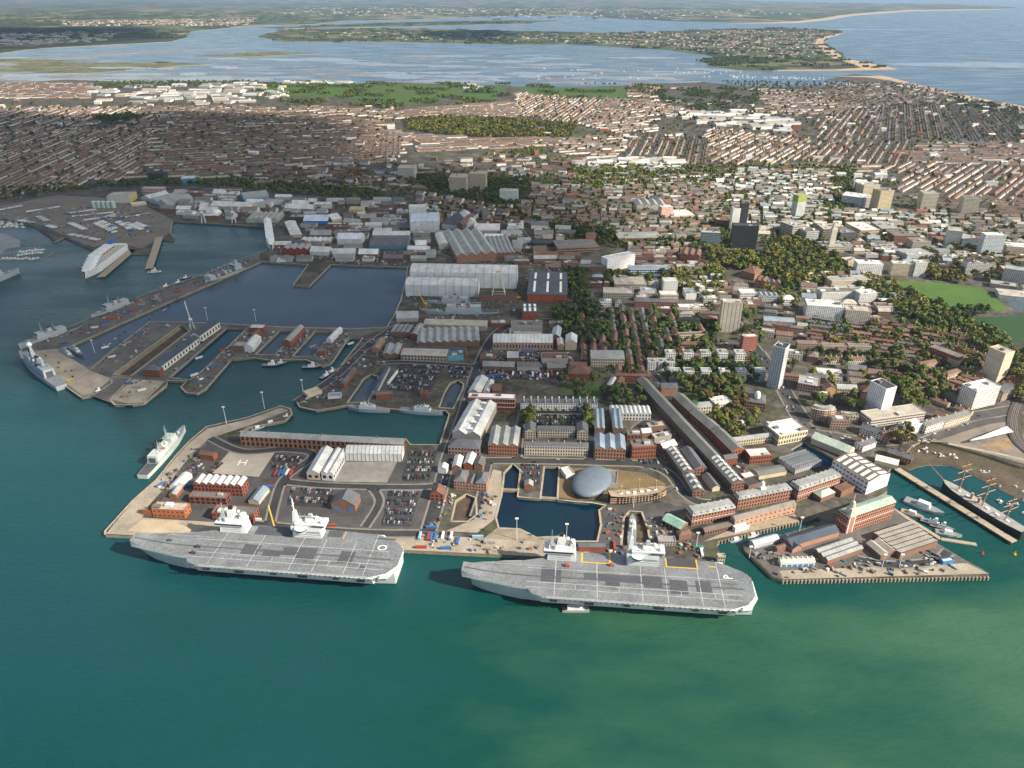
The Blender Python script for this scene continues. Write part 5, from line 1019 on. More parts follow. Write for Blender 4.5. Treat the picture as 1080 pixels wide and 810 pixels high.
tower('grey-blue glass office with white end wall', 738, 261, 758, 262, 16, 2, (.20, .27, .30), CONC, win=(10, 3, .7, .6), cols=WHITE); tower('black tower block beside the park', 770, 262, 797, 263, 24, 3, (.035, .04, .045), DARK, win=(16, 3, .6, .5)); tower('slim white tower behind the black block', 770, 245, 778, 245, 25, 2, WHITE, WHITEM); tower('slim black tower behind the black block', 778.4, 245, 786, 245, 30, 2, (.05, .05, .06), DARK, win=(20, 3, .6, .5))
bld('brown brick block left of the slim towers', 756, 241, 769, 241, 8, 4, BROWN, TILE, plant=1); o = tower('pale tower with lime green top storeys', 838, 232, 847, 231, 18, 2, (.52, .55, .53), CONC, win=(16, 3, .5, .5))
b_ = [c for c in o.children if c.name.startswith('wall')][0]; xs = [v.co for v in b_.data.vertices]; L_ = max(v.x for v in xs) * 2; D_ = max(v.y for v in xs); H_ = max(v.z for v in xs)
mb = MB(); mb.box(-L_ / 2 - .2, L_ / 2 + .2, -.2, D_ + .2, H_ + .3, H_ + 17, 0, (.26, .30, .10), bottom=True); mb.build('lime_top', M_V, o)
for i, q in enumerate([(834, 253, 848, 251, 14, 5), (849, 256, 862, 255, 11, 5), (866, 254, 884, 254, 12, 6), (885, 255, 902, 254, 9, 6), (906, 250, 926, 249, 7, 8), (928, 247, 948, 247, 6, 7)]):
    bld(['grey lattice-fronted student block next to the lime tower', 'grey student block right of the lattice front', 'dark beige block left of the civic tower', 'dark window-banded civic offices', 'white-roofed civic hall beside offices', 'grey-roofed annexe of the civic hall'][i], *q, [CONC, GREYM, (.22, .2, .17), (.10, .10, .11), CREAM, CONC][i], [LEAD, FELT, BEIGE, FELT, WHITEM, LEAD][i], win=(6 if i < 4 else 3, 3, .55, .6), plant=3)
o = bld('stone civic hall with tall clock tower', 866, 266, 890, 266, 6, 5, STONE, LEAD, win=(3, 3.5), plant=2, name='civic_hall'); mb = MB(); mb.box(-6, 6, 10, 22, 12, 50); mb.box(-4, 4, 12, 20, 50, 60); mb.cyl(0, 16, 60, 68, 3, .3, 8); mb.build('clock_tower', mat('portland_stone', (.50, .47, .40)), o)
for i, q in enumerate([(909, 208, 926, 207, 12, 3, CREAM), (924, 225, 938, 224, 23, 3, (.50, .42, .28)), (886, 216, 908, 219, 10, 4, (.50, .55, .60)), (909, 219, 925, 219, 10, 3, WHITE), (970, 221, 986, 221.5, 17, 3, (.58, .53, .42)), (1012, 228, 1029, 229, 19, 3, (.55, .50, .40)), (1033, 270, 1055, 270.5, 22, 3, (.55, .60, .64)), (996, 261, 1011, 262.5, 18, 4, WHITE), (1012, 263, 1028, 262, 11, 4, (.10, .12, .13)), (941, 259, 968, 259, 10, 5, (.22, .10, .07)), (939, 290, 962, 291, 12, 3, CREAM), (962.6, 291.5, 975, 291.5, 14, 3, (.60, .61, .61)), (955, 277, 981, 275, 8, 5, GREYM), (960, 267, 979, 267, 12, 4, CONC), (902, 290, 929, 291, 12, 4, (.78, .78, .77)), (893, 284, 905, 283, 8, 4, CREAM), (1055, 299, 1086, 304, 16, 4, (.46, .46, .45)), (1017, 290, 1041, 291, 13, 4, (.62, .60, .55)), (849, 335, 887, 338, 13, 7, (.74, .74, .72)), (890, 339, 916, 341, 12, 5, (.52, .48, .40)), (876, 305, 917, 303, 8, 5, CREAM), (866, 317, 900, 316, 8, 5, (.66, .66, .64)), (905, 320, 923, 319, 10, 4, WHITE), (1053, 315, 1090, 319, 4, 7, WHITE), (1044, 303, 1072, 307, 4, 4, CREAM), (986, 286, 1008, 286, 5, 3, RED), (1060, 268, 1090, 270, 8, 5, CREAM), (1056, 290, 1085, 292, 6, 4, BRICK)]):
    lb = ['cream tower behind the white slab, upper of the cream pair', 'tall cream tower, lower of the cream pair', 'pale blue-sided slab left of the cream pair', 'bright white end block under the cream pair', 'square cream tower right of the cream pair', 'square beige tower farthest right', 'large pale blue slab block above the playing field', 'white stepped block left of the pale blue slab', 'dark glass block beside the white stepped block', 'red-brown brick block behind the silver roofs', 'cream banded office at the corner of the playing field', 'rounded silver office at the corner of the playing field', 'silver-roofed student block by the field', 'grey cylinder-cornered student block', 'bright white hall above the tree belt', 'cream block left of the bright white hall', 'grey slab at the right edge above the pitches', 'white gabled flats by the playing field', 'white block with jagged roof near the college', 'cream office beside the jagged white block', 'cream terraces with roof gardens above the college', 'white flats below the cream terraces', 'white corner flats by the tree belt', 'long white sports hall at the right edge', 'cream pavilion at the right edge', 'red gatehouse on the playing field road', 'cream office at the right edge beside the blue slab', 'brick offices at the right edge'][i]
    big = q[4] > 14
    bld(lb, *q[:6], q[6], [LEAD, FELT, WHITEM, BEIGE][i % 4], win=(max(2, int(q[4] * .75)), 3.2, .55, .5), plant=2 if not big else 1, name='tower_block' if big else 'building', cat='tower' if big else 'building', roof='flat' if i not in (17, 25) else ('gy', 4))
# nearer town on the right
tower('white tower with window grid above the waterfront', 927, 440, 938, 437, 29, 9, (.80, .80, .79), DARK, win=(18, 2.6, .5, .45)); bld('concrete podium of the white tower', 917, 451, 974, 443, 8, 9, (.50, .47, .41), BEIGE, win=(3, 4, .85, .4), plant=2)
tower('wide white slab with dark left side by the roundabout', 1024, 432.5, 1049, 426.5, 19, 8, (.72, .70, .66), WHITEM, win=(10, 3, .5, .5), plant=3); tower('beige tower with pale right face at the right edge', 1050, 403.5, 1060, 400.5, 30, 7, (.56, .48, .37), BEIGE, win=(2, 4, .1, .1))
tower('slim curved tower with balconies on the main road', 808, 408, 820, 411.5, 43, 5, (.58, .60, .61), DARK, win=(28, 3, .7, .45)); tower('concrete twin-slab tower in front of the park', 758, 350, 779, 351, 31, 4, (.44, .41, .35), CONC, win=(18, 6, .2, .5), plant=2); tower('red and white eight-storey block beside the main road', 782, 371, 797, 370, 15, 3, (.33, .13, .09), WHITEM, win=(8, 3.2, .55, .5), bands=0)
# crescent
c0 = P(862, 444); c1 = P(891, 451); mb = MB(); mr = MB(); mw = MB(); N = 12; ce = (c0 + c1) / 2 + Vector((-6, 30, 0)); rad = (c0 - ce).length; a0 = math.atan2(c0.y - ce.y, c0.x - ce.x); a1 = math.atan2(c1.y - ce.y, c1.x - ce.x); hh = 17
R0 = empty('crescent', (ce.x, ce.y, LZ)); tag(R0, 'curved brick and cream crescent of flats by the main road', 'building')
for i in range(N):
    t0 = a0 - .5 + (a1 - a0 + .7) * i / N; t1 = a0 - .5 + (a1 - a0 + .7) * (i + 1) / N; pt = lambda r_, t, z: (r_ * math.cos(t), r_ * math.sin(t), z)
    mb.hexa([pt(rad - 13, t0, 0), pt(rad, t0, 0), pt(rad, t1, 0), pt(rad - 13, t1, 0)], [pt(rad - 13, t0, hh), pt(rad, t0, hh), pt(rad, t1, hh), pt(rad - 13, t1, hh)], 0, (.42, .27, .2) if i % 3 else CREAM)
    mr.hexa([pt(rad - 11, t0, hh), pt(rad - 2, t0, hh), pt(rad - 2, t1, hh), pt(rad - 11, t1, hh)], [pt(rad - 10, t0, hh + 3), pt(rad - 3, t0, hh + 3), pt(rad - 3, t1, hh + 3), pt(rad - 10, t1, hh + 3)], 0, LEAD)
    for f in range(5): tm = (t0 + t1) / 2; d = (t1 - t0) * .28; mw.face([pt(rad + .1, tm - d, f * 3.4 + 1), pt(rad + .1, tm + d, f * 3.4 + 1), pt(rad + .1, tm + d, f * 3.4 + 2.8), pt(rad + .1, tm - d, f * 3.4 + 2.8)])
mb.build('wall', M_V, R0); mr.build('roof', M_VR, R0); mw.build('window', M_GLASS, R0, kind='stuff'); occ_poly([(ce.x + (rad + 2) * math.cos(t), ce.y + (rad + 2) * math.sin(t)) for t in np.linspace(a0 - .5, a1 + .2, 10)] + [(ce.x + (rad - 15) * math.cos(t), ce.y + (rad - 15) * math.sin(t)) for t in np.linspace(a1 + .2, a0 - .5, 10)])
ri = 0
for row, (xs, y, hp) in enumerate((((706, 725, 743, 761, 779), 387, 14), ((712, 726, 744, 763, 781, 801), 403, 11), ((688, 697, 706), 391, 9))):
    for i, x in enumerate(xs):
        bld(['%s white balconied apartment block from the left in the rear row' % o_ for o_ in ('first', 'second', 'third', 'fourth', 'fifth')][i] if row == 0 else ['%s white balconied apartment block from the left in the front row' % o_ for o_ in ('first', 'second', 'third', 'fourth', 'fifth', 'last')][i] if row == 1 else ['left', 'middle', 'right'][i] + ' stepped white apartment block at the end of the rows', x - 5, y, x + 5, y, hp, 4, (.70, .70, .68), LEAD, win=(6, 3, .65, .5), plant=1, group='white balconied apartment blocks', name='apartment_block')
bld('long low grey roof joining the rear apartment row', 702, 379, 790, 380, 4, 3, RED, FELT, win=(2, 4))
bld('cream low-rise flats left of the twin-slab tower', 716, 361, 742, 360, 7, 3, (.50, .41, .28), SLATE, win=(3, 3.2)); bld('brown long flats below the cream flats', 710, 368, 748, 369, 5, 3, BROWN, TILE, 'gx', win=(2, 3.2))
o = bld('red brick mansion with white dome', 784, 432, 806, 435, 9, 9, (.30, .16, .11), SLATE, 'hip', win=(3, 3.4), name='mansion'); mb = MB(); mb.cyl(2, 8, 18, 23, 4, 4, 12); mb.ball(2, 8, 23, 4, rz=5, k=12, half=True); mb.build('dome', M_WHITE, o)
bld('white villa with parapets in the walled garden', 754, 436, 771, 433, 9, 7, (.70, .66, .56), WHITEM, win=(3, 3.4), chim=4, name='villa', cat='house'); bld('cream wing of the walled garden villa', 733, 437, 752, 435, 7, 5, (.62, .55, .42), LEAD, 'hip', win=(2, 3.4), name='villa', cat='house')
bld('brick chapel with small spire near the ropehouse', 697, 418, 714, 418, 8, 6, (.34, .18, .12), SLATE, 'gx', name='church', cat='church'); bld('stone museum with wide white roof', 820, 470, 850, 464, 10, 13, (.56, .50, .36), (.74, .75, .75), win=(2, 4), plant=4)
bld('cream stone range with lead roof left of the white-roofed museum', 768, 472, 814, 466, 6, 4, (.52, .46, .32), LEAD, 'gx', win=(2, 3.4)); bld('red brick block with white flat roof above the glazed hall', 790, 490, 813, 488, 8, 8, RED, WHITEM, win=(2, 3.6), plant=1)
bld('glazed hall of white-framed slate ridges', 838, 500, 866, 491, 4, 13, GREYM, (.10, .11, .125), ('gx', 6), ribs=14, rh=2.5); bld('beige low store with dark roof near the ropehouse end', 800, 506, 829, 501, 4, 7, CREAM, FELT, 'gx', rh=2); bld('small white-roofed store near the ropehouse end', 785, 509, 797, 506, 4, 5, BRICK, WHITEM); bld('black flat-roofed store near the ropehouse end', 789, 517, 803, 513, 4, 7, BRICK, DARK)
bld('red brick storehouse end above the white-roofed red block', 764, 492, 777, 490, 7, 5, RED, SLATE, 'gx', win=(3, 3.4)); bld('white flats at the foot of the podium', 957, 460, 973, 455, 9, 5, (.76, .75, .72), WHITEM, win=(4, 3, .5, .5))
wt = [((906, 457), (932, 466), 6, (.66, .63, .56), SLATE, 'white row with dark roof below the podium'), ((932, 467), (946, 464), 6, (.35, .2, .14), TILE, 'brick pub row on the waterfront'), ((946, 463), (957, 459), 7, (.66, .62, .55), SLATE, 'white pub row on the waterfront'), ((975, 458), (994, 452), 8, (.70, .68, .62), FELT, 'white shop row on the waterfront road'), ((995, 452), (1022, 444), 7, (.62, .54, .42), FELT, 'cream shop row on the waterfront road'), ((900, 470), (911, 474), 6, (.38, .2, .15), TILE, 'red brick house beside the pale green boathouse'), ((909, 477), (923, 472), 6, (.78, .76, .74), SLATE, 'white tall-gabled house by the slipway'), ((935, 482), (960, 490), 5, (.30, .15, .1), SLATE, 'brick shed on the slipway quay')]
for a, b, hp, wc, rc, lb in wt: bld(lb, *a, *b, hp, 5, wc, rc, 'gx', win=(3, 3.2), chim=3)
bld('white-roofed waterfront shed by the slipway', 922, 489, 946, 495, 4, 6, CREAM, WHITEM, 'gx'); bld('red brick tall flats with many bays on the right', 977, 378, 1008, 390, 12, 3, (.32, .12, .085), FELT, win=(6, 3, .5, .6)); bld('cream end block of the red bay flats', 1008, 391, 1018, 386, 9, 4, (.5, .4, .28), FELT, win=(4, 3))
bld('pink long flats behind the tree avenue, left', 866, 372, 892, 372.5, 7, 3, (.42, .30, .24), FELT, win=(4, 3, .6, .5)); bld('pink long flats behind the tree avenue, middle', 894, 371, 918, 372, 6, 3, (.46, .40, .33), FELT, win=(4, 3, .6, .5)); bld('brown flats behind the tree avenue, leftmost', 840, 369, 863, 370, 7, 3, (.36, .25, .19), FELT, win=(4, 3, .6, .5))
bld('red terrace row in front of the tree avenue', 924, 386, 946, 386, 5, 3, BRICK, TILE, 'gx', win=(2, 3.2)); bld('white row in front of the tree avenue', 868, 384, 912, 384, 5, 3, (.6, .57, .5), TILE, 'gx', win=(2, 3.2), chim=8); bld('square brick school block by the main road, left', 840, 412, 862, 416, 8, 9, (.50, .36, .28), LEAD, win=(3, 3.6), plant=2); bld('white flat roofs behind the school block', 862, 398, 888, 400, 4, 6, WHITE, WHITEM, plant=3)
bld('beige pale-roofed block left of the white tower', 882, 416, 903, 417, 6, 5, (.50, .42, .28), (.30, .33, .32), 'gx', win=(2, 3.2)); bld('orange brick chapel left of the white tower', 870, 418, 880, 418, 8, 5, (.45, .28, .15), TILE, 'gy'); bld('tan flats with flat roof behind the white tower', 897, 410, 918, 411, 6, 4, (.42, .27, .18), FELT, win=(2, 3.2)); bld('brown L-shaped flats with tiled roof', 966, 398, 986, 394, 5, 3, BROWN, TILE, 'gx', win=(2, 3)); bld('cream flats with tiled roof right of the brown flats', 970, 391, 987, 388, 6, 3, (.55, .44, .3), TILE, 'gx', win=(2, 3))
bld('long red range on the hidden lane left', 962, 419, 988, 417, 7, 3, (.30, .14, .1), TILE, 'gx', win=(3, 3)); bld('ornate stone hotel by the railway curve', 1055, 424, 1070, 418, 8, 5, (.42, .33, .24), SLATE, 'mansard', rh=3, win=(4, 3)); bld('red brick row beside the shop row', 983, 443, 1001, 449, 6, 4, RED, TILE, 'gx', win=(2, 3)); bld('cream house near the red bay flats', 998, 402, 1013, 397, 6, 3, (.5, .42, .3), TILE, 'hip', win=(2, 3))
for i, q in enumerate([(781, 292, 795, 296, 7, 4), (795, 303, 806, 305, 8, 4), (800, 304, 822, 306, 7, 3), (780, 316, 797, 316, 7, 4), (799, 318, 820, 319, 6, 4), (824, 322, 838, 322, 6, 4)]):
    bld(['terracotta university villa with turrets', 'terracotta gabled hall of the university', 'red brick gabled range by the park lawn', 'white modern roof beside the terracotta hall', 'pale blue-roofed gabled range', 'white hall at the park lawn corner'][i], *q, [(.40, .20, .13), (.40, .20, .13), (.36, .18, .12), WHITE, (.55, .55, .52), WHITE][i], [TILE, TILE, SLATE, WHITEM, BLUER, WHITEM][i], ['hip', ('gy', 2), ('gy', 4), 'flat', ('gy', 4), 'hip'][i], win=(3, 3), chim=2 if i < 3 else 0)
bld('dark red Gothic hall below the tree line', 717, 277, 737, 279, 9, 6, (.26, .10, .075), TILE, ('gy', 3), win=(4, 3)); bld('blue-grey curved sports roof near the main road', 805, 342, 838, 344, 4, 5, BLUER, BLUER, 'barrelx', rh=3)
# playing fields, lawns, promenade
ground('playing_field', [(939, 298), (960, 296), (984, 298), (1036, 303), (1048, 312), (1064, 327), (1050, 329), (1016, 329), (985, 319), (952, 305)], M_PITCH); ground('playing_field', [(1022, 335), (1090, 333), (1090, 368), (1052, 352)], mat('dark_turf', (.022, .062, .022), var=.15, scale=.02))
occ_poly(px((939, 297), (984, 297), (1036, 302), (1064, 327), (1016, 329), (985, 319))); occ_poly(px((1022, 335), (1090, 333), (1090, 368), (1052, 352)))
for p in ([(820, 297), (845, 296), (848, 303), (826, 306)], [(715, 412), (735, 410), (752, 420), (740, 428), (722, 424)], [(753, 447), (780, 443), (792, 452), (775, 462), (757, 458)], [(612, 404), (632, 406), (636, 420), (606, 420)], [(592, 405), (608, 404), (606, 416), (590, 414)], [(920, 364), (935, 363), (942, 372), (930, 374)]): ground('lawn', p, M_GRASS)
ground('promenade', [(980, 466), (1000, 450), (1056, 438), (1072, 452), (1090, 470), (1090, 492), (1040, 478), (1000, 467)], mat('paved_promenade', (.19, .17, .14), var=.35, scale=.05)); ground('works_ground', [(1032, 470), (1066, 462), (1068, 474), (1052, 476)], mat('brown_earth', (.26, .18, .11), var=.3, scale=.1)); occ_poly(px((975, 466), (1000, 448), (1056, 436), (1072, 452), (1090, 470), (1090, 494), (1000, 468)))
ground('tennis_court', [(1061, 317), (1090, 316), (1090, 327), (1070, 328)], mat('blue_court', (.06, .09, .11), var=.3))
mb = MB(); pts = smoothline([(1022, 469), (1036, 467), (1050, 462), (1064, 456)], 4)
for i in range(len(pts) - 1):
    a = P(*pts[i]); b = P(*pts[i + 1]); za = LZ + 6 + 3 * math.sin(i * .3); zb = LZ + 6 + 3 * math.sin(i * .3 + .3); w0 = 1 + .5 * i; w1 = 1.5 + .5 * i
    mb.hexa([(a.x, a.y - w0, za), (b.x, b.y - w1, zb), (b.x, b.y + w1, zb), (a.x, a.y + w0, za)], [(a.x, a.y - w0, za + .8), (b.x, b.y - w1, zb + .8), (b.x, b.y + w1, zb + .8), (a.x, a.y + w0, za + .8)], 0, bottom=True)
R0 = empty('bus_station', P(1045, 464)); tag(R0, 'white sail-shaped bus station canopy on the promenade', 'canopy'); o = mb.build('canopy', mat('white_membrane', (.60, .64, .70), var=.1)); o.parent = R0; o.location = -R0.location
for q in pts[2::3]:
    c = P(*q); m = MB(); m.cyl(c.x, c.y, LZ, LZ + 7.0, .5, .5, 6); o = m.build('column', M_STEEL); o.parent = R0; o.location = -R0.location
# railway viaduct curve at the right edge
for k, w in ((0, 16),): strip('railway', smoothline([(1100, 412), (1080, 420), (1071, 434), (1069, 450), (1074, 466), (1092, 482)]), 16, mat('rail_ballast', (.075, .062, .052), var=.3), dz=1.2)
for off in (-4, -1.5, 1.5, 4):
    w = [P(a, b) for a, b in smoothline([(1100, 412), (1080, 420), (1071, 434), (1069, 450), (1074, 466), (1092, 482)])]; strip('rail', [(p.x + off, p.y, 0) for p in w], .5, M_STEEL, dz=1.5, ispx=False)
strip('road', smoothline([(985, 462), (1015, 452), (1045, 444), (1072, 442)]), 13, M_TAR2); strip('path', smoothline([(1000, 468), (1030, 474), (1060, 480), (1090, 488)]), 5, M_COPE); strip('road', smoothline([(1062, 456), (1074, 468), (1090, 478)]), 8, M_TAR)
# ================================================================== ordinary houses between the named blocks
PAL_W = [BRICK, BROWN, (.26, .15, .11), (.36, .25, .18), (.52, .47, .38), (.62, .58, .5), (.3, .2, .15), CREAM, WHITE]
PAL_R = [TILE, (.13, .095, .08), SLATE, (.14, .12, .11), (.16, .11, .085), FELT, LEAD, (.11, .10, .095), SLATE]
NEAR = []     # (label, name, cat, group, M, rz, L, D, h, wc, rc, roof)
def free_rect(M, rz, L, D, pad=1.5):
    cs, sn = math.cos(rz), math.sin(rz); nx = max(2, int(L / 5) + 1); ny = max(2, int(D / 5) + 1)
    for i in range(nx + 1):
        for j in range(ny + 1):
            x = -L / 2 - pad + (L + 2 * pad) * i / nx; y = -pad + (D + 2 * pad) * j / ny
            if occupied(M.x + x * cs - y * sn, M.y + x * sn + y * cs): return False
    return True
def fill(zone, dirpx, kind, dens, where, seed, pal=None, rpal=None):
    r = random.Random(seed); poly = px(*zone); a = P(*dirpx[0]); b = P(*dirpx[1]); rz = math.atan2(b.y - a.y, b.x - a.x)
    if abs(rz) > math.pi / 2: rz += math.pi if rz < 0 else -math.pi
    cs, sn = math.cos(rz), math.sin(rz); cx = sum(p.x for p in poly) / len(poly); cy = sum(p.y for p in poly) / len(poly)
    u = [((p.x - cx) * cs + (p.y - cy) * sn, -(p.x - cx) * sn + (p.y - cy) * cs) for p in poly]
    u0, u1 = min(q[0] for q in u), max(q[0] for q in u); v0, v1 = min(q[1] for q in u), max(q[1] for q in u); v = v0
    while v < v1:
        x = u0 + r.uniform(0, 10)
        D = {'house': r.uniform(8, 11), 'flats': r.uniform(10, 15), 'shed': r.uniform(14, 30), 'mixed': r.uniform(9, 20)}[kind]
        while x < u1:
            L = {'house': r.uniform(14, 46), 'flats': r.uniform(20, 55), 'shed': r.uniform(16, 50), 'mixed': r.uniform(10, 34)}[kind]
            ok = False
            if r.random() < dens + (.0 if kind == 'mixed' else .08):
                M = Vector((cx + (x + L / 2) * cs - v * sn, cy + (x + L / 2) * sn + v * cs, 0)); q = r.uniform(-.08, .08)
                ok = inpoly(M.x, M.y, poly) and free_rect(M, rz + q, L, D)
                if ok:
                    wc = r.choice(pal or PAL_W); rc = r.choice(rpal or PAL_R); g = r.uniform(.8, 1.2); wc = tuple(min(.8, c * g) for c in wc); g = r.uniform(.8, 1.25); rc = tuple(min(.7, c * g) for c in rc)
                    h = {'house': r.uniform(5.5, 7.5), 'flats': r.uniform(9, 15), 'shed': r.uniform(5, 9), 'mixed': r.uniform(6, 13)}[kind]
                    roof = {'house': 'gx', 'flats': r.choice(['flat', 'gx', 'hip']), 'shed': r.choice(['gx', 'flat', 'gx']), 'mixed': r.choice(['flat', 'gx', 'hip', 'gx', 'flat'])}[kind]
                    NEAR.append((where, kind, M, rz + q, L, D, h, wc, rc, roof))
                    occ_poly([(M.x + X_ * cs - Y_ * sn, M.y + X_ * sn + Y_ * cs) for X_, Y_ in ((-L / 2 - 1, -1), (L / 2 + 1, -1), (L / 2 + 1, D + 1), (-L / 2 - 1, D + 1))])
            x += (L + r.choice([2.5, 4, 7, 12])) if ok else 5
        v += D + r.uniform(6, 14)
WHT = [WHITE, CREAM, (.58, .55, .5), (.62, .6, .55), BRICK, CONC, BROWN]; WR = [WHITEM, LEAD, FELT, FELT, BEIGE, BLUER, TILE]
fill([(606, 325), (690, 328), (756, 352), (752, 378), (700, 374), (690, 396), (620, 396)], ((660, 350), (664, 375)), 'house', .8, 'between cream office and apartments', 1, [BRICK, BROWN, (.36, .26, .19)], [TILE, SLATE, (.15, .09, .07)])
fill([(680, 326), (756, 330), (756, 352), (700, 352)], ((690, 340), (740, 341)), 'flats', .8, 'below the red-brown range', 2, [BRICK, BROWN, CREAM])
fill([(800, 322), (846, 326), (850, 366), (806, 362)], ((800, 345), (845, 350)), 'mixed', .85, 'beside the curved sports roof', 3); fill([(846, 340), (960, 344), (1010, 372), (960, 386), (850, 366)], ((860, 352), (900, 358)), 'house', .85, 'behind the pink avenue flats', 4, [BRICK, PINK, (.42, .30, .22), CREAM], [TILE, (.2, .12, .09), SLATE])
fill([(820, 378), (930, 380), (935, 440), (880, 436), (830, 405)], ((850, 395), (890, 400)), 'mixed', .75, 'left of the white tower', 5); fill([(940, 345), (1040, 360), (1085, 400), (1060, 430), (1000, 440), (940, 400)], ((980, 370), (1010, 380)), 'house', .7, 'around the red bay flats', 6, [BRICK, (.42, .28, .19), (.5, .4, .28)], [TILE, (.22, .14, .10), (.16, .1, .08)])
fill([(660, 262), (735, 262), (745, 285), (700, 300), (660, 270)], ((670, 275), (720, 276)), 'mixed', .6, 'between shopping block and college', 7); fill([(545, 215), (660, 215), (690, 240), (640, 250), (560, 232)], ((560, 225), (640, 226)), 'mixed', .8, 'around the town car park', 8); fill([(640, 200), (760, 196), (770, 240), (735, 262), (650, 262)], ((650, 230), (740, 229)), 'mixed', .9, 'around the market hall', 9)
fill([(780, 180), (880, 182), (870, 240), (800, 258), (775, 230)], ((790, 220), (860, 222)), 'mixed', .7, 'around the lime-topped tower', 10, WHT, WR); fill([(880, 225), (1000, 228), (1010, 290), (930, 275), (880, 262)], ((890, 255), (980, 257)), 'mixed', .85, 'by the silver student blocks', 11, WHT + [BRICK, RED], WR); fill([(1000, 230), (1100, 232), (1100, 330), (1040, 292), (1005, 285)], ((1010, 260), (1080, 262)), 'mixed', .8, 'around the large pale blue slab', 12)
fill([(850, 290), (935, 294), (950, 330), (925, 344), (850, 330)], ((860, 312), (920, 314)), 'mixed', .85, 'around the jagged white block', 13, WHT, WR); fill([(620, 292), (760, 296), (770, 330), (630, 326)], ((640, 310), (740, 311)), 'mixed', .55, 'around the college blocks', 14, WHT, WR)
fill([(560, 240), (610, 242), (628, 300), (600, 285), (566, 280)], ((570, 262), (610, 262)), 'shed', .6, 'by the dock gate yard', 15); fill([(430, 248), (560, 240), (560, 300), (545, 278), (430, 280)], ((440, 262), (520, 262)), 'shed', .35, 'around the great brick hall', 16, [CONC, BRICK, WHITE], [LEAD, WHITEM, FELT])
fill([(300, 212), (430, 214), (430, 276), (296, 276)], ((310, 250), (400, 250)), 'shed', .2, 'on the basin commercial yard', 17, [WHITE, CONC, BROWN, BRICK], [WHITEM, LEAD, FELT, SLATE]); fill([(150, 205), (300, 206), (296, 236), (186, 232)], ((190, 222), (280, 224)), 'shed', .18, 'on the commercial quay', 18, [WHITE, CONC, BRICK], [WHITEM, LEAD, FELT])
fill([(410, 330), (445, 338), (440, 376), (400, 382), (396, 360)], ((410, 350), (440, 350)), 'shed', .5, 'at the basin corner workshops', 19, [BRICK, RED, CONC], [LEAD, FELT]); fill([(510, 340), (610, 345), (630, 400), (515, 402)], ((520, 385), (600, 386)), 'shed', .5, 'around the white ribbed mill', 20, [BRICK, RED, CONC], [LEAD, FELT, TILE]); fill([(690, 440), (720, 455), (745, 485), (700, 484)], ((700, 470), (718, 462)), 'shed', .6, 'in the ropehouse yard', 21, [BRICK, RED], [LEAD, FELT, WHITEM])
fill([(780, 455), (845, 460), (860, 520), (800, 525)], ((800, 500), (830, 494)), 'shed', .5, 'around the glazed hall', 22, [BRICK, RED, CREAM], [LEAD, FELT])
fill([(560, 196), (640, 200), (640, 216), (560, 214)], ((570, 205), (630, 206)), 'mixed', .8, 'behind the town car park', 31)
fill([(440, 206), (560, 226), (556, 246), (470, 240), (440, 226)], ((450, 220), (540, 232)), 'mixed', .7, 'below the twin cream towers', 32)
fill([(700, 196), (800, 192), (800, 222), (700, 222)], ((710, 210), (790, 209)), 'mixed', .9, 'left of the lime-topped tower', 33, WHT + [BRICK, BRICK], WR)
fill([(740, 300), (800, 302), (806, 330), (760, 334)], ((750, 315), (800, 316)), 'mixed', .8, 'behind the twin-slab tower', 34)
fill([(806, 330), (850, 336), (850, 372), (816, 370)], ((812, 350), (846, 352)), 'house', .9, 'right of the main road bend', 35)
fill([(860, 440), (960, 444), (990, 455), (930, 466), (870, 460)], ((880, 452), (930, 455)), 'mixed', .8, 'at the foot of the podium', 36)
NEAR.sort(key=lambda q: q[2].y)
fl_n = {'house': ('house_row', 'house', 'rows of houses in the near town'), 'flats': ('flats', 'building', 'plain blocks in the near town'), 'shed': ('workshop', 'building', 'plain workshops'), 'mixed': ('town_building', 'building', 'plain town buildings')}
def cname(c):
    r_, g_, b_ = c; s = max(c)
    if min(c) > .5: return 'white'
    if s < .09: return 'dark'
    if r_ > 1.9 * b_ and r_ > .2: return 'red brick' if g_ < .16 else 'tan'
    if r_ > 1.4 * b_: return 'brown' if s < .3 else 'cream'
    if b_ > r_ * 1.2: return 'blue-grey'
    return 'grey' if s > .2 else 'dark grey'
cnt = {}
rest = []; todo = []; byl = {}
for q in NEAR:
    where, kind, M, rz, L, D, h, wc, rc, roof = q
    nm, cat, grp = fl_n[kind]; cnt[nm] = cnt.get(nm, 0) + 1
    if cnt[nm] > 290: rest.append(q); continue
    size = 'long' if L > 34 else 'short' if L < 16 else ('tall' if h > 11 else 'plain')
    lb = (size, '%s %s, %s %s roof, %s' % (cname(wc), {'house_row': 'house row', 'flats': 'block of flats', 'workshop': 'workshop', 'town_building': 'building'}[nm], cname(rc), {'gx': 'pitched', 'flat': 'flat', 'hip': 'hipped'}[roof], where))
    byl.setdefault(lb, []).append(M.x); todo.append((q, lb))
ORD = ['leftmost', 'second-left', 'third-left', 'fourth-left', 'fifth-left', 'sixth-left', 'seventh-left', 'eighth-left', 'ninth-left']
for q, lb in todo:
    where, kind, M, rz, L, D, h, wc, rc, roof = q; nm, cat, grp = fl_n[kind]; xs = sorted(byl[lb])
    label = lb[0] + ' ' + lb[1] if len(xs) == 1 else (lb[0] + ' ' + ORD[min(8, xs.index(M.x))] + ' ' + lb[1])
    block(nm, label, cat, M, rz, L, D, h, wc, rc, roof, win=(max(2, int(h / 3.1)), 3.4) if kind != 'shed' and M.y < 1750 else None, chim=max(1, int(L / 11)) if kind == 'house' else 0, plant=(1 + int(L > 20)) if roof == 'flat' else 0, group=grp, occ=False)
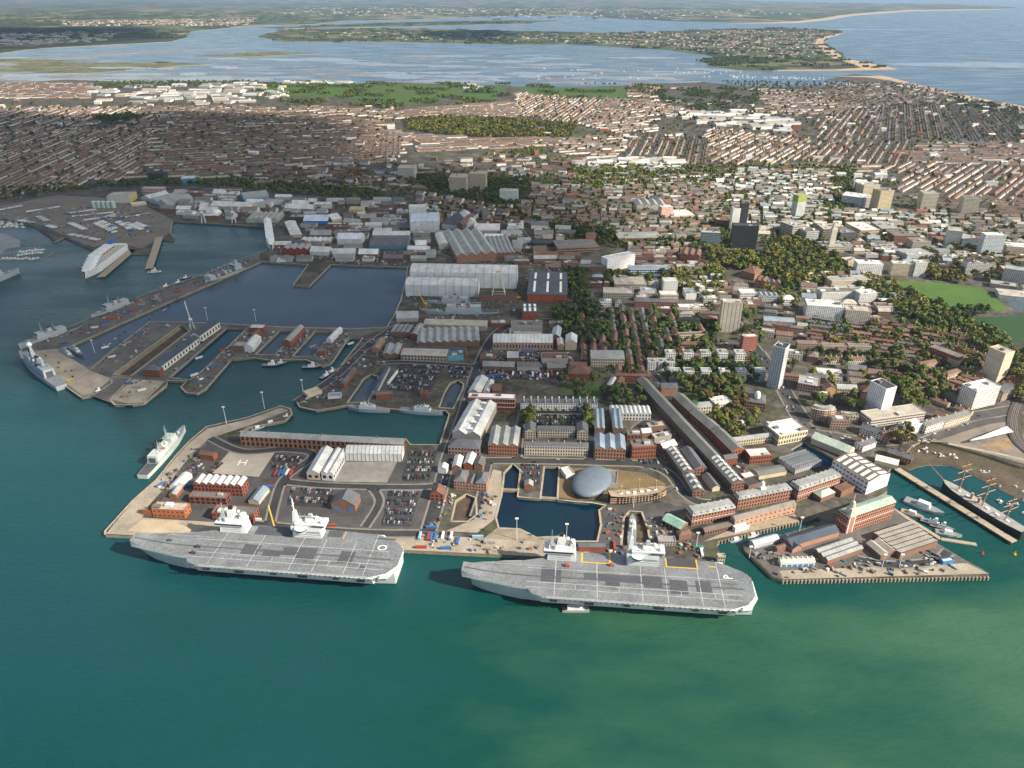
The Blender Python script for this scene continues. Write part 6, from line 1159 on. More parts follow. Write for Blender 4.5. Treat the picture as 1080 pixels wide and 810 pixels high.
BX0 = [(q[2].x, q[2].y, LZ, q[4], q[5], q[6], q[3], q[7], q[8]) for q in rest]
# ================================================================== the far town: terraces row by row
ROWS = []    # (centre, rz, L, dist)
EXCL = []    # world polygons kept free (parks, works, wide roads)
def ex(*p): EXCL.append(px(*p))
WOODS = {'cemetery': [(424, 126), (470, 123), (540, 126), (608, 131), (604, 145), (540, 146), (470, 143), (430, 137)], 'belt': [(50, 205), (90, 197), (130, 192), (240, 190), (330, 196), (400, 203), (400, 212), (300, 205), (200, 196), (110, 199)], 'towers': [(440, 186), (560, 188), (566, 226), (530, 224), (510, 214), (455, 206)],
         'copse': [(100, 124), (140, 120), (150, 126), (110, 130)], 'hill': [(505, 158), (560, 156), (600, 165), (650, 172), (700, 186), (700, 206), (600, 204), (540, 185), (505, 176)], 'park': [(738, 262), (770, 268), (800, 271), (835, 250), (872, 266), (900, 286), (862, 302), (830, 306), (790, 286), (750, 283)], 'common': [(690, 96), (760, 92), (800, 96), (800, 112), (740, 118), (700, 108)], 'mid': [(560, 128), (607, 134), (600, 146), (560, 146)], 'south': [(850, 185), (940, 182), (948, 196), (900, 204), (860, 198)]}
for k in WOODS: ex(*WOODS[k])
ex((95, 92), (270, 88), (300, 100), (270, 110), (100, 112)); ex((270, 84), (540, 88), (530, 108), (420, 116), (330, 110), (270, 108)); ex((690, 122), (780, 118), (840, 130), (830, 142), (740, 134)); ex((600, 168), (720, 168), (720, 184), (610, 180)); ex((540, 84), (660, 88), (660, 104), (600, 102), (540, 96))
def inside_any(x, y): return any(inpoly(x, y, q) for q in EXCL)
def district(zone, d0, d1, seed, pitch=46, gap=27, lmin=60, lmax=140, curve=0.0, dens=.95):
    r = random.Random(seed); poly = px(*zone); a = P(*d0); b = P(*d1); rz = math.atan2(b.y - a.y, b.x - a.x); cs, sn = math.cos(rz), math.sin(rz)
    cx = sum(p.x for p in poly) / len(poly); cy = sum(p.y for p in poly) / len(poly)
    u = [((p.x - cx) * cs + (p.y - cy) * sn, -(p.x - cx) * sn + (p.y - cy) * cs) for p in poly]; u0, u1 = min(q[0] for q in u), max(q[0] for q in u); v0, v1 = min(q[1] for q in u), max(q[1] for q in u)
    v = v0; k = 0
    while v < v1:
        x = u0 + r.uniform(0, 30); 
        while x < u1:
            L = r.uniform(lmin, lmax)
            X = cx + (x + L / 2) * cs - v * sn; Y = cy + (x + L / 2) * sn + v * cs
            ang = rz + curve * (x + L / 2 - (u0 + u1) / 2) / max(1, u1 - u0)
            if inpoly(X, Y, poly) and not inside_any(X, Y) and r.random() < dens and not any(inside_any(X + s_ * L / 2 * cs, Y + s_ * L / 2 * sn) for s_ in (-1, 1)):
                p_ = pix(X, Y, LZ)
                if -260 < p_[0] < 1330:
                    ok = not (GX0 < X < GX0 + 5700 and GY0 < Y < GY0 + 3000) or not any(occupied(X + q * cs - w * sn, Y + q * sn + w * cs) for q in (-L / 2, -L / 4, 0, L / 4, L / 2) for w in (0, 9) if Y < GY0 + 2990)
                    if ok: ROWS.append((X, Y, ang, L))
            x += L + r.choice([11, 12, 14, 22])
        v += gap if k % 2 == 0 else pitch - gap; k += 1
district([(-70, 114), (60, 113), (150, 113), (165, 130), (150, 190), (90, 196), (-20, 214), (-90, 222)], (20, 190), (85, 160), 1)
district([(150, 113), (262, 112), (330, 122), (400, 128), (425, 145), (430, 165), (400, 172), (330, 176), (250, 188), (150, 190), (165, 130)], (200, 160), (262, 157), 2)
district([(340, 140), (420, 140), (430, 166), (350, 168)], (366, 163), (373, 142), 3); district([(300, 112), (425, 117), (520, 106), (545, 108), (545, 126), (430, 126), (330, 120)], (330, 121), (400, 117), 4)
district([(430, 140), (545, 146), (545, 163), (500, 164), (440, 160)], (440, 152), (520, 149), 5); district([(540, 96), (600, 103), (650, 105), (645, 122), (610, 130), (545, 124)], (562, 118), (590, 102), 6); district([(545, 146), (650, 144), (652, 168), (560, 166)], (560, 158), (640, 154), 7, lmax=110)
district([(650, 143), (748, 146), (752, 172), (656, 170)], (668, 169), (680, 148), 8, pitch=58, gap=24); district([(640, 105), (700, 106), (740, 118), (690, 122), (690, 140), (645, 140), (612, 130)], (650, 125), (690, 121), 9, lmax=90); district([(745, 134), (830, 142), (862, 150), (860, 172), (752, 172)], (770, 165), (800, 150), 10, lmax=100)
district([(700, 92), (862, 96), (900, 92), (960, 96), (960, 108), (862, 122), (780, 118), (760, 100)], (760, 108), (840, 105), 11, lmax=80, dens=.8); district([(862, 118), (930, 112), (930, 148), (862, 150)], (882, 144), (896, 126), 12, pitch=58, gap=24); district([(930, 112), (1000, 110), (1000, 148), (930, 148)], (962, 146), (960, 120), 13, pitch=60, gap=24)
district([(1000, 110), (1090, 122), (1100, 152), (1000, 148)], (1043, 147), (1027, 125), 14, pitch=60, gap=24); district([(862, 150), (965, 150), (965, 174), (862, 174)], (905, 169), (918, 152), 15, pitch=58, gap=24); district([(965, 150), (1110, 153), (1110, 176), (965, 172)], (970, 162), (1060, 163), 16); district([(930, 174), (1110, 176), (1110, 214), (1030, 216), (990, 204), (940, 200)], (945, 202), (985, 180), 17, lmax=170)
district([(690, 176), (862, 174), (930, 176), (900, 188), (840, 186), (800, 196), (700, 200)], (720, 186), (800, 184), 18, lmax=80, dens=.8); district([(-40, 87), (95, 88), (100, 104), (-40, 104)], (0, 98), (60, 96), 19, lmax=60, pitch=60, dens=.9); district([(660, 90), (700, 92), (700, 104), (660, 102)], (665, 98), (690, 96), 20, lmax=60); district([(840, 92), (940, 90), (1000, 104), (1060, 114), (980, 112), (900, 112)], (880, 100), (960, 104), 21, lmax=70, dens=.7)
district([(200, 198), (300, 206), (430, 210), (440, 190), (330, 180), (240, 190)], (260, 197), (340, 199), 22, lmax=70, dens=.75); district([(560, 186), (690, 206), (690, 222), (600, 222), (566, 214)], (590, 205), (660, 206), 23, lmax=60, dens=.7); district([(950, 205), (1110, 214), (1110, 236), (990, 230)], (960, 214), (1040, 218), 24, lmax=80, dens=.7); district([(830, 204), (900, 204), (900, 222), (840, 222)], (845, 212), (890, 213), 25, lmax=60)
district([(1110, 122), (1330, 175), (1330, 240), (1110, 236)], (1120, 170), (1220, 178), 26); district([(1105, 236), (1330, 244), (1330, 330), (1100, 320)], (1110, 270), (1200, 276), 27, lmax=90, dens=.8); district([(-260, 130), (-70, 114), (-90, 215), (-260, 205)], (-150, 180), (-90, 160), 28); district([(1092, 340), (1330, 345), (1330, 470), (1100, 462), (1092, 400)], (1110, 400), (1200, 410), 29, lmax=80, dens=.8)
HW = np.array([(.62, .59, .53), (.70, .68, .64), (.27, .17, .12), (.34, .24, .18), (.44, .36, .28), (.60, .54, .45), (.24, .15, .11), (.52, .45, .36), (.66, .62, .55)]); HR = np.array([(.115, .075, .058), (.10, .085, .075), (.095, .095, .095), (.13, .10, .082), (.085, .072, .062), (.15, .095, .07)])
def row_mesh(rows, seed, detail):
    """walls, roofs and chimneys of terrace rows, house by house, as arrays of quads"""
    g = np.random.default_rng(seed); Wv = []; Wc = []; Rv = []; Rc = []; Cv = []
    for X, Y, rz, L in rows:
        n = max(2, int(L / (5.4 if detail else 8.0))); w = L / n; D = 9.0; e = 5.6 + g.uniform(-.3, .6); rg = e + 3.1; cs, sn = math.cos(rz), math.sin(rz)
        T = lambda p: [(X + x * cs - y * sn, Y + x * sn + y * cs, LZ + z) for x, y, z in p]
        base = HW[g.integers(len(HW))]; rb = HR[g.integers(len(HR))]
        for i in range(n):
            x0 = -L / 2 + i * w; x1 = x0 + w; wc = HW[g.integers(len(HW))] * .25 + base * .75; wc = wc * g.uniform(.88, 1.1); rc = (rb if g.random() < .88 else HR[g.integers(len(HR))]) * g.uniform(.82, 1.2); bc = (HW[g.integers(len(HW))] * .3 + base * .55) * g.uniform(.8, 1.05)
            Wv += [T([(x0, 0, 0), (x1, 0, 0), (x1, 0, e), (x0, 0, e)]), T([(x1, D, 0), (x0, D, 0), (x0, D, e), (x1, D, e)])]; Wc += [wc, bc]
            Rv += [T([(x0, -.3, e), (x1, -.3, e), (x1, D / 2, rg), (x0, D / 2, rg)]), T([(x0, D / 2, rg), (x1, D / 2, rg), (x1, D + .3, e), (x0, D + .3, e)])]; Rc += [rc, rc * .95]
            if i % 2 == 0:       # rear wing shared by two houses
                a0, a1, y1, z1 = x0 + w * .55, x1 + w * .45, D + 5.5, e - 1.2
                Wv += [T([(a0, y1, 0), (a0, D, 0), (a0, D, z1), (a0, y1, z1)]), T([(a1, D, 0), (a1, y1, 0), (a1, y1, z1), (a1, D, z1)]), T([(a1, y1, 0), (a0, y1, 0), (a0, y1, z1), (a1, y1, z1)])]; Wc += [bc, bc, bc]
                am = (a0 + a1) / 2; Rv += [T([(a0, y1, z1), (a0, D - 1, z1), (am, D - 1, z1 + 1.6), (am, y1, z1 + 1.6)]), T([(am, y1, z1 + 1.6), (am, D - 1, z1 + 1.6), (a1, D - 1, z1), (a1, y1, z1)])]; Rc += [rc, rc]
            if detail and i % 2:
                c0, c1 = x0 - .5, x0 + .5
                for q in ([(c0, 3.6, rg - .8), (c1, 3.6, rg - .8), (c1, 3.6, rg + 1.5), (c0, 3.6, rg + 1.5)], [(c1, 3.6, rg - .8), (c1, 5.4, rg - .8), (c1, 5.4, rg + 1.5), (c1, 3.6, rg + 1.5)], [(c0, 5.4, rg - .8), (c0, 3.6, rg - .8), (c0, 3.6, rg + 1.5), (c0, 5.4, rg + 1.5)], [(c0, 3.6, rg + 1.5), (c1, 3.6, rg + 1.5), (c1, 5.4, rg + 1.5), (c0, 5.4, rg + 1.5)]): Cv.append(T(q))
        for x, s_ in ((-L / 2, 1), (L / 2, -1)):
            q = [(x, D, 0), (x, 0, 0), (x, 0, e), (x, D, e)]; t = [(x, D, e), (x, 0, e), (x, D / 2, rg - .05), (x, D / 2, rg - .05)]
            if s_ < 0: q = q[::-1]; t = t[::-1]
            Wv += [T(q), T(t)]; Wc += [base, base]
    return Wv, Wc, Rv, Rc, Cv
def quads(name, V, C, m, **k):
    V = np.array(V, np.float32).reshape(-1, 3); return npmesh(name, V, np.arange(len(V)).reshape(-1, 4), np.array(C), m, **k)
ROWS.sort(key=lambda q: (not -25 < pix(q[0], q[1], LZ)[0] < 1105, q[1]))
LAND = [(190, 'dark block beyond the port road', 165, 190), (420, 'pale slab left of the twin towers', 428, 188), (480, 'twin cream towers', 492, 200), (527, 'white slab right of the twin towers', 536, 212), (690, 'market hall', 686, 220), (778, 'slim black tower', 782, 240), (842, 'lime-topped tower', 842, 230), (905, 'upper cream tower', 917, 207), (978, 'square cream tower', 978, 221), (1020, 'square beige tower', 1020, 228), (60, 'port road', 60, 206), (330, 'bright blue warehouse', 333, 237), (640, 'town car park', 620, 235)]
LPT = [(nm, P(a, b)) for _, nm, a, b in LAND]; used = {}
for i, q in enumerate(ROWS[:295]):
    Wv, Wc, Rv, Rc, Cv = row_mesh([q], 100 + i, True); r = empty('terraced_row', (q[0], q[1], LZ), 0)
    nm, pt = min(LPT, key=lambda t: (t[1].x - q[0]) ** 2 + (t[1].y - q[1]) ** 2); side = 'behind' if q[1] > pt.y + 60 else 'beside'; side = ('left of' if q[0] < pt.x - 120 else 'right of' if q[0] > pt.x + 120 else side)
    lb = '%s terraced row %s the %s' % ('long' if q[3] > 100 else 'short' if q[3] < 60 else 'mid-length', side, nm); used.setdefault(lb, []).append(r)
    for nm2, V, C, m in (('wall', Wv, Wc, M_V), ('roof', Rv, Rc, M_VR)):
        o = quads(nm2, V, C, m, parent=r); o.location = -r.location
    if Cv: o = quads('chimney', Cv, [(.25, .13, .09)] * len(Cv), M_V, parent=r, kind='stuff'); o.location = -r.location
    r['category'] = 'house'; r['group'] = 'terraced rows of the near far-town'
for lb, rs in used.items():
    rs.sort(key=lambda r: r.location.y)
    for k, r in enumerate(rs):
        ordw = ['nearest', 'second nearest', 'third nearest', 'fourth nearest', 'fifth nearest', 'sixth nearest', 'seventh nearest', 'eighth nearest', 'ninth nearest', 'tenth nearest']
        r['label'] = lb if len(rs) == 1 else (ordw[k] + ' ' + lb if k < 10 else 'farther ' + lb)
Wv, Wc, Rv, Rc, Cv = row_mesh(ROWS[295:], 5, False)
quads('far_terraces', Wv + Rv, Wc + Rc, M_V, kind='stuff')
# works, halls and estates of the far town
r_ = random.Random(3); BX = list(BX0)
def gain(r, c): k = r.uniform(.72, 1.12); return tuple(q * k for q in c)
def scatter_boxes(zone, n, w, d, h, cols, rcols, seed, z=LZ, rot=.3):
    r = random.Random(seed); poly = [P(a, b, z) for a, b in zone]; xs = [p.x for p in poly]; ys = [p.y for p in poly]; k = 0; t = 0
    while k < n and t < n * 12:
        t += 1; x = r.uniform(min(xs), max(xs)); y = r.uniform(min(ys), max(ys))
        if not inpoly(x, y, poly): continue
        if GX0 < x < GX0 + 5690 and y < GY0 + 2990 and occupied(x, y): continue
        k += 1; BX.append((x, y, z, r.uniform(*w), r.uniform(*d), r.uniform(*h), r.uniform(-rot, rot), gain(r, r.choice(cols)), gain(r, r.choice(rcols))))
FW = [WHITE, CREAM, (.62, .6, .56), CONC]; FR = [WHITEM, LEAD, BEIGE, WHITEM]
def pxw(zone, n, *a, **k): scatter_boxes(zone, n, *a, **k)
pxw([(95, 93), (270, 89), (300, 99), (265, 111), (100, 111)], 85, (30, 110), (25, 70), (6, 13), FW, [LEAD, WHITEM, BEIGE, FELT, LEAD], 1); pxw([(690, 122), (780, 119), (840, 131), (830, 141), (740, 133)], 60, (25, 100), (20, 60), (6, 14), FW, FR, 2); pxw([(600, 169), (720, 169), (720, 182), (610, 179)], 40, (25, 80), (15, 40), (5, 9), FW, FR, 3); pxw([(280, 94), (300, 92), (310, 103), (285, 105)], 8, (20, 50), (15, 30), (5, 9), FW, FR, 4)
pxw([(480, 90), (505, 89), (508, 95), (485, 96)], 8, (20, 60), (15, 40), (5, 12), FW, FR, 5); pxw([(300, 86.5), (370, 86.5), (370, 88.5), (300, 88.5)], 26, (20, 40), (10, 14), (5, 9), [WHITE, CREAM], FR, 6); pxw([(870, 184), (945, 182), (945, 200), (880, 200)], 14, (15, 40), (12, 22), (8, 20), FW, FR, 7); pxw([(505, 160), (700, 176), (700, 205), (560, 205)], 90, (14, 40), (10, 18), (6, 12), FW + [BRICK, BRICK], [TILE, SLATE, LEAD], 8)
pxw([(240, 172), (560, 168), (560, 190), (430, 205), (250, 196)], 120, (12, 45), (9, 18), (6, 12), FW + [BRICK, BRICK, BROWN], [TILE, SLATE, LEAD, FELT], 9); pxw([(640, 190), (880, 180), (900, 215), (640, 215)], 140, (12, 36), (9, 16), (6, 12), FW + [BRICK, BROWN], [TILE, SLATE, LEAD, WHITEM], 10); pxw([(0, 105), (420, 112), (420, 180), (0, 205)], 90, (14, 40), (10, 18), (7, 14), FW + [BRICK, RED], [TILE, LEAD, WHITEM, FELT], 11)
pxw([(560, 104), (1080, 112), (1080, 200), (560, 168)], 170, (12, 36), (10, 18), (7, 15), FW + [BRICK, RED], [TILE, LEAD, WHITEM, SLATE], 12); pxw([(865, 88), (960, 90), (1075, 114), (1060, 120), (900, 100)], 120, (12, 40), (9, 16), (6, 14), FW + [BRICK], [TILE, SLATE, LEAD], 13)
# houses of the low island and the mainland shore
pxw([(640, 36), (760, 32), (868, 34), (868, 46), (870, 60), (780, 64), (760, 56), (640, 46)], 900, (14, 34), (12, 24), (6, 10), [WHITE, CREAM, BRICK, (.5, .36, .28)], [TILE, TILE, SLATE], 14, z=FZ); pxw([(330, 34), (640, 36), (640, 46), (400, 42)], 160, (16, 40), (12, 24), (6, 10), [WHITE, CREAM, BRICK], [TILE, SLATE], 15, z=FZ); pxw([(0, 36), (120, 36), (110, 45), (0, 48)], 160, (30, 90), (20, 50), (6, 12), FW, FR, 16, z=FZ); pxw([(60, 22), (270, 20), (260, 27), (70, 28)], 420, (25, 60), (20, 40), (7, 11), [CREAM, BRICK, WHITE, (.5, .36, .28)], [TILE, TILE, BEIGE], 17, z=FZ)
pxw([(300, 8), (780, 10), (860, 16), (700, 20), (300, 16)], 420, (30, 80), (25, 60), (7, 12), [CREAM, WHITE, BRICK], [TILE, WHITEM, BEIGE], 18, z=FZ)
BX.sort(key=lambda b: b[1]); bv = []; bc = []
def bxq(b):
    x, y, z, L, D, h, rz, wc, rc = b; cs, sn = math.cos(rz), math.sin(rz); T = lambda p: [(x + a * cs - c * sn, y + a * sn + c * cs, z + d) for a, c, d in p]; q = []; l2, rg = L / 2, h + min(D * .25, 4)
    for f in ([(-l2, 0, 0), (l2, 0, 0), (l2, 0, h), (-l2, 0, h)], [(l2, 0, 0), (l2, D, 0), (l2, D, h), (l2, 0, h)], [(l2, D, 0), (-l2, D, 0), (-l2, D, h), (l2, D, h)], [(-l2, D, 0), (-l2, 0, 0), (-l2, 0, h), (-l2, D, h)]): q.append((T(f), wc))
    for f in ([(-l2, -.4, h), (l2, -.4, h), (l2, D / 2, rg), (-l2, D / 2, rg)], [(-l2, D / 2, rg), (l2, D / 2, rg), (l2, D + .4, h), (-l2, D + .4, h)]): q.append((T(f), rc))
    for f in ([(-l2, D, h), (-l2, 0, h), (-l2, D / 2, rg), (-l2, D / 2, rg)], [(l2, 0, h), (l2, D, h), (l2, D / 2, rg), (l2, D / 2, rg)]): q.append((T(f), wc))
    return q
for b in BX:
    for f, c in bxq(b): bv.append(f); bc.append(c)
quads('far_buildings', bv, bc, M_V, kind='stuff')
for pp in ([(370, 102), (430, 95), (470, 97), (466, 108), (420, 112), (380, 110)], [(480, 99), (520, 95), (526, 105), (485, 107)], [(600, 98), (660, 96), (660, 104), (615, 104)], [(545, 92), (660, 92), (690, 100), (660, 104), (560, 100)], [(570, 118), (600, 116), (602, 122), (575, 122)], [(-60, 110), (25, 110), (20, 116), (-60, 122)], [(890, 100), (930, 101), (960, 106), (900, 108)], [(960, 98), (1050, 108), (1040, 112), (970, 106)], [(560, 144), (640, 141), (640, 145), (560, 147)], [(270, 88), (540, 90), (520, 100), (380, 104), (280, 100)], [(860, 95), (1000, 103), (990, 109), (870, 103)]):
    sheet('field', pp, M_GRASS, dz=.15 + random.random() * .3)
# ================================================================== trees
M_LEAF = vmat('foliage', rough=.9, var=.25, scale=.25, fine=1.5, spec=.1)
M_BARK = mat('bark', (.075, .055, .04), var=.3)
GREENS = [(.095, .13, .036), (.066, .10, .032), (.125, .142, .04), (.165, .158, .044), (.12, .10, .038), (.098, .118, .04), (.055, .08, .03)]
def crown_arrays(seed, nq, R, Hc, z0, col, size):
    g = np.random.default_rng(seed); nl = g.integers(5, 9); cen = np.stack([g.normal(0, R * .42, nl), g.normal(0, R * .42, nl), z0 + Hc * g.uniform(.3, .78, nl)], 1); cen[0] = (0, 0, z0 + Hc * .6); rad = R * g.uniform(.38, .62, nl)
    k = g.integers(0, nl, nq); d = g.normal(0, 1, (nq, 3)); d /= np.linalg.norm(d, axis=1)[:, None]; d[:, 2] = np.abs(d[:, 2]) * .9 - .25 * (g.random(nq) < .4)
    pos = cen[k] + d * (rad[k] * g.uniform(.65, 1.05, nq))[:, None] * np.array([1, 1, Hc / R * .5])
    nrm = d + g.normal(0, .28, (nq, 3)); nrm /= np.linalg.norm(nrm, axis=1)[:, None]
    t = np.cross(nrm, g.normal(0, 1, (nq, 3))); t /= np.linalg.norm(t, axis=1)[:, None]; b = np.cross(nrm, t); s = size * g.uniform(.6, 1.25, nq)[:, None]
    V = np.stack([pos - t * s - b * s * .7, pos + t * s - b * s * .6, pos + t * s * .8 + b * s * .7, pos - t * s * .9 + b * s * .6], 1)
    C = np.array(col)[None] * g.uniform(.86, 1.16, nq)[:, None] * (1 + g.normal(0, .03, (nq, 3)))
    return V, np.clip(C, .008, .4)
TREEMESH = {}
def tree_meshes(kind, ci):
    if (kind, ci) in TREEMESH: return TREEMESH[(kind, ci)]
    R, H, z0 = ((5.2, 9.5, 2.6), (4.2, 11, 2.4), (6.3, 10.5, 3), (3.2, 8, 1.8), (2.4, 13, 1.0))[kind]
    V, C = crown_arrays(kind * 17 + ci, 300, R, H, z0, GREENS[ci], .85 if kind != 3 else .75)
    o = npmesh('crown', V.reshape(-1, 3), np.arange(len(V) * 4).reshape(-1, 4), C, M_LEAF); cm = o.data; bpy.data.objects.remove(o)
    mb = MB(); mb.bar((0, 0, 0), (0, 0, z0 + H * .5), (.42, .16), k=6)
    for i in range(5):
        a = i * 1.3 + kind; mb.bar((0, 0, z0 + i * .7), (R * .5 * math.cos(a), R * .5 * math.sin(a), z0 + H * .45 + i * .4), (.18, .06), k=4)
    o = mb.build('trunk', M_BARK); tm = o.data; bpy.data.objects.remove(o); TREEMESH[(kind, ci)] = (cm, tm); return cm, tm
TREES = []   # x, y, kind, colour index, scale, where
def grove(zone, spacing, where, seed, cols=(0, 1, 2, 3, 5), kinds=(0, 1, 2), z=LZ, check=True, prob=.9, clump=None):
    spacing *= 1.25 if where else 1; r = random.Random(seed); poly = [P(a, b, z) for a, b in zone]; xs = [p.x for p in poly]; ys = [p.y for p in poly]; y = min(ys)
    while y < max(ys):
        x = min(xs)
        while x < max(xs):
            X = x + r.uniform(-.45, .45) * spacing; Y = y + r.uniform(-.45, .45) * spacing
            if r.random() < prob and inpoly(X, Y, poly) and (clump is None or mnoise.noise(Vector((X / 140, Y / 140, seed))) > clump):
                q = pix(X, Y, z)
                if -200 < q[0] < 1330 and not (check and Y < GY0 + 2990 and GX0 < X < GX0 + 5690 and occupied(X, Y)): TREES.append((X, Y, r.choice(kinds), r.choice(cols), r.uniform(.8, 1.35) * (1.35 if where else 1), where, z))
            x += spacing
        y += spacing * .9
grove(WOODS['park'], 9.5, 'in the town park', 1, (0, 2, 2, 3, 1, 4)); grove([(905, 292), (935, 300), (985, 322), (1040, 350), (1090, 386), (1090, 408), (1040, 376), (980, 346), (930, 321), (905, 306)], 8.5, 'in the belt beside the playing fields', 2, (0, 2, 3, 2, 1))
grove([(580, 326), (612, 322), (642, 328), (640, 362), (610, 366), (586, 350)], 9, 'in the dark copse below the boat hall', 3, (1, 6, 6, 0)); grove([(598, 288), (616, 290), (624, 320), (604, 322)], 9, 'on the road beside the boat hall', 4, (1, 6, 0)); grove([(700, 396), (730, 400), (772, 400), (792, 424), (772, 446), (742, 426), (716, 411)], 9, 'in the walled garden of the villa', 5, (0, 1, 4, 2, 5), (0, 1, 2, 4))
grove([(745, 446), (796, 436), (806, 448), (780, 466), (752, 462)], 11, 'around the lower garden lawn', 6, (2, 3, 0)); grove([(918, 384), (950, 390), (985, 400), (1000, 420), (962, 432), (940, 410)], 10, 'in the gardens behind the white tower', 7, (0, 2, 1)); grove([(944, 408), (968, 412), (976, 436), (950, 434)], 8, 'in the large clump beside the white tower', 8, (2, 0)); grove([(1058, 396), (1090, 400), (1090, 430), (1066, 425)], 10, 'at the right edge beneath the beige tower', 9, (2, 3))
grove([(642, 412), (680, 413), (680, 430), (645, 429)], 9, 'between the white terrace and the ropehouse', 10, (0, 2, 1)); grove([(678, 256), (740, 256), (745, 266), (680, 266)], 9, 'in the line above the dark red hall', 11, (1, 0, 6)); grove([(590, 403), (640, 404), (640, 424), (590, 422)], 15, 'in the gardens behind the white terrace', 12, (0, 1, 4)); grove([(553, 436), (562, 436), (561, 456), (552, 456)], 7, 'left of the parade ground', 13, (5, 2)); grove([(616, 436), (625, 436), (624, 456), (615, 456)], 7, 'right of the parade ground', 14, (5, 2))
for x in (581, 592): p = P(x, 451); TREES.append((p.x, p.y, 4, 1, 1.2, 'standing alone on the parade ground', LZ))
for i in range(14): p = P(826 + i * 8.2, 375.5); TREES.append((p.x, p.y, 3, 1, 1.25, 'in the clipped tree avenue', LZ))
for i in range(10): p = P(556 + i * 7.6, 435.4); TREES.append((p.x, p.y, 3, (0, 6)[i % 2], .75, 'in front of the white terrace', LZ))
grove([(936, 466), (958, 462), (966, 468), (944, 476)], 8, 'on the slipway green', 15, (4, 3)); grove([(690, 288), (760, 284), (772, 330), (745, 320), (700, 300)], 11, 'among the college buildings', 16, (2, 3, 0)); grove([(800, 300), (850, 306), (850, 330), (812, 320)], 16, 'around the terracotta halls', 17, (2, 3, 0)); grove([(860, 344), (960, 340), (1050, 372), (1060, 396), (960, 384), (880, 366)], 17, 'in the gardens of the brick houses', 18, (2, 3, 0, 4)); grove([(820, 380), (930, 378), (930, 440), (850, 436)], 21, 'in the streets left of the white tower', 19, (0, 2, 3)); grove([(690, 326), (756, 330), (756, 380), (690, 374)], 13, 'in the courts of the low flats', 20, (1, 0, 6)); grove([(610, 330), (690, 332), (690, 396), (640, 396)], 24, 'in the brown house streets', 21, (1, 0, 6))
grove([(930, 255), (1000, 250), (1080, 275), (1080, 300), (1000, 290), (945, 280)], 24, 'around the student blocks', 22, (4, 3, 0)); grove([(600, 240), (640, 238), (650, 256), (610, 252)], 10, 'by the decked car park church', 23, (1, 6)); grove([(970, 285), (1005, 290), (1020, 302), (985, 298)], 9, 'behind the playing field gatehouse', 24, (3, 4)); grove([(1000, 322), (1030, 318), (1045, 332), (1015, 334)], 9, 'between the two pitches', 25, (1, 4))
grove([(690, 380), (800, 382), (800, 404), (700, 402)], 10, 'between the white apartment rows', 26, (1, 6, 0)); grove([(640, 292), (720, 294), (720, 304), (640, 304)], 9, 'along the offices of the college', 27, (0, 2, 5)); grove([(780, 330), (802, 332), (806, 372), (784, 360)], 12, 'beside the main road below the twin-slab tower', 28, (1, 0))
for k, sp, cols in (('belt', 16, (1, 6, 5, 0)), ('towers', 17, (1, 6, 5)), ('hill', 20, (2, 3, 0, 5)), ('cemetery', 15, (2, 3, 1, 4, 5)), ('copse', 17, (1, 6)), ('common', 19, (1, 5, 0)), ('south', 18, (0, 2, 4, 5))): grove(WOODS[k], sp, '', 50 + len(k), cols, clump=.05 if k in ('common', 'south', 'hill') else None)
grove([(240, 188), (440, 182), (560, 176), (560, 190), (430, 210), (300, 204)], 26, '', 70, (1, 6, 4, 5)); grove([(560, 184), (900, 176), (900, 226), (690, 222), (566, 214)], 30, '', 71, (1, 0, 2, 3, 4)); grove([(-40, 108), (430, 112), (430, 182), (150, 190), (-40, 214)], 62, '', 72, (1, 6, 5)); grove([(540, 102), (1100, 112), (1100, 206), (560, 170)], 56, '', 73, (1, 0, 5, 3)); grove([(270, 86), (540, 89), (540, 106), (420, 116), (330, 111), (270, 108)], 17, '', 74, (1, 5, 0, 2), clump=.12); grove([(540, 90), (700, 89), (700, 104), (600, 104)], 17, '', 75, (5, 0, 2), clump=.15); grove([(100, 87), (270, 86), (270, 90), (100, 94)], 26, '', 76, (1, 5)); grove([(760, 86), (960, 88), (1060, 114), (900, 112), (800, 100)], 42, '', 77, (1, 5, 0)); grove([(880, 204), (1090, 214), (1090, 250), (900, 250)], 36, '', 78, (0, 2, 4)); grove([(1010, 104), (1090, 118), (1090, 124), (1010, 112)], 22, '', 79, (5, 1)); grove([(0, 200), (80, 196), (60, 206), (0, 212)], 20, '', 80, (1, 6))
grove([(600, 176), (900, 176), (900, 262), (770, 262), (640, 262), (600, 240)], 13, '', 81, (1, 0, 2, 5), prob=.75); grove([(900, 226), (1090, 230), (1090, 300), (1000, 292), (900, 262)], 14, '', 82, (1, 0, 2, 4), prob=.7); grove([(440, 205), (600, 215), (610, 262), (560, 240), (450, 226)], 13, '', 83, (1, 6, 5), prob=.6); grove([(846, 340), (1060, 350), (1080, 400), (980, 400), (850, 370)], 12, '', 84, (2, 0, 5), (0, 1, 3), prob=.6); grove([(620, 328), (760, 332), (760, 380), (640, 396)], 12, '', 85, (1, 0, 6), (0, 1, 3), prob=.6)
grove([(1092, 240), (1330, 250), (1330, 470), (1100, 465)], 26, '', 86, (1, 0, 2, 5), prob=.6)
allt = sorted(TREES, key=lambda t: t[1]); near = [t for t in allt if t[5] and -10 < pix(t[0], t[1], LZ)[0] < 1090][:298]; nid = set(map(id, near)); far = [t for t in TREES if id(t) not in nid]
CN = ['mid-green', 'dark green', 'olive', 'golden autumn', 'rusty brown', 'dull green', 'deep green']; KN = ['round', 'upright', 'broad', 'small clipped', 'tall columnar']
tl = {}
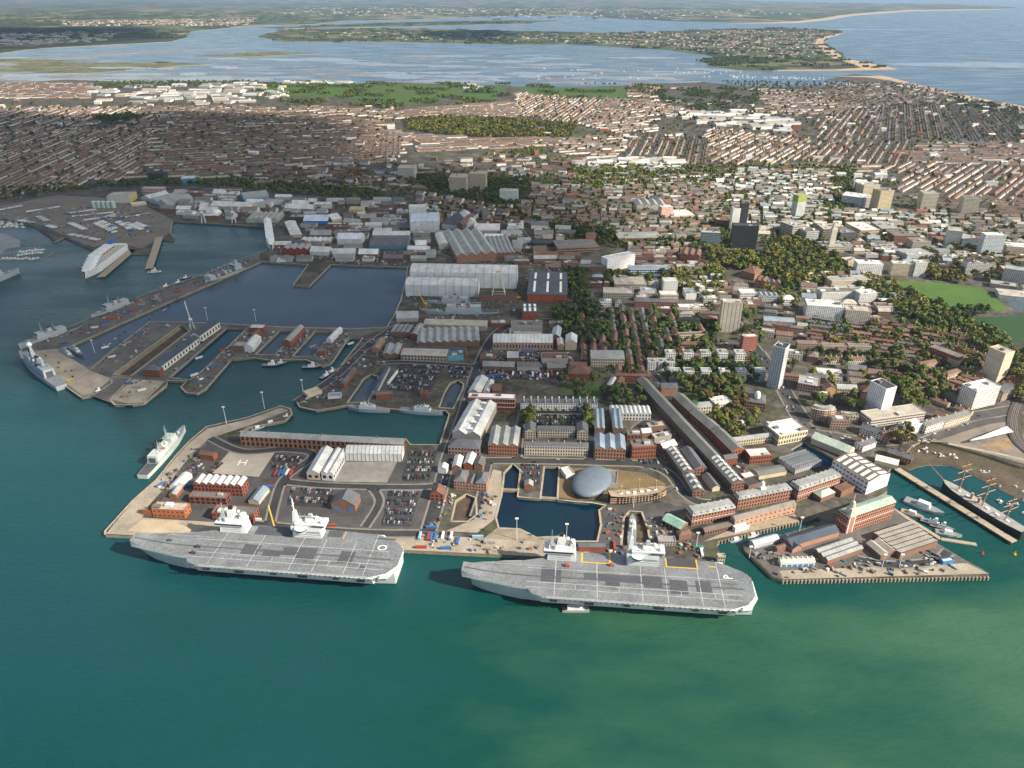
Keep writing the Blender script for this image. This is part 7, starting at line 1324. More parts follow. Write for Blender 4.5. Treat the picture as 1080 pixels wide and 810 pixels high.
for X, Y, kd, ci, s, where, z in near:
    cm, tm = tree_meshes(kd, ci); r = empty('tree', (X, Y, z), random.uniform(0, 6.28)); r.scale = (s, s, s * random.uniform(.9, 1.15)); tl.setdefault('%s %s tree %s' % (KN[kd], CN[ci], where), []).append(r); r['category'] = 'tree'; r['group'] = 'trees ' + where
    for nm, me in (('trunk', tm), ('crown', cm)): o = bpy.data.objects.new(nm, me); COL.objects.link(o); o.parent = r
for lb, rs in tl.items():
    rs.sort(key=lambda r: r.location.x)
    for k, r in enumerate(rs): r['label'] = lb if len(rs) == 1 else (['leftmost', 'second-left', 'third-left', 'fourth-left', 'fifth-left', 'sixth-left'][k] + ' ' + lb if k < 6 and len(rs) < 7 else lb)
FV = []; FC = []
pool = {}
for X, Y, kd, ci, s, where, z in far:
    nq = 110 if Y < 1900 else 42 if Y < 2800 else 16
    key = (kd, ci, nq, random.randrange(4))
    if key not in pool:
        R, H, z0 = ((5.2, 9.5, 2.6), (4.2, 11, 2.4), (6.3, 10.5, 3), (3.2, 8, 1.8), (2.4, 13, 1.0))[kd]; pool[key] = crown_arrays(hash(key) & 0xffff, nq, R, H, z0 - 1.5, GREENS[ci], {110: 1.2, 42: 1.9, 16: 3.2}[nq])
    V, C = pool[key]; FV.append(V * s + np.array((X, Y, z))); FC.append(C * random.uniform(.8, 1.2))
V = np.concatenate(FV).reshape(-1, 3); npmesh('tree_canopy', V, np.arange(len(V)).reshape(-1, 4), np.concatenate(FC), M_LEAF, kind='stuff')
# woods and hedges of the far shores
FV = []; FC = []
def farwood(zone, n, seed, size=(14, 40), z=FZ):
    r = np.random.default_rng(seed); poly = [P(a, b, z) for a, b in zone]; xs = [p.x for p in poly]; ys = [p.y for p in poly]; k = 0
    while k < n:
        x = r.uniform(min(xs), max(xs)); y = r.uniform(min(ys), max(ys))
        if not inpoly(x, y, poly): continue
        k += 1; m_ = r.integers(3, 14); ang = r.uniform(-.4, .4); ln = r.uniform(20, 200)
        for q in range(m_):
            V, C = crown_arrays(int(r.integers(1 << 30)), 7, 9, 13, -2, GREENS[(1, 6, 5)[r.integers(3)]], 8); d = (q / m_ - .5) * ln; FV.append(V + np.array((x + d * math.cos(ang), y + d * math.sin(ang) + r.normal(0, 12), z))); FC.append(C)
farwood(hay, 420, 1); farwood([(-60, 44), (190, 40), (190, 32), (-60, 30)], 260, 2); farwood([(0, 29), (320, 24), (300, 12), (0, 14)], 300, 3); farwood([(300, 24), (760, 18), (860, 16), (700, 6), (300, 8)], 300, 4); farwood([(740, 63), (790, 60), (800, 66), (760, 69)], 60, 5); farwood([(280, 29), (560, 24), (540, 22), (330, 27)], 50, 6)
V = np.concatenate(FV).reshape(-1, 3); npmesh('distant_woods', V, np.arange(len(V)).reshape(-1, 4), np.concatenate(FC), M_LEAF, kind='stuff')
print('TREES', len(near), len(far), 'ROWS', len(ROWS), 'tris', sum(len(o.data.polygons) * 2 for o in SC.objects if o.type == 'MESH' and o.get('kind') == 'stuff'))
# ================================================================== historic ships, ferry, boats, cranes, vehicles, piers
def relink(o, r): o.parent = r; o.location = -r.location
# --- piers
for nm, pts, w, z in (('jetty', [(946, 494), (1070, 571)], 9, LZ), ('pontoon', [(941, 536), (992, 568), (1030, 574)], 5, 1.3), ('ferry_link', [(168, 250), (157, 283)], 16, LZ + 1), ('ferry_pier', [(140, 263), (106, 292)], 15, LZ)):
    w_ = [P(a, b, z) for a, b in pts]; mb = MB()
    for a, b in zip(w_, w_[1:]):
        d = (b - a); d.z = 0; d.normalize(); n_ = Vector((-d.y, d.x, 0)) * w / 2; mb.hexa([a - n_ + Vector((0, 0, -1.2)), b - n_ + Vector((0, 0, -1.2)), b + n_ + Vector((0, 0, -1.2)), a + n_ + Vector((0, 0, -1.2))], [a - n_, b - n_, b + n_, a + n_], 0, bottom=True)
    R0 = empty(nm, w_[0]); tag(R0, {'jetty': 'long plank jetty beside the black-hulled sailing warship', 'pontoon': 'narrow pale pontoon off the harbour peninsula', 'ferry_link': 'ferry loading bridge right of the white ferry', 'ferry_pier': 'brown ferry berth pier beside the white ferry'}[nm], 'pier'); relink(mb.build('deck', mat('pier_planks', (.34, .29, .22), var=.25, scale=.3)), R0)
    for a, b in zip(w_, w_[1:]):
        L_ = (b - a).length; k = max(2, int(L_ / 12)); d = (b - a).normalized(); n_ = Vector((-d.y, d.x, 0)) * (w / 2 - .4)
        for i in range(k + 1):
            for s_ in (-1, 1): c = a + d * (L_ * i / k) + n_ * s_; m = MB(); m.cyl(c.x, c.y, -2, z - 1.0, .4, .4, 6); relink(m.build('pile', M_TIMBER), R0)
R0 = empty('fender_row', P(826, 612)); tag(R0, 'row of pale timber fender piles along the peninsula jetty edge', 'fender')
a = P(826, 612.3, LZ); b = P(1042, 608.3, LZ)
for i in range(56):
    c = a.lerp(b, i / 55); m = MB(); m.box(c.x - .8, c.x + .8, c.y - 1.5, c.y + .3, -2, LZ + .2); relink(m.build('pile', M_CONC), R0)
R0 = empty('fender_row', P(757, 571)); tag(R0, 'row of timber fender piles along the ferry quay', 'fender'); a = P(758, 571, LZ); b = P(842, 550.6, LZ)
for i in range(26):
    c = a.lerp(b, i / 25); m = MB(); m.box(c.x - .7, c.x + .7, c.y - 1.6, c.y + .2, -2, LZ + .2); relink(m.build('pile', M_CONC), R0)
# --- three-decker in its dock
M_OCHRE = mat('buff_hull', (.50, .32, .20), var=.12); M_TARB = mat('black_hull', (.02, .02, .022), rough=.6); M_OAK = mat('ship_deck_oak', (.30, .24, .17), var=.2); M_SPAR = mat('ochre_spar', (.45, .27, .12), var=.15)
def sailer(label, bow, stern, beam, fb, hullm, z, masts, yards, name, stripes=None, sprit=16, spar=M_SPAR, fun=(), deckm=M_OAK):
    c, rz, L = ship_axis(bow, stern, z); c.z = z; R = empty(name, c, rz); tag(R, label, 'sailing ship'); b = beam / 2; X = lambda u: L * (.5 - u); m = MB(); st = []
    for u, w, d, s_ in ((0, .03, .12, 1.15), (.05, .3, .5, 1.08), (.15, .7, .85, 1.0), (.35, 1, .97, .94), (.65, 1, .95, .95), (.85, .85, .88, 1.02), (1, .5, .72, 1.15)): st.append((X(u), [(w * b * .5, -2.5), (w * b, .8), (w * b, fb * .5), (d * b * .97, fb * s_)]))
    loft(m, st, 0, 1); hull = m.build('hull', [hullm, deckm], R)
    if stripes:
        for k, (z0, z1) in enumerate(stripes):
            m = MB()
            for s_ in (1, -1):
                for (x0, r0), (x1, r1) in zip(st, st[1:]):
                    f = lambda r_, zz: np.interp(zz, [q[1] for q in r_], [q[0] for q in r_]) + .12
                    q = [(x0, s_ * f(r0, z0), z0), (x1, s_ * f(r1, z0), z0), (x1, s_ * f(r1, z1), z1), (x0, s_ * f(r0, z1), z1)]; m.face(q if s_ > 0 else q[::-1])
            m.build('hull_stripe', M_OCHRE if stripes != 'w' else M_SHIPW, hull); m = MB(); zc = (z0 + z1) / 2
            for i in range(15):
                u = .1 + .055 * i; x = X(u); hb = np.interp(u, [0, .05, .15, .35, .65, .85, 1], [.03, .3, .7, 1, 1, .85, .5]) * b + .25
                for s_ in (1, -1): m.box(x - .95, x + .95, s_ * hb - .25, s_ * hb + .25, zc - .8, zc + .8, bottom=True)
            m.build('gun_port', M_TARB, hull, kind='stuff')
    for (u, h, r_) in masts:
        m = MB(); m.bar((X(u), 0, fb * .8), (X(u), 0, h), (r_, r_ * .5), k=8); ms = m.build('mast', spar, R)
        if yards:
            for f, wd in ((.42, 1.0), (.66, .75), (.86, .5)):
                m = MB(); m.bar((X(u) + .6, -yards * wd, fb + (h - fb) * f), (X(u) + .6, yards * wd, fb + (h - fb) * f), .42, k=6); m.build('yard', spar, ms)
            for s_ in (1, -1):
                m = MB()
                for k in range(3): m.bar((X(u) - 1 - k * 1.5, s_ * b * .95, fb), (X(u), 0, fb + (h - fb) * .55), .09)
                m.build('rigging', M_TARB, ms, kind='stuff')
        m = MB(); m.box(X(u) - 1.2, X(u) + 1.2, -1.6, 1.6, fb + (h - fb) * (.38 if yards else .9), fb + (h - fb) * (.38 if yards else .9) + .6); m.build('fighting_top', spar, ms)
    m = MB(); m.bar((X(0.02), 0, fb * 1.05), (X(0) + sprit, 0, fb * 1.05 + sprit * .4), (.5, .25), k=6); m.build('bowsprit', spar, R)
    for u in fun: m = MB(); m.cyl(X(u), 0, fb * .9, fb + 7, 1.7, 1.6, 10); m.build('funnel', mat('buff_funnel', (.50, .27, .17)), R)
    m = MB()
    for i in range(6): m.box(X(.2 + .12 * i) - 2, X(.2 + .12 * i) + 2, -1.5, 1.5, fb * .93, fb * .93 + 1.3)
    m.build('deck_fitting', M_SHIPW, R, kind='stuff'); return R
sailer('old three-decker with buff and black chequered hull beside the oval museum', (702, 524), (642, 531), 15.5, 12.5, M_TARB, LZ - 2.2, ((.2, 27, .9), (.5, 31, .95), (.8, 24, .8)), 0, 'ship_of_the_line', [(3.2, 5.2), (6.2, 8.2), (9.2, 11)], sprit=9, spar=M_OAK)
sailer('long black ironclad with three masts at the plank jetty', (993, 514), (1078, 568), 17.5, 9.5, M_TARB, 0, ((.2, 50, .75), (.5, 50, .75), (.78, 40, .65)), 15, 'sailing_ironclad', None, sprit=24, spar=mat('pink_brown_spar', (.42, .23, .15)), fun=(.36, .45), deckm=mat('grey_ship_deck', (.30, .295, .28), var=.25))
# --- white ferry and white ship
def ferry(label, bow, stern, beam, tiers, name, funnel, grey=False):
    c, rz, L = ship_axis(bow, stern, 0); R = empty(name, c, rz); tag(R, label, 'ship'); b = beam / 2; X = lambda u: L * (.5 - u); m = MB(); hb = L * .065 + 3; st = []
    for u, w, d in ((0, .02, .2), (.05, .25, .6), (.13, .65, .92), (.25, 1, 1), (.9, 1, 1), (1, .9, .95)): st.append((X(u), [(w * b, -2), (w * b, 0), (d * b, hb)]))
    loft(m, st, 0, 0); m.build('hull', M_SHIPW, R)
    for t in range(tiers):
        m = MB(); u0 = .06 + .045 * t; u1 = .97 - .06 * t; z0 = hb + t * 3.2; m.hexa([(X(u1), -b * .97, z0), (X(u0 + .06), -b * .97, z0), (X(u0), -b * .5, z0), (X(u0), b * .5, z0), (X(u0 + .06), b * .97, z0), (X(u1), b * .97, z0)], [(X(u1), -b * .95, z0 + 3.15), (X(u0 + .065), -b * .95, z0 + 3.15), (X(u0 + .008), -b * .5, z0 + 3.15), (X(u0 + .008), b * .5, z0 + 3.15), (X(u0 + .065), b * .95, z0 + 3.15), (X(u1), b * .95, z0 + 3.15)], 0); dk = m.build('deck_tier', M_SHIPW, R)
        m = MB()
        for s_ in (-1, 1): m.box(X(u1 - .03), X(u0 + .08), s_ * (b * .97 + .05) - .1, s_ * (b * .97 + .05) + .1, z0 + 1.2, z0 + 2.3, bottom=True)
        m.build('window_band', M_GLASS, dk, kind='stuff')
    zt = hb + tiers * 3.2; m = MB(); m.box(X(.84), X(.72), -b * .3, b * .3, zt, zt + 8, tx=1.5, ty=.5); m.build('funnel', funnel, R); m = MB(); m.bar((X(.2), 0, zt), (X(.2), 0, zt + 9), .5); m.bar((X(.2), -3, zt + 6), (X(.2), 3, zt + 6), .3); m.build('mast', M_SHIPW, R)
    if not grey:
        for i in range(4):
            for s_ in (-1, 1): m = MB(); x = X(.4 + .08 * i); m.box(x - 3.5, x + 3.5, s_ * b * 1.0 - 1.2, s_ * b * 1.0 + 1.2, zt - 4, zt - 1.6, tx=.8, bottom=True); m.build('lifeboat', mat('orange_lifeboat', (.55, .16, .03)), R)
    for i in range(3): m = MB(); m.box(X(.38 + .12 * i) - 4, X(.38 + .12 * i) + 4, -b * .5, b * .5, zt, zt + 2.2); m.build('deckhouse', M_SHIPW, R)
    return R
ferry('large white car ferry at the port berth', (90, 294), (130, 264), 27, 5, 'car_ferry', mat('blue_funnel', (.06, .15, .40))); ferry('white naval ship seen end-on in the far harbour corner', (287, 266), (283, 238), 19, 2, 'white_ship', M_SHIPW, True)
# --- small craft
BH = [mat('boat_white', (.72, .72, .70)), mat('boat_navy', (.03, .05, .09)), mat('boat_red', (.35, .05, .04)), mat('boat_black', (.02, .02, .022)), mat('boat_grey', (.4, .43, .45))]
def boat(label, x, y, L, ang, hm, kind='motor', z=0, name='boat', grp=None, cat='boat'):
    c = P(x, y, z); R = empty(name, c, ang); tag(R, label, cat, grp); b = L * .14 + .5; m = MB(); X = lambda u: L * (.5 - u); fb = L * .07 + .6
    loft(m, [(X(u), [(w * b * .7, -.5), (w * b, .1), (d * b, fb * s_)]) for u, w, d, s_ in ((0, .02, .1, 1.4), (.2, .55, .8, 1.15), (.5, 1, 1, 1), (1, .85, .95, .95))], 0, 1); m.build('hull', [hm, M_DECKG if hm is not BH[0] else M_OAK], R)
    m = MB(); m.box(X(.7), X(.35), -b * .6, b * .6, fb, fb + L * .1 + .8, tx=L * .03, ty=b * .1); cb = m.build('cabin', BH[0], R)
    if kind == 'tug': m = MB(); m.box(X(.5), X(.37), -b * .4, b * .4, fb + L * .1 + .8, fb + L * .2 + 1.5, tx=.4, ty=.2); m.build('wheelhouse', BH[0], R); m = MB(); m.cyl(X(.6), 0, fb, fb + L * .22 + 1, L * .035, L * .03, 8); m.build('funnel', BH[3], R)
    if kind == 'yacht': m = MB(); m.bar((X(.45), 0, fb), (X(.45), 0, fb + L * 1.1), .14); m.bar((X(.45), 0, fb + 1.4), (X(.9), 0, fb + 1.4), .12); m.build('mast', BH[0], R)
    return R
for i, (x, y, L, a, h, k, lb) in enumerate([(287, 386, 30, 0, 3, 'tug', 'black and white tug, left of the pair below the dock fingers'), (296, 384, 22, .2, 3, 'tug', 'smaller tug lying beyond the left black tug'), (329, 388, 30, .05, 3, 'tug', 'black and white tug below the fourth dock finger'), (344, 397, 24, 1.0, 3, 'tug', 'dark tug, nearer of the two by the arrow-shaped quay'), (350, 393, 24, 1.0, 3, 'tug', 'dark tug, farther of the two by the arrow-shaped quay'), (104, 414, 22, .9, 0, 'tug', 'white workboat at the outer jetty end'), (163, 287, 28, 0.1, 0, 'tug', 'small white passenger ferry out in the harbour'), (175, 303, 24, .5, 3, 'tug', 'tug nearest the camera on the outer jetty'), (188, 299, 24, .5, 3, 'tug', 'middle tug on the outer jetty'), (196, 294, 22, .5, 3, 'tug', 'farthest tug on the outer jetty'),
                                             (272, 452, 18, .5, 4, 'motor', 'grey launch, leftmost below the quay spit'), (286, 447, 22, .5, 4, 'motor', 'grey launch, middle below the quay spit'), (302, 441, 20, .3, 3, 'tug', 'black and white launch at the tip of the quay spit'), (962, 543, 24, -.65, 0, 'motor', 'white motor yacht at the pale pontoon'), (984, 553, 26, -.6, 1, 'tug', 'blue fishing boat at the pale pontoon'), (993, 557, 24, -.5, 2, 'tug', 'red and blue trawler at the pale pontoon'), (1000, 564, 26, -.35, 4, 'motor', 'grey launch at the end of the pale pontoon'), (794, 565, 16, .3, 0, 'motor', 'white launch below the ferry quay'), (776, 570, 16, .3, 4, 'motor', 'grey launch below the ferry quay'), (974, 536, 42, -.75, 4, 'motor', 'grey landing craft in the ferry channel'), (213, 402, 20, .9, 1, 'motor', 'flat blue barge beside the second dock finger')]):
    boat(lb, x, y, L, a, BH[h], k, name='tug' if k == 'tug' else 'boat')
rb = random.Random(5); poly = [(1010, 492), (1040, 496), (1085, 514), (1085, 545), (1050, 528), (1018, 506)]; k = 0
while k < 15:
    x = rb.uniform(1005, 1085); y = rb.uniform(488, 545)
    if inpoly(x, y, poly): k += 1; boat('little white moored boat in the inlet beside the black ironclad', x, y, rb.uniform(5, 8), rb.uniform(-1, 1), BH[rb.choice((0, 0, 4, 1, 2))], rb.choice(('motor', 'yacht')), grp='little boats in the inlet')
for i in range(16): x = rb.uniform(960, 1010); y = 470 + (x - 960) * .26 + rb.uniform(-3, 6); boat('little boat lying on the mud below the promenade', x, y, rb.uniform(4.5, 7), rb.uniform(-1, 1), BH[rb.choice((0, 1, 2, 4))], 'motor', z=.4, grp='boats on the mud')
for row, (y0, xs) in enumerate(((266, range(22, 48, 3)), (269, range(20, 46, 3)), (273, range(4, 44, 4)))):
    for x in xs: boat('small white yacht in the left-hand marina', x + rb.uniform(-.5, .5), y0 + rb.uniform(-.6, .6) - (x - 20) * .1 * (row < 2), rb.uniform(9, 12), .9, BH[0], 'yacht', grp='yachts in the marina')
for i in range(34): boat('small white boat moored along the far-left shore', rb.uniform(-4, 28), 236 + rb.uniform(-2, 4), rb.uniform(8, 13), rb.uniform(.5, 1.2), BH[0], 'yacht', grp='boats along the far-left shore')
strip('marina_pontoon', [(0, 274.5), (46, 274.5), (57, 266)], 4, M_CONC, dz=.5, zbase=0); strip('marina_pontoon', [(24, 261.5), (40, 261.5)], 3, M_CONC, dz=.5, zbase=0)
mb = MB()
for i in range(34):
    x = rb.uniform(560, 790); y = rb.uniform(72, 84); c = P(x, y, 0); mb.box(c.x - 6, c.x + 6, c.y - 2.5, c.y + 2.5, 0, 3.5, 0, tx=2); mb.bar((c.x, c.y, 3), (c.x, c.y, 15), .4)
for i in range(50):
    x = rb.uniform(770, 870); y = 80.3 + (x - 770) * .028 + rb.uniform(-.8, 1.6); c = P(x, y, LZ); mb.box(c.x - 5, c.x + 5, c.y - 2.5, c.y + 2.5, LZ + .1, LZ + 3.5, 0, tx=2); mb.bar((c.x, c.y, LZ + 3), (c.x, c.y, LZ + 15), .4)
mb.build('far_moored_boats', BH[0], kind='stuff')
R0 = empty('barge', P(607, 643, 0)); tag(R0, 'flat floating pontoon with white cabin against the right carrier', 'barge'); m = MB(); m.box(-13, 13, -4, 4, -1, 2); m.build('hull', M_STEEL, R0); m = MB(); m.box(-8, 8, -2.2, 2.2, 2, 4.6); m.build('cabin', BH[0], R0); m = MB(); m.box(-12.5, -9.5, -3, 3, 2, 3.2); m.build('deck_gear', M_BLACK, R0)
for x, y in ((120, 428), (137, 429)):
    c = P(x, y, 0); R0 = empty('fender', c); tag(R0, ('left' if x < 130 else 'right') + ' big black floating fender at the stone pier end', 'fender', 'black pier fenders'); m = MB(); m.bar((-4.5, 0, .6), (4.5, 0, .6), 2.4, k=10); m.build('body', M_BLACK, R0); m = MB(); m.bar((-5, 0, .6), (-4.5, 0, .6), 1.0, k=6); m.build('end_ring', M_STEEL, R0)
# --- buoys
for lb, x, y, c_ in (('small red buoy off the pale pontoon', 1036, 584, (.5, .06, .04)), ('small yellow buoy right of the red buoy', 1070, 585, (.6, .42, .03))):
    c = P(x, y, 0); R0 = empty('buoy', c); tag(R0, lb, 'buoy'); m = MB(); m.cyl(0, 0, -.5, 1.2, 1.7, 1.5, 10, 0, c_); m.build('float', M_V, R0); m = MB(); m.cyl(0, 0, 1.2, 4.8, .7, .3, 6, 0, c_); m.build('topmark', M_V, R0)
# --- cranes
def crane(label, x, y, h, jib, ang, m_, lift=.9, base='portal', cat='crane', z=LZ):
    c = P(x, y, z); R = empty('crane', c, ang); tag(R, label, cat); s_ = h * .1 + 1
    for sx in (-1, 1):
        for sy in (-1, 1): m = MB(); m.bar((sx * s_ * 1.3, sy * s_, 0), (sx * s_ * .5, sy * s_ * .5, h * .55), h * .012 + .3); m.build('leg', m_, R)
    m = MB(); m.box(-s_ * .9, s_ * .9, -s_ * .7, s_ * .7, h * .55, h * .75); m.build('cab', m_, R); m = MB(); m.bar((0, 0, h * .7), (0, 0, h), (.8, .3)); m.build('mast', m_, R)
    m = MB(); a = (s_ * .6, 0, h * .65); b = (jib * math.cos(lift), 0, h * .65 + jib * math.sin(lift))
    for o_ in (-.6, .6): m.bar((a[0], o_, a[2]), (b[0], o_ * .4, b[2]), .4)
    for k in range(6): t = k / 6; p = Vector(a).lerp(Vector(b), t); m.bar((p.x, -.6 + .3 * t, p.z), (p.x + .8, .6 - .3 * t, p.z + .8), .2)
    jb = m.build('jib', m_, R); m = MB(); m.bar(b, (b[0], 0, h * .5), .12); m.build('hoist_rope', M_BLACK, jb); m = MB(); m.box(-s_ * 1.6, -s_ * .9, -s_ * .5, s_ * .5, h * .55, h * .7); m.build('counterweight', M_STEEL, R); return R
CW = mat('crane_white', (.66, .67, .66)); CY = mat('crane_yellow', (.60, .36, .03)); CG = mat('crane_green', (.03, .16, .07))
crane('pale grey dockside crane beside the dry dock head', 203, 347, 26, 34, 2.2, CW, 1.1); crane('white quay crane, left of the pair on the commercial quay', 215, 235, 38, 30, 1.8, CW, 1.2); crane('white quay crane, right of the pair on the commercial quay', 247, 235, 38, 30, 1.8, CW, 1.2); crane('yellow crane by the big ship halls', 449, 328, 22, 34, 2.3, CY, .75); crane('yellow mobile crane on the quay between the left carrier islands', 292, 566, 10, 30, 2.1, CY, .95); crane('small green crane on the outer jetty', 87, 347, 10, 16, 2.2, CG, .9); crane('low yellow crane arm on the outer jetty corner', 73, 404, 7, 12, 0.3, CY, .4)
c = P(526, 316); R0 = empty('gantry_crane', c); tag(R0, 'tall cream lattice gantry beside the ship halls', 'crane'); GM = mat('cream_lattice', (.62, .56, .42))
for sx in (-1, 1):
    for sy in (-1, 1): m = MB(); m.bar((sx * 15, sy * 8, 0), (sx * 2.5, sy * 2, 56), (.9, .6)); m.build('leg', GM, R0)
m = MB()
for f in (.25, .5, .75):
    for sy in (-1, 1): m.bar((-15 + 12.5 * f, sy * (8 - 6 * f), 56 * f), (15 - 12.5 * f, sy * (8 - 6 * f), 56 * f), .4)
m.build('brace', GM, R0, kind='stuff'); m = MB(); m.box(-5, 5, -3, 3, 56, 59); m.build('head', GM, R0); m = MB(); m.box(-42, 42, -3, -1.5, 4, 7, bottom=True); m.build('travel_beam', CY, R0)
# --- tall lamp masts
for i, (x, y, h) in enumerate([(239, 447, 26), (279, 431, 26), (545, 569, 28), (597, 575, 28), (734, 578, 20), (100, 372, 22), (219, 338, 24), (270, 339, 22), (930, 598, 16), (948, 598, 16), (790, 588, 14), (320, 415, 22), (843, 560, 18), (668, 535, 18)]):
    c = P(x, y); R0 = empty('lamp_mast', c); tag(R0, 'slim pale lamp mast ' + ['on the brown quay spit bend', 'near the tip of the quay spit', 'left of the right carrier front island', 'behind the right carrier front island', 'beside the carrier jetty end', 'on the outer jetty', 'at the dry dock crane', 'at the head of the second dock finger', 'on the peninsula apron, left one', 'on the peninsula apron, right one', 'at the peninsula tip', 'at the arrow-shaped quay point', 'across the ferry channel', 'by the three-decker'][i], 'lamp'); m = MB(); m.bar((0, 0, 0), (0, 0, h), (.45, .25), k=6); m.build('pole', CW, R0); m = MB(); m.box(-1.8, 1.8, -.8, .8, h, h + 1.2); m.build('lamp_head', CW, R0)
# --- things left on the carrier decks
for i, (x, y, a) in enumerate([(179, 571, .1), (209, 577, .1), (204, 583.5, -.1), (598, 597, 0), (645, 596.5, 0)]):
    c = P(x, y, 20.4); R0 = empty('deck_tractor', c, a); tag(R0, ['dark green vehicle on the left carrier bow deck', 'dark tractor on the left carrier deck, upper of two', 'dark tractor on the left carrier deck, lower of two', 'small red tractor below the right carrier front island', 'small red tractor beside the right carrier rear island'][i], 'vehicle'); q = (.05, .07, .05) if i == 0 else (.05, .05, .055) if i < 3 else (.4, .06, .04)
    m = MB(); m.box(-2.6, 2.6, -1.3, 1.3, .5, 1.7, 0, q, tx=.2, bottom=True); m.build('body', M_V, R0); m = MB(); m.box(-2, .4, -1.1, 1.1, 1.7, 3, 0, q, tx=.3, ty=.15); m.build('cab', M_V, R0)
    for sx in (-1.6, 1.6): m = MB(); m.box(sx - .6, sx + .6, -1.4, 1.4, 0, .9, 0, (.02, .02, .02), bottom=True); m.build('axle', M_V, R0)
# --- stepped sides of the dry dock
for a, b, s_ in (((119, 395), (190, 343), 1), ((138, 397), (200, 349), -1)):
    A = P(*a); B_ = P(*b); d = (B_ - A).normalized(); n_ = Vector((d.y, -d.x, 0)) * s_
    for k in range(3):
        m = MB(); o0 = n_ * (2.2 * k - .2); o1 = n_ * (2.2 * (k + 1)); z1 = LZ - .6 - k * 1.0; q = [A + o0, B_ + o0, B_ + o1, A + o1]; q = q if s_ < 0 else q[::-1]
        m.hexa([(p.x, p.y, -.5) for p in q], [(p.x, p.y, z1) for p in q]); m.build('dock_step', M_STONE, kind='structure')
# --- containers, lorries, cars
def boxmesh(name, fn):
    mb = MB(); fn(mb); o = mb.build(name, M_V); me = o.data; bpy.data.objects.remove(o); return me
CCOL = [('blue', (.04, .13, .33)), ('red', (.33, .05, .035)), ('white', (.62, .62, .60)), ('grey', (.25, .26, .27)), ('green', (.06, .2, .13)), ('pale blue', (.25, .42, .5))]
def contm(c):
    def f(mb):
        mb.box(-6, 6, -1.2, 1.2, 0, 2.55, 0, c, bottom=True)
        for x in (-6, 5.75): mb.box(x - .06, x + .31, -1.28, 1.28, 0, 2.66, 0, tuple(q * .8 for q in c), bottom=True)
    return f
CM = [boxmesh('shipping_container', contm(c)) for _, c in CCOL]
rc = random.Random(8)
def container(x, y, ang, ci, where):
    c = P(x, y); o = bpy.data.objects.new('shipping_container', CM[ci]); COL.objects.link(o); o.location = (c.x, c.y, LZ + .35); o.rotation_euler.z = ang; tag(o, '%s shipping container %s' % (CCOL[ci][0], where), 'container', 'shipping containers')
for i, (x, y, a, ci) in enumerate([(443, 566, 1.5, 5), (452, 567, 1.5, 1), (455, 567, 1.5, 0), (459, 567, 1.5, 0), (467, 566, 1.5, 2), (476, 566, 1.5, 2), (483, 571, 1.4, 0), (504, 567, 0, 5), (444, 578, 0, 1), (470, 579, .0, 0), (341, 552, 1.4, 0), (349, 555, 0, 1), (291, 500, 1.5, 1), (295, 500, 1.5, 0), (299, 499, 1.5, 0), (303, 499, 1.5, 2), (307, 500, 1.5, 1), (284, 514, .1, 0), (200, 513, .2, 0), (170, 512, .8, 0), (455, 557, 0, 0), (270, 549, 0, 2), (690, 582, 0, 2), (740, 584, 1.5, 2), (737, 578, 0, 4), (516, 573, 0, 3), (648, 577, 1.5, 1), (522, 397, 0, 0), (528, 396, .1, 0), (515, 398, 0, 0), (541, 395, 1.5, 2), (562, 396, 1.5, 2), (570, 397, 1.5, 2), (578, 397, 1.5, 2), (588, 396, 1.5, 2), (552, 372, 0, 0), (556, 372.5, 0, 0), (562, 372, 0, 0), (68, 362, .4, 0), (110, 340, .42, 0), (116, 337, .42, 1), (125, 336, .42, 1), (134, 331, .42, 0), (141, 328, .42, 1), (100, 346, .42, 2), (150, 322, .42, 3), (165, 316, .42, 3), (187, 308, .42, 1), (145, 318, .42, 1), (111, 367, .8, 2), (147, 352, .8, 0), (135, 362, .8, 3), (118, 377, .8, 2), (136, 405, .1, 0), (150, 412, .6, 2), (144, 409, .1, 3), (210, 378, .8, 2), (226, 388, .8, 0), (205, 396, .8, 2), (235, 370, .8, 1), (330, 366, .8, 3), (370, 363, .8, 2)]):
    container(x, y, a, ci, ['on the carrier quay', 'in the quay yard', 'on the jetties'][0 if i < 11 or 20 <= i < 27 else 1 if i < 20 or i < 38 else 2])
def lorrym(c):
    def f(mb):
        mb.box(-6.8, 6.0, -1.25, 1.25, 1.1, 4, 0, c, bottom=True); mb.box(6.3, 8.4, -1.2, 1.2, .5, 3.4, 0, (.5, .5, .5), tx=.2, bottom=True)
        for x in (-5.5, -4.2, 7): mb.box(x - .5, x + .5, -1.3, 1.3, 0, 1.05, 0, (.02, .02, .02), bottom=True)
    return f
LM = [boxmesh('lorry_trailer', lorrym(c)) for c in ((.70, .70, .68), (.62, .62, .6), (.30, .32, .35), (.4, .06, .05), (.06, .14, .35))]
def lorry(x, y, ang, ci):
    c = P(x, y); o = bpy.data.objects.new('lorry_trailer', LM[ci]); COL.objects.link(o); o.location = (c.x, c.y, LZ + .35); o.rotation_euler.z = ang; tag(o, ['white', 'off-white', 'grey', 'red', 'blue'][ci] + ' lorry trailer parked in the ferry port', 'lorry', 'lorry trailers in the ferry port')
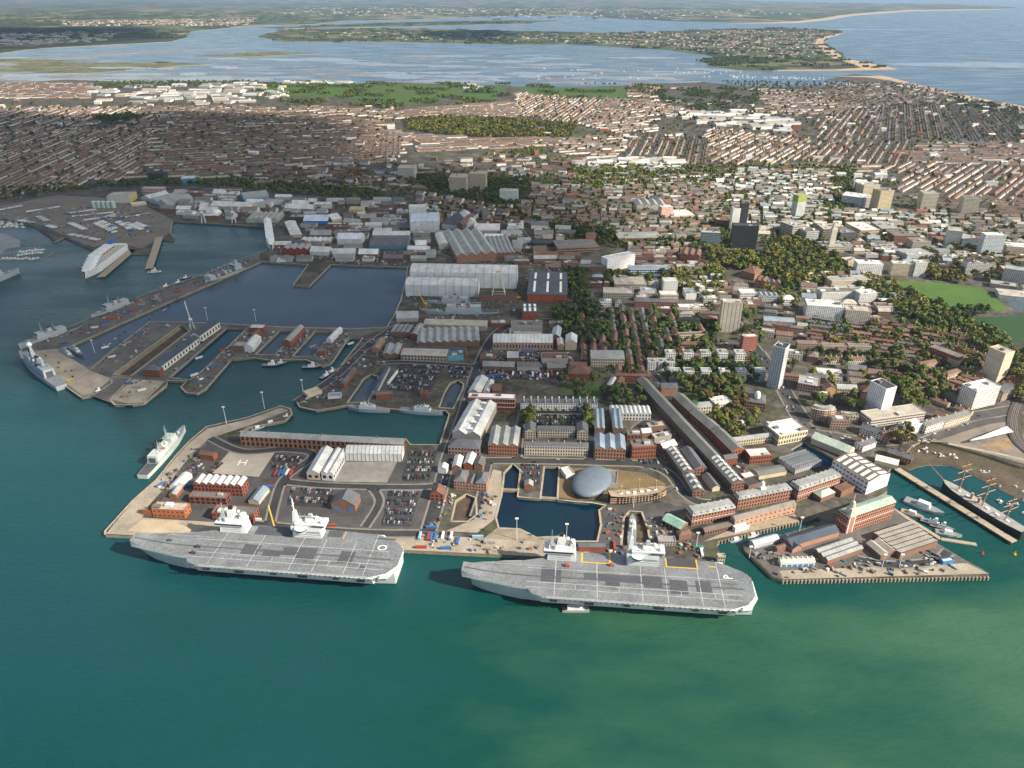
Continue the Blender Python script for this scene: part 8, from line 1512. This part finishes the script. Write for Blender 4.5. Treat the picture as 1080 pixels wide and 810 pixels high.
for (x0, y0, x1, y1, n) in ((101, 236, 121, 246, 13), (106, 234, 122, 242, 9), (123, 234, 140, 244, 14), (133, 236, 150, 243, 10), (140, 235, 156, 241, 7), (127, 231, 156, 226, 13), (70, 226, 100, 222, 14), (78, 229, 118, 225, 15), (90, 233, 120, 229, 11), (108, 231, 120, 227, 8), (40, 229, 50, 234, 9), (48, 238, 58, 241, 8), (74, 236, 90, 243, 9), (74, 248, 104, 254, 10), (30, 224, 62, 219, 14), (2, 222, 22, 218, 12), (20, 233, 34, 236, 10)):
    for i in range(n):
        t = (i + .5) / n; lorry(x0 + (x1 - x0) * t + rc.uniform(-.4, .4), y0 + (y1 - y0) * t, (.9 if x0 > 100 and y0 > 230 else .5) + rc.uniform(-.05, .05), rc.choice((0, 0, 0, 1, 1, 2, 2, 1, 4)))
CARC = [('white', (.62, .62, .60)), ('black', (.02, .02, .022)), ('silver', (.35, .36, .37)), ('dark blue', (.03, .05, .12)), ('red', (.32, .03, .025)), ('grey', (.12, .125, .13))]
def carm(c):
    def f(mb):
        mb.box(-2.15, 2.15, -.88, .88, .35, .95, 0, c, tx=.08, ty=.04, bottom=True); mb.box(-1.7, 1.0, -.8, .8, .95, 1.5, 0, (.03, .035, .04), tx=.45, ty=.14); mb.box(-1.25, .55, -.64, .64, 1.5, 1.54, 0, c)
        for x in (-1.3, 1.35): mb.box(x - .33, x + .33, -.9, .9, 0, .64, 0, (.015, .015, .015), bottom=True)
    return f
CARM = [boxmesh('car', carm(c)) for _, c in CARC]; ncar = 0; STV = []; STC = []
def car(x, y, ang, ci, where):
    global ncar
    if ncar < 290:
        ncar += 1; o = bpy.data.objects.new('car', CARM[ci]); COL.objects.link(o); o.location = (x, y, LZ + .33); o.rotation_euler.z = ang; tag(o, '%s car parked in the %s' % (CARC[ci][0], where), 'car', 'parked cars')
    else:
        cs, sn = math.cos(ang), math.sin(ang)
        for x0, x1, y0, y1, z0, z1, c in ((-2.15, 2.15, -.88, .88, .2, .95, CARC[ci][1]), (-1.4, .8, -.74, .74, .95, 1.5, (.03, .035, .04))):
            q = [(x0, y0), (x1, y0), (x1, y1), (x0, y1)]; T = lambda a, b, z: (x + a * cs - b * sn, y + a * sn + b * cs, LZ + .33 + z)
            for k in range(4): a, b = q[k], q[(k + 1) % 4]; STV.append([T(*a, z0), T(*b, z0), T(*b, z1), T(*a, z1)]); STC.append(c)
            STV.append([T(*p, z1) for p in q]); STC.append(c if z1 < 1 else tuple(v * .9 for v in CARC[ci][1]))
order = sorted(CARPARKS, key=lambda q: -sum(p[1] for p in q[1]) / len(q[1]))
for nm, zone in order:
    w = px(*zone); a, b = w[0], w[1]; d = (b - a); d.z = 0; Lx = d.length; d.normalize(); ang = math.atan2(d.y, d.x); up = w[3] - w[0]; up.z = 0; Ly = up.length; up.normalize(); s_ = 0; lines = MB()
    row = 0; v = 3.2
    while v < Ly - 2:
        u = 2.5
        while u < Lx - 2:
            p = a.lerp(w[3], v / Ly); q_ = b.lerp(w[2], v / Ly); pp = p + (q_ - p) * (u / Lx)
            if rc.random() < .78 and inpoly(pp.x, pp.y, w) and not occupied(pp.x, pp.y): car(pp.x, pp.y, ang + math.pi / 2 + rc.uniform(-.05, .05) + (math.pi if rc.random() < .5 else 0), rc.choice((0, 1, 1, 2, 2, 3, 1, 5, 5, 5, 2, 3, 4, 1, 5)), nm)
            u += 2.75
        v += 5.6 if row % 2 == 0 else 11.5; row += 1
def roadcars(pts, n, seed):
    r = random.Random(seed); w = [P(a, b) for a, b in smoothline(pts)]
    for i in range(n):
        k = r.randrange(len(w) - 1); t = r.random(); p = w[k].lerp(w[k + 1], t); d = w[k + 1] - w[k]; an = math.atan2(d.y, d.x); s_ = r.choice((-1, 1)) * r.uniform(2, 5); car(p.x - s_ * math.sin(an), p.y + s_ * math.cos(an), an, r.choice((0, 1, 2, 3, 5)), 'road')
ncar = 999
for i, (pts, n) in enumerate((([(466, 520), (480, 460), (500, 400), (526, 352)], 26), ([(560, 486), (680, 490), (722, 520)], 12), ([(800, 370), (824, 408), (850, 450), (940, 465), (1060, 432)], 44), ([(520, 215), (570, 270), (625, 325)], 40), ([(-20, 216), (110, 199), (330, 206), (440, 214)], 60), ([(600, 338), (700, 405), (780, 490)], 40), ([(340, 268), (345, 240), (430, 224)], 40), ([(905, 590), (940, 596), (985, 592)], 20), ([(960, 576), (1010, 598)], 18), ([(600, 330), (700, 340), (800, 375)], 60), ([(850, 350), (960, 380), (1060, 420)], 70), ([(640, 300), (760, 320), (860, 340)], 70), ([(940, 460), (985, 466)], 30), ([(190, 515), (215, 490)], 16), ([(100, 372), (190, 315)], 24), ([(40, 372), (85, 400)], 8), ([(220, 390), (262, 350)], 14), ([(330, 370), (380, 360), (410, 375)], 26), ([(440, 262), (560, 280), (700, 276)], 60), ([(300, 262), (430, 272)], 50), ([(60, 240), (150, 225)], 90), ([(230, 226), (300, 240)], 60))): roadcars(pts, n, 200 + i)
quads('parked_cars', STV, STC, M_V, kind='stuff')
# yard clutter: small stores, skips and crates on the quays, too many and too small to tell apart
CV = []; CC = []; rk = random.Random(31)
def clutter(zone, n):
    w = px(*zone); xs = [p.x for p in w]; ys = [p.y for p in w]; k = 0; t = 0
    while k < n and t < n * 20:
        t += 1; x = rk.uniform(min(xs), max(xs)); y = rk.uniform(min(ys), max(ys))
        if not inpoly(x, y, w) or occupied(x, y): continue
        k += 1; a, b, h = rk.uniform(.6, 3), rk.uniform(.6, 1.6), rk.uniform(.5, 2.6); g_ = rk.choice([(.36, .36, .35), (.16, .16, .16), (.22, .08, .055), (.06, .12, .2), (.5, .5, .48), (.10, .09, .08), (.24, .21, .16), (.09, .09, .1), (.14, .11, .09), (.2, .2, .2)]); an = rk.uniform(0, 3.14); cs, sn = math.cos(an), math.sin(an); q = [(x + u * cs - v * sn, y + u * sn + v * cs) for u, v in ((-a, -b), (a, -b), (a, b), (-a, b))]
        for i in range(4): p, p2 = q[i], q[(i + 1) % 4]; CV.append([(*p, LZ), (*p2, LZ), (*p2, LZ + .3 + h), (*p, LZ + .3 + h)]); CC.append(g_)
        CV.append([(*p, LZ + .3 + h) for p in q]); CC.append(g_)
for z_, n in (([(24, 370), (156, 311), (274, 268), (270, 274), (148, 330), (62, 367)], 130), ([(94, 388), (157, 340), (188, 340), (118, 395)], 45), ([(120, 424), (200, 352), (240, 344), (178, 400), (150, 424)], 35), ([(196, 408), (262, 348), (296, 348), (268, 372), (214, 410)], 70), ([(290, 376), (318, 348), (332, 348), (308, 376)], 60), ([(326, 378), (354, 348), (372, 352), (346, 382)], 70), ([(316, 424), (400, 352), (440, 345), (410, 382), (390, 395), (370, 400), (350, 424)], 140), ([(430, 300), (550, 310), (550, 345), (430, 345)], 200), ([(350, 264), (430, 266), (430, 280), (350, 278)], 160), ([(280, 258), (350, 260), (345, 275), (278, 274)], 80), ([(290, 215), (440, 215), (440, 260), (350, 258)], 220), ([(434, 564), (560, 572), (600, 576), (520, 584), (434, 578)], 34), ([(466, 520), (480, 520), (478, 552), (452, 556)], 24), ([(640, 536), (700, 548), (690, 586), (640, 584)], 40), ([(790, 578), (830, 586), (1030, 604), (824, 610)], 60), ([(690, 440), (745, 480), (700, 486)], 50), ([(510, 370), (600, 372), (620, 402), (508, 402)], 160), ([(160, 520), (205, 470), (215, 480), (190, 520)], 40), ([(510, 522), (526, 522), (520, 550), (504, 552)], 16), ([(0, 226), (150, 210), (170, 245), (100, 258), (36, 236)], 260), ([(440, 250), (560, 244), (620, 300), (560, 300)], 160), ([(700, 545), (740, 565), (742, 590), (690, 590)], 34)): clutter(z_, n)
quads('yard_clutter', CV, CC, M_V, kind='stuff')
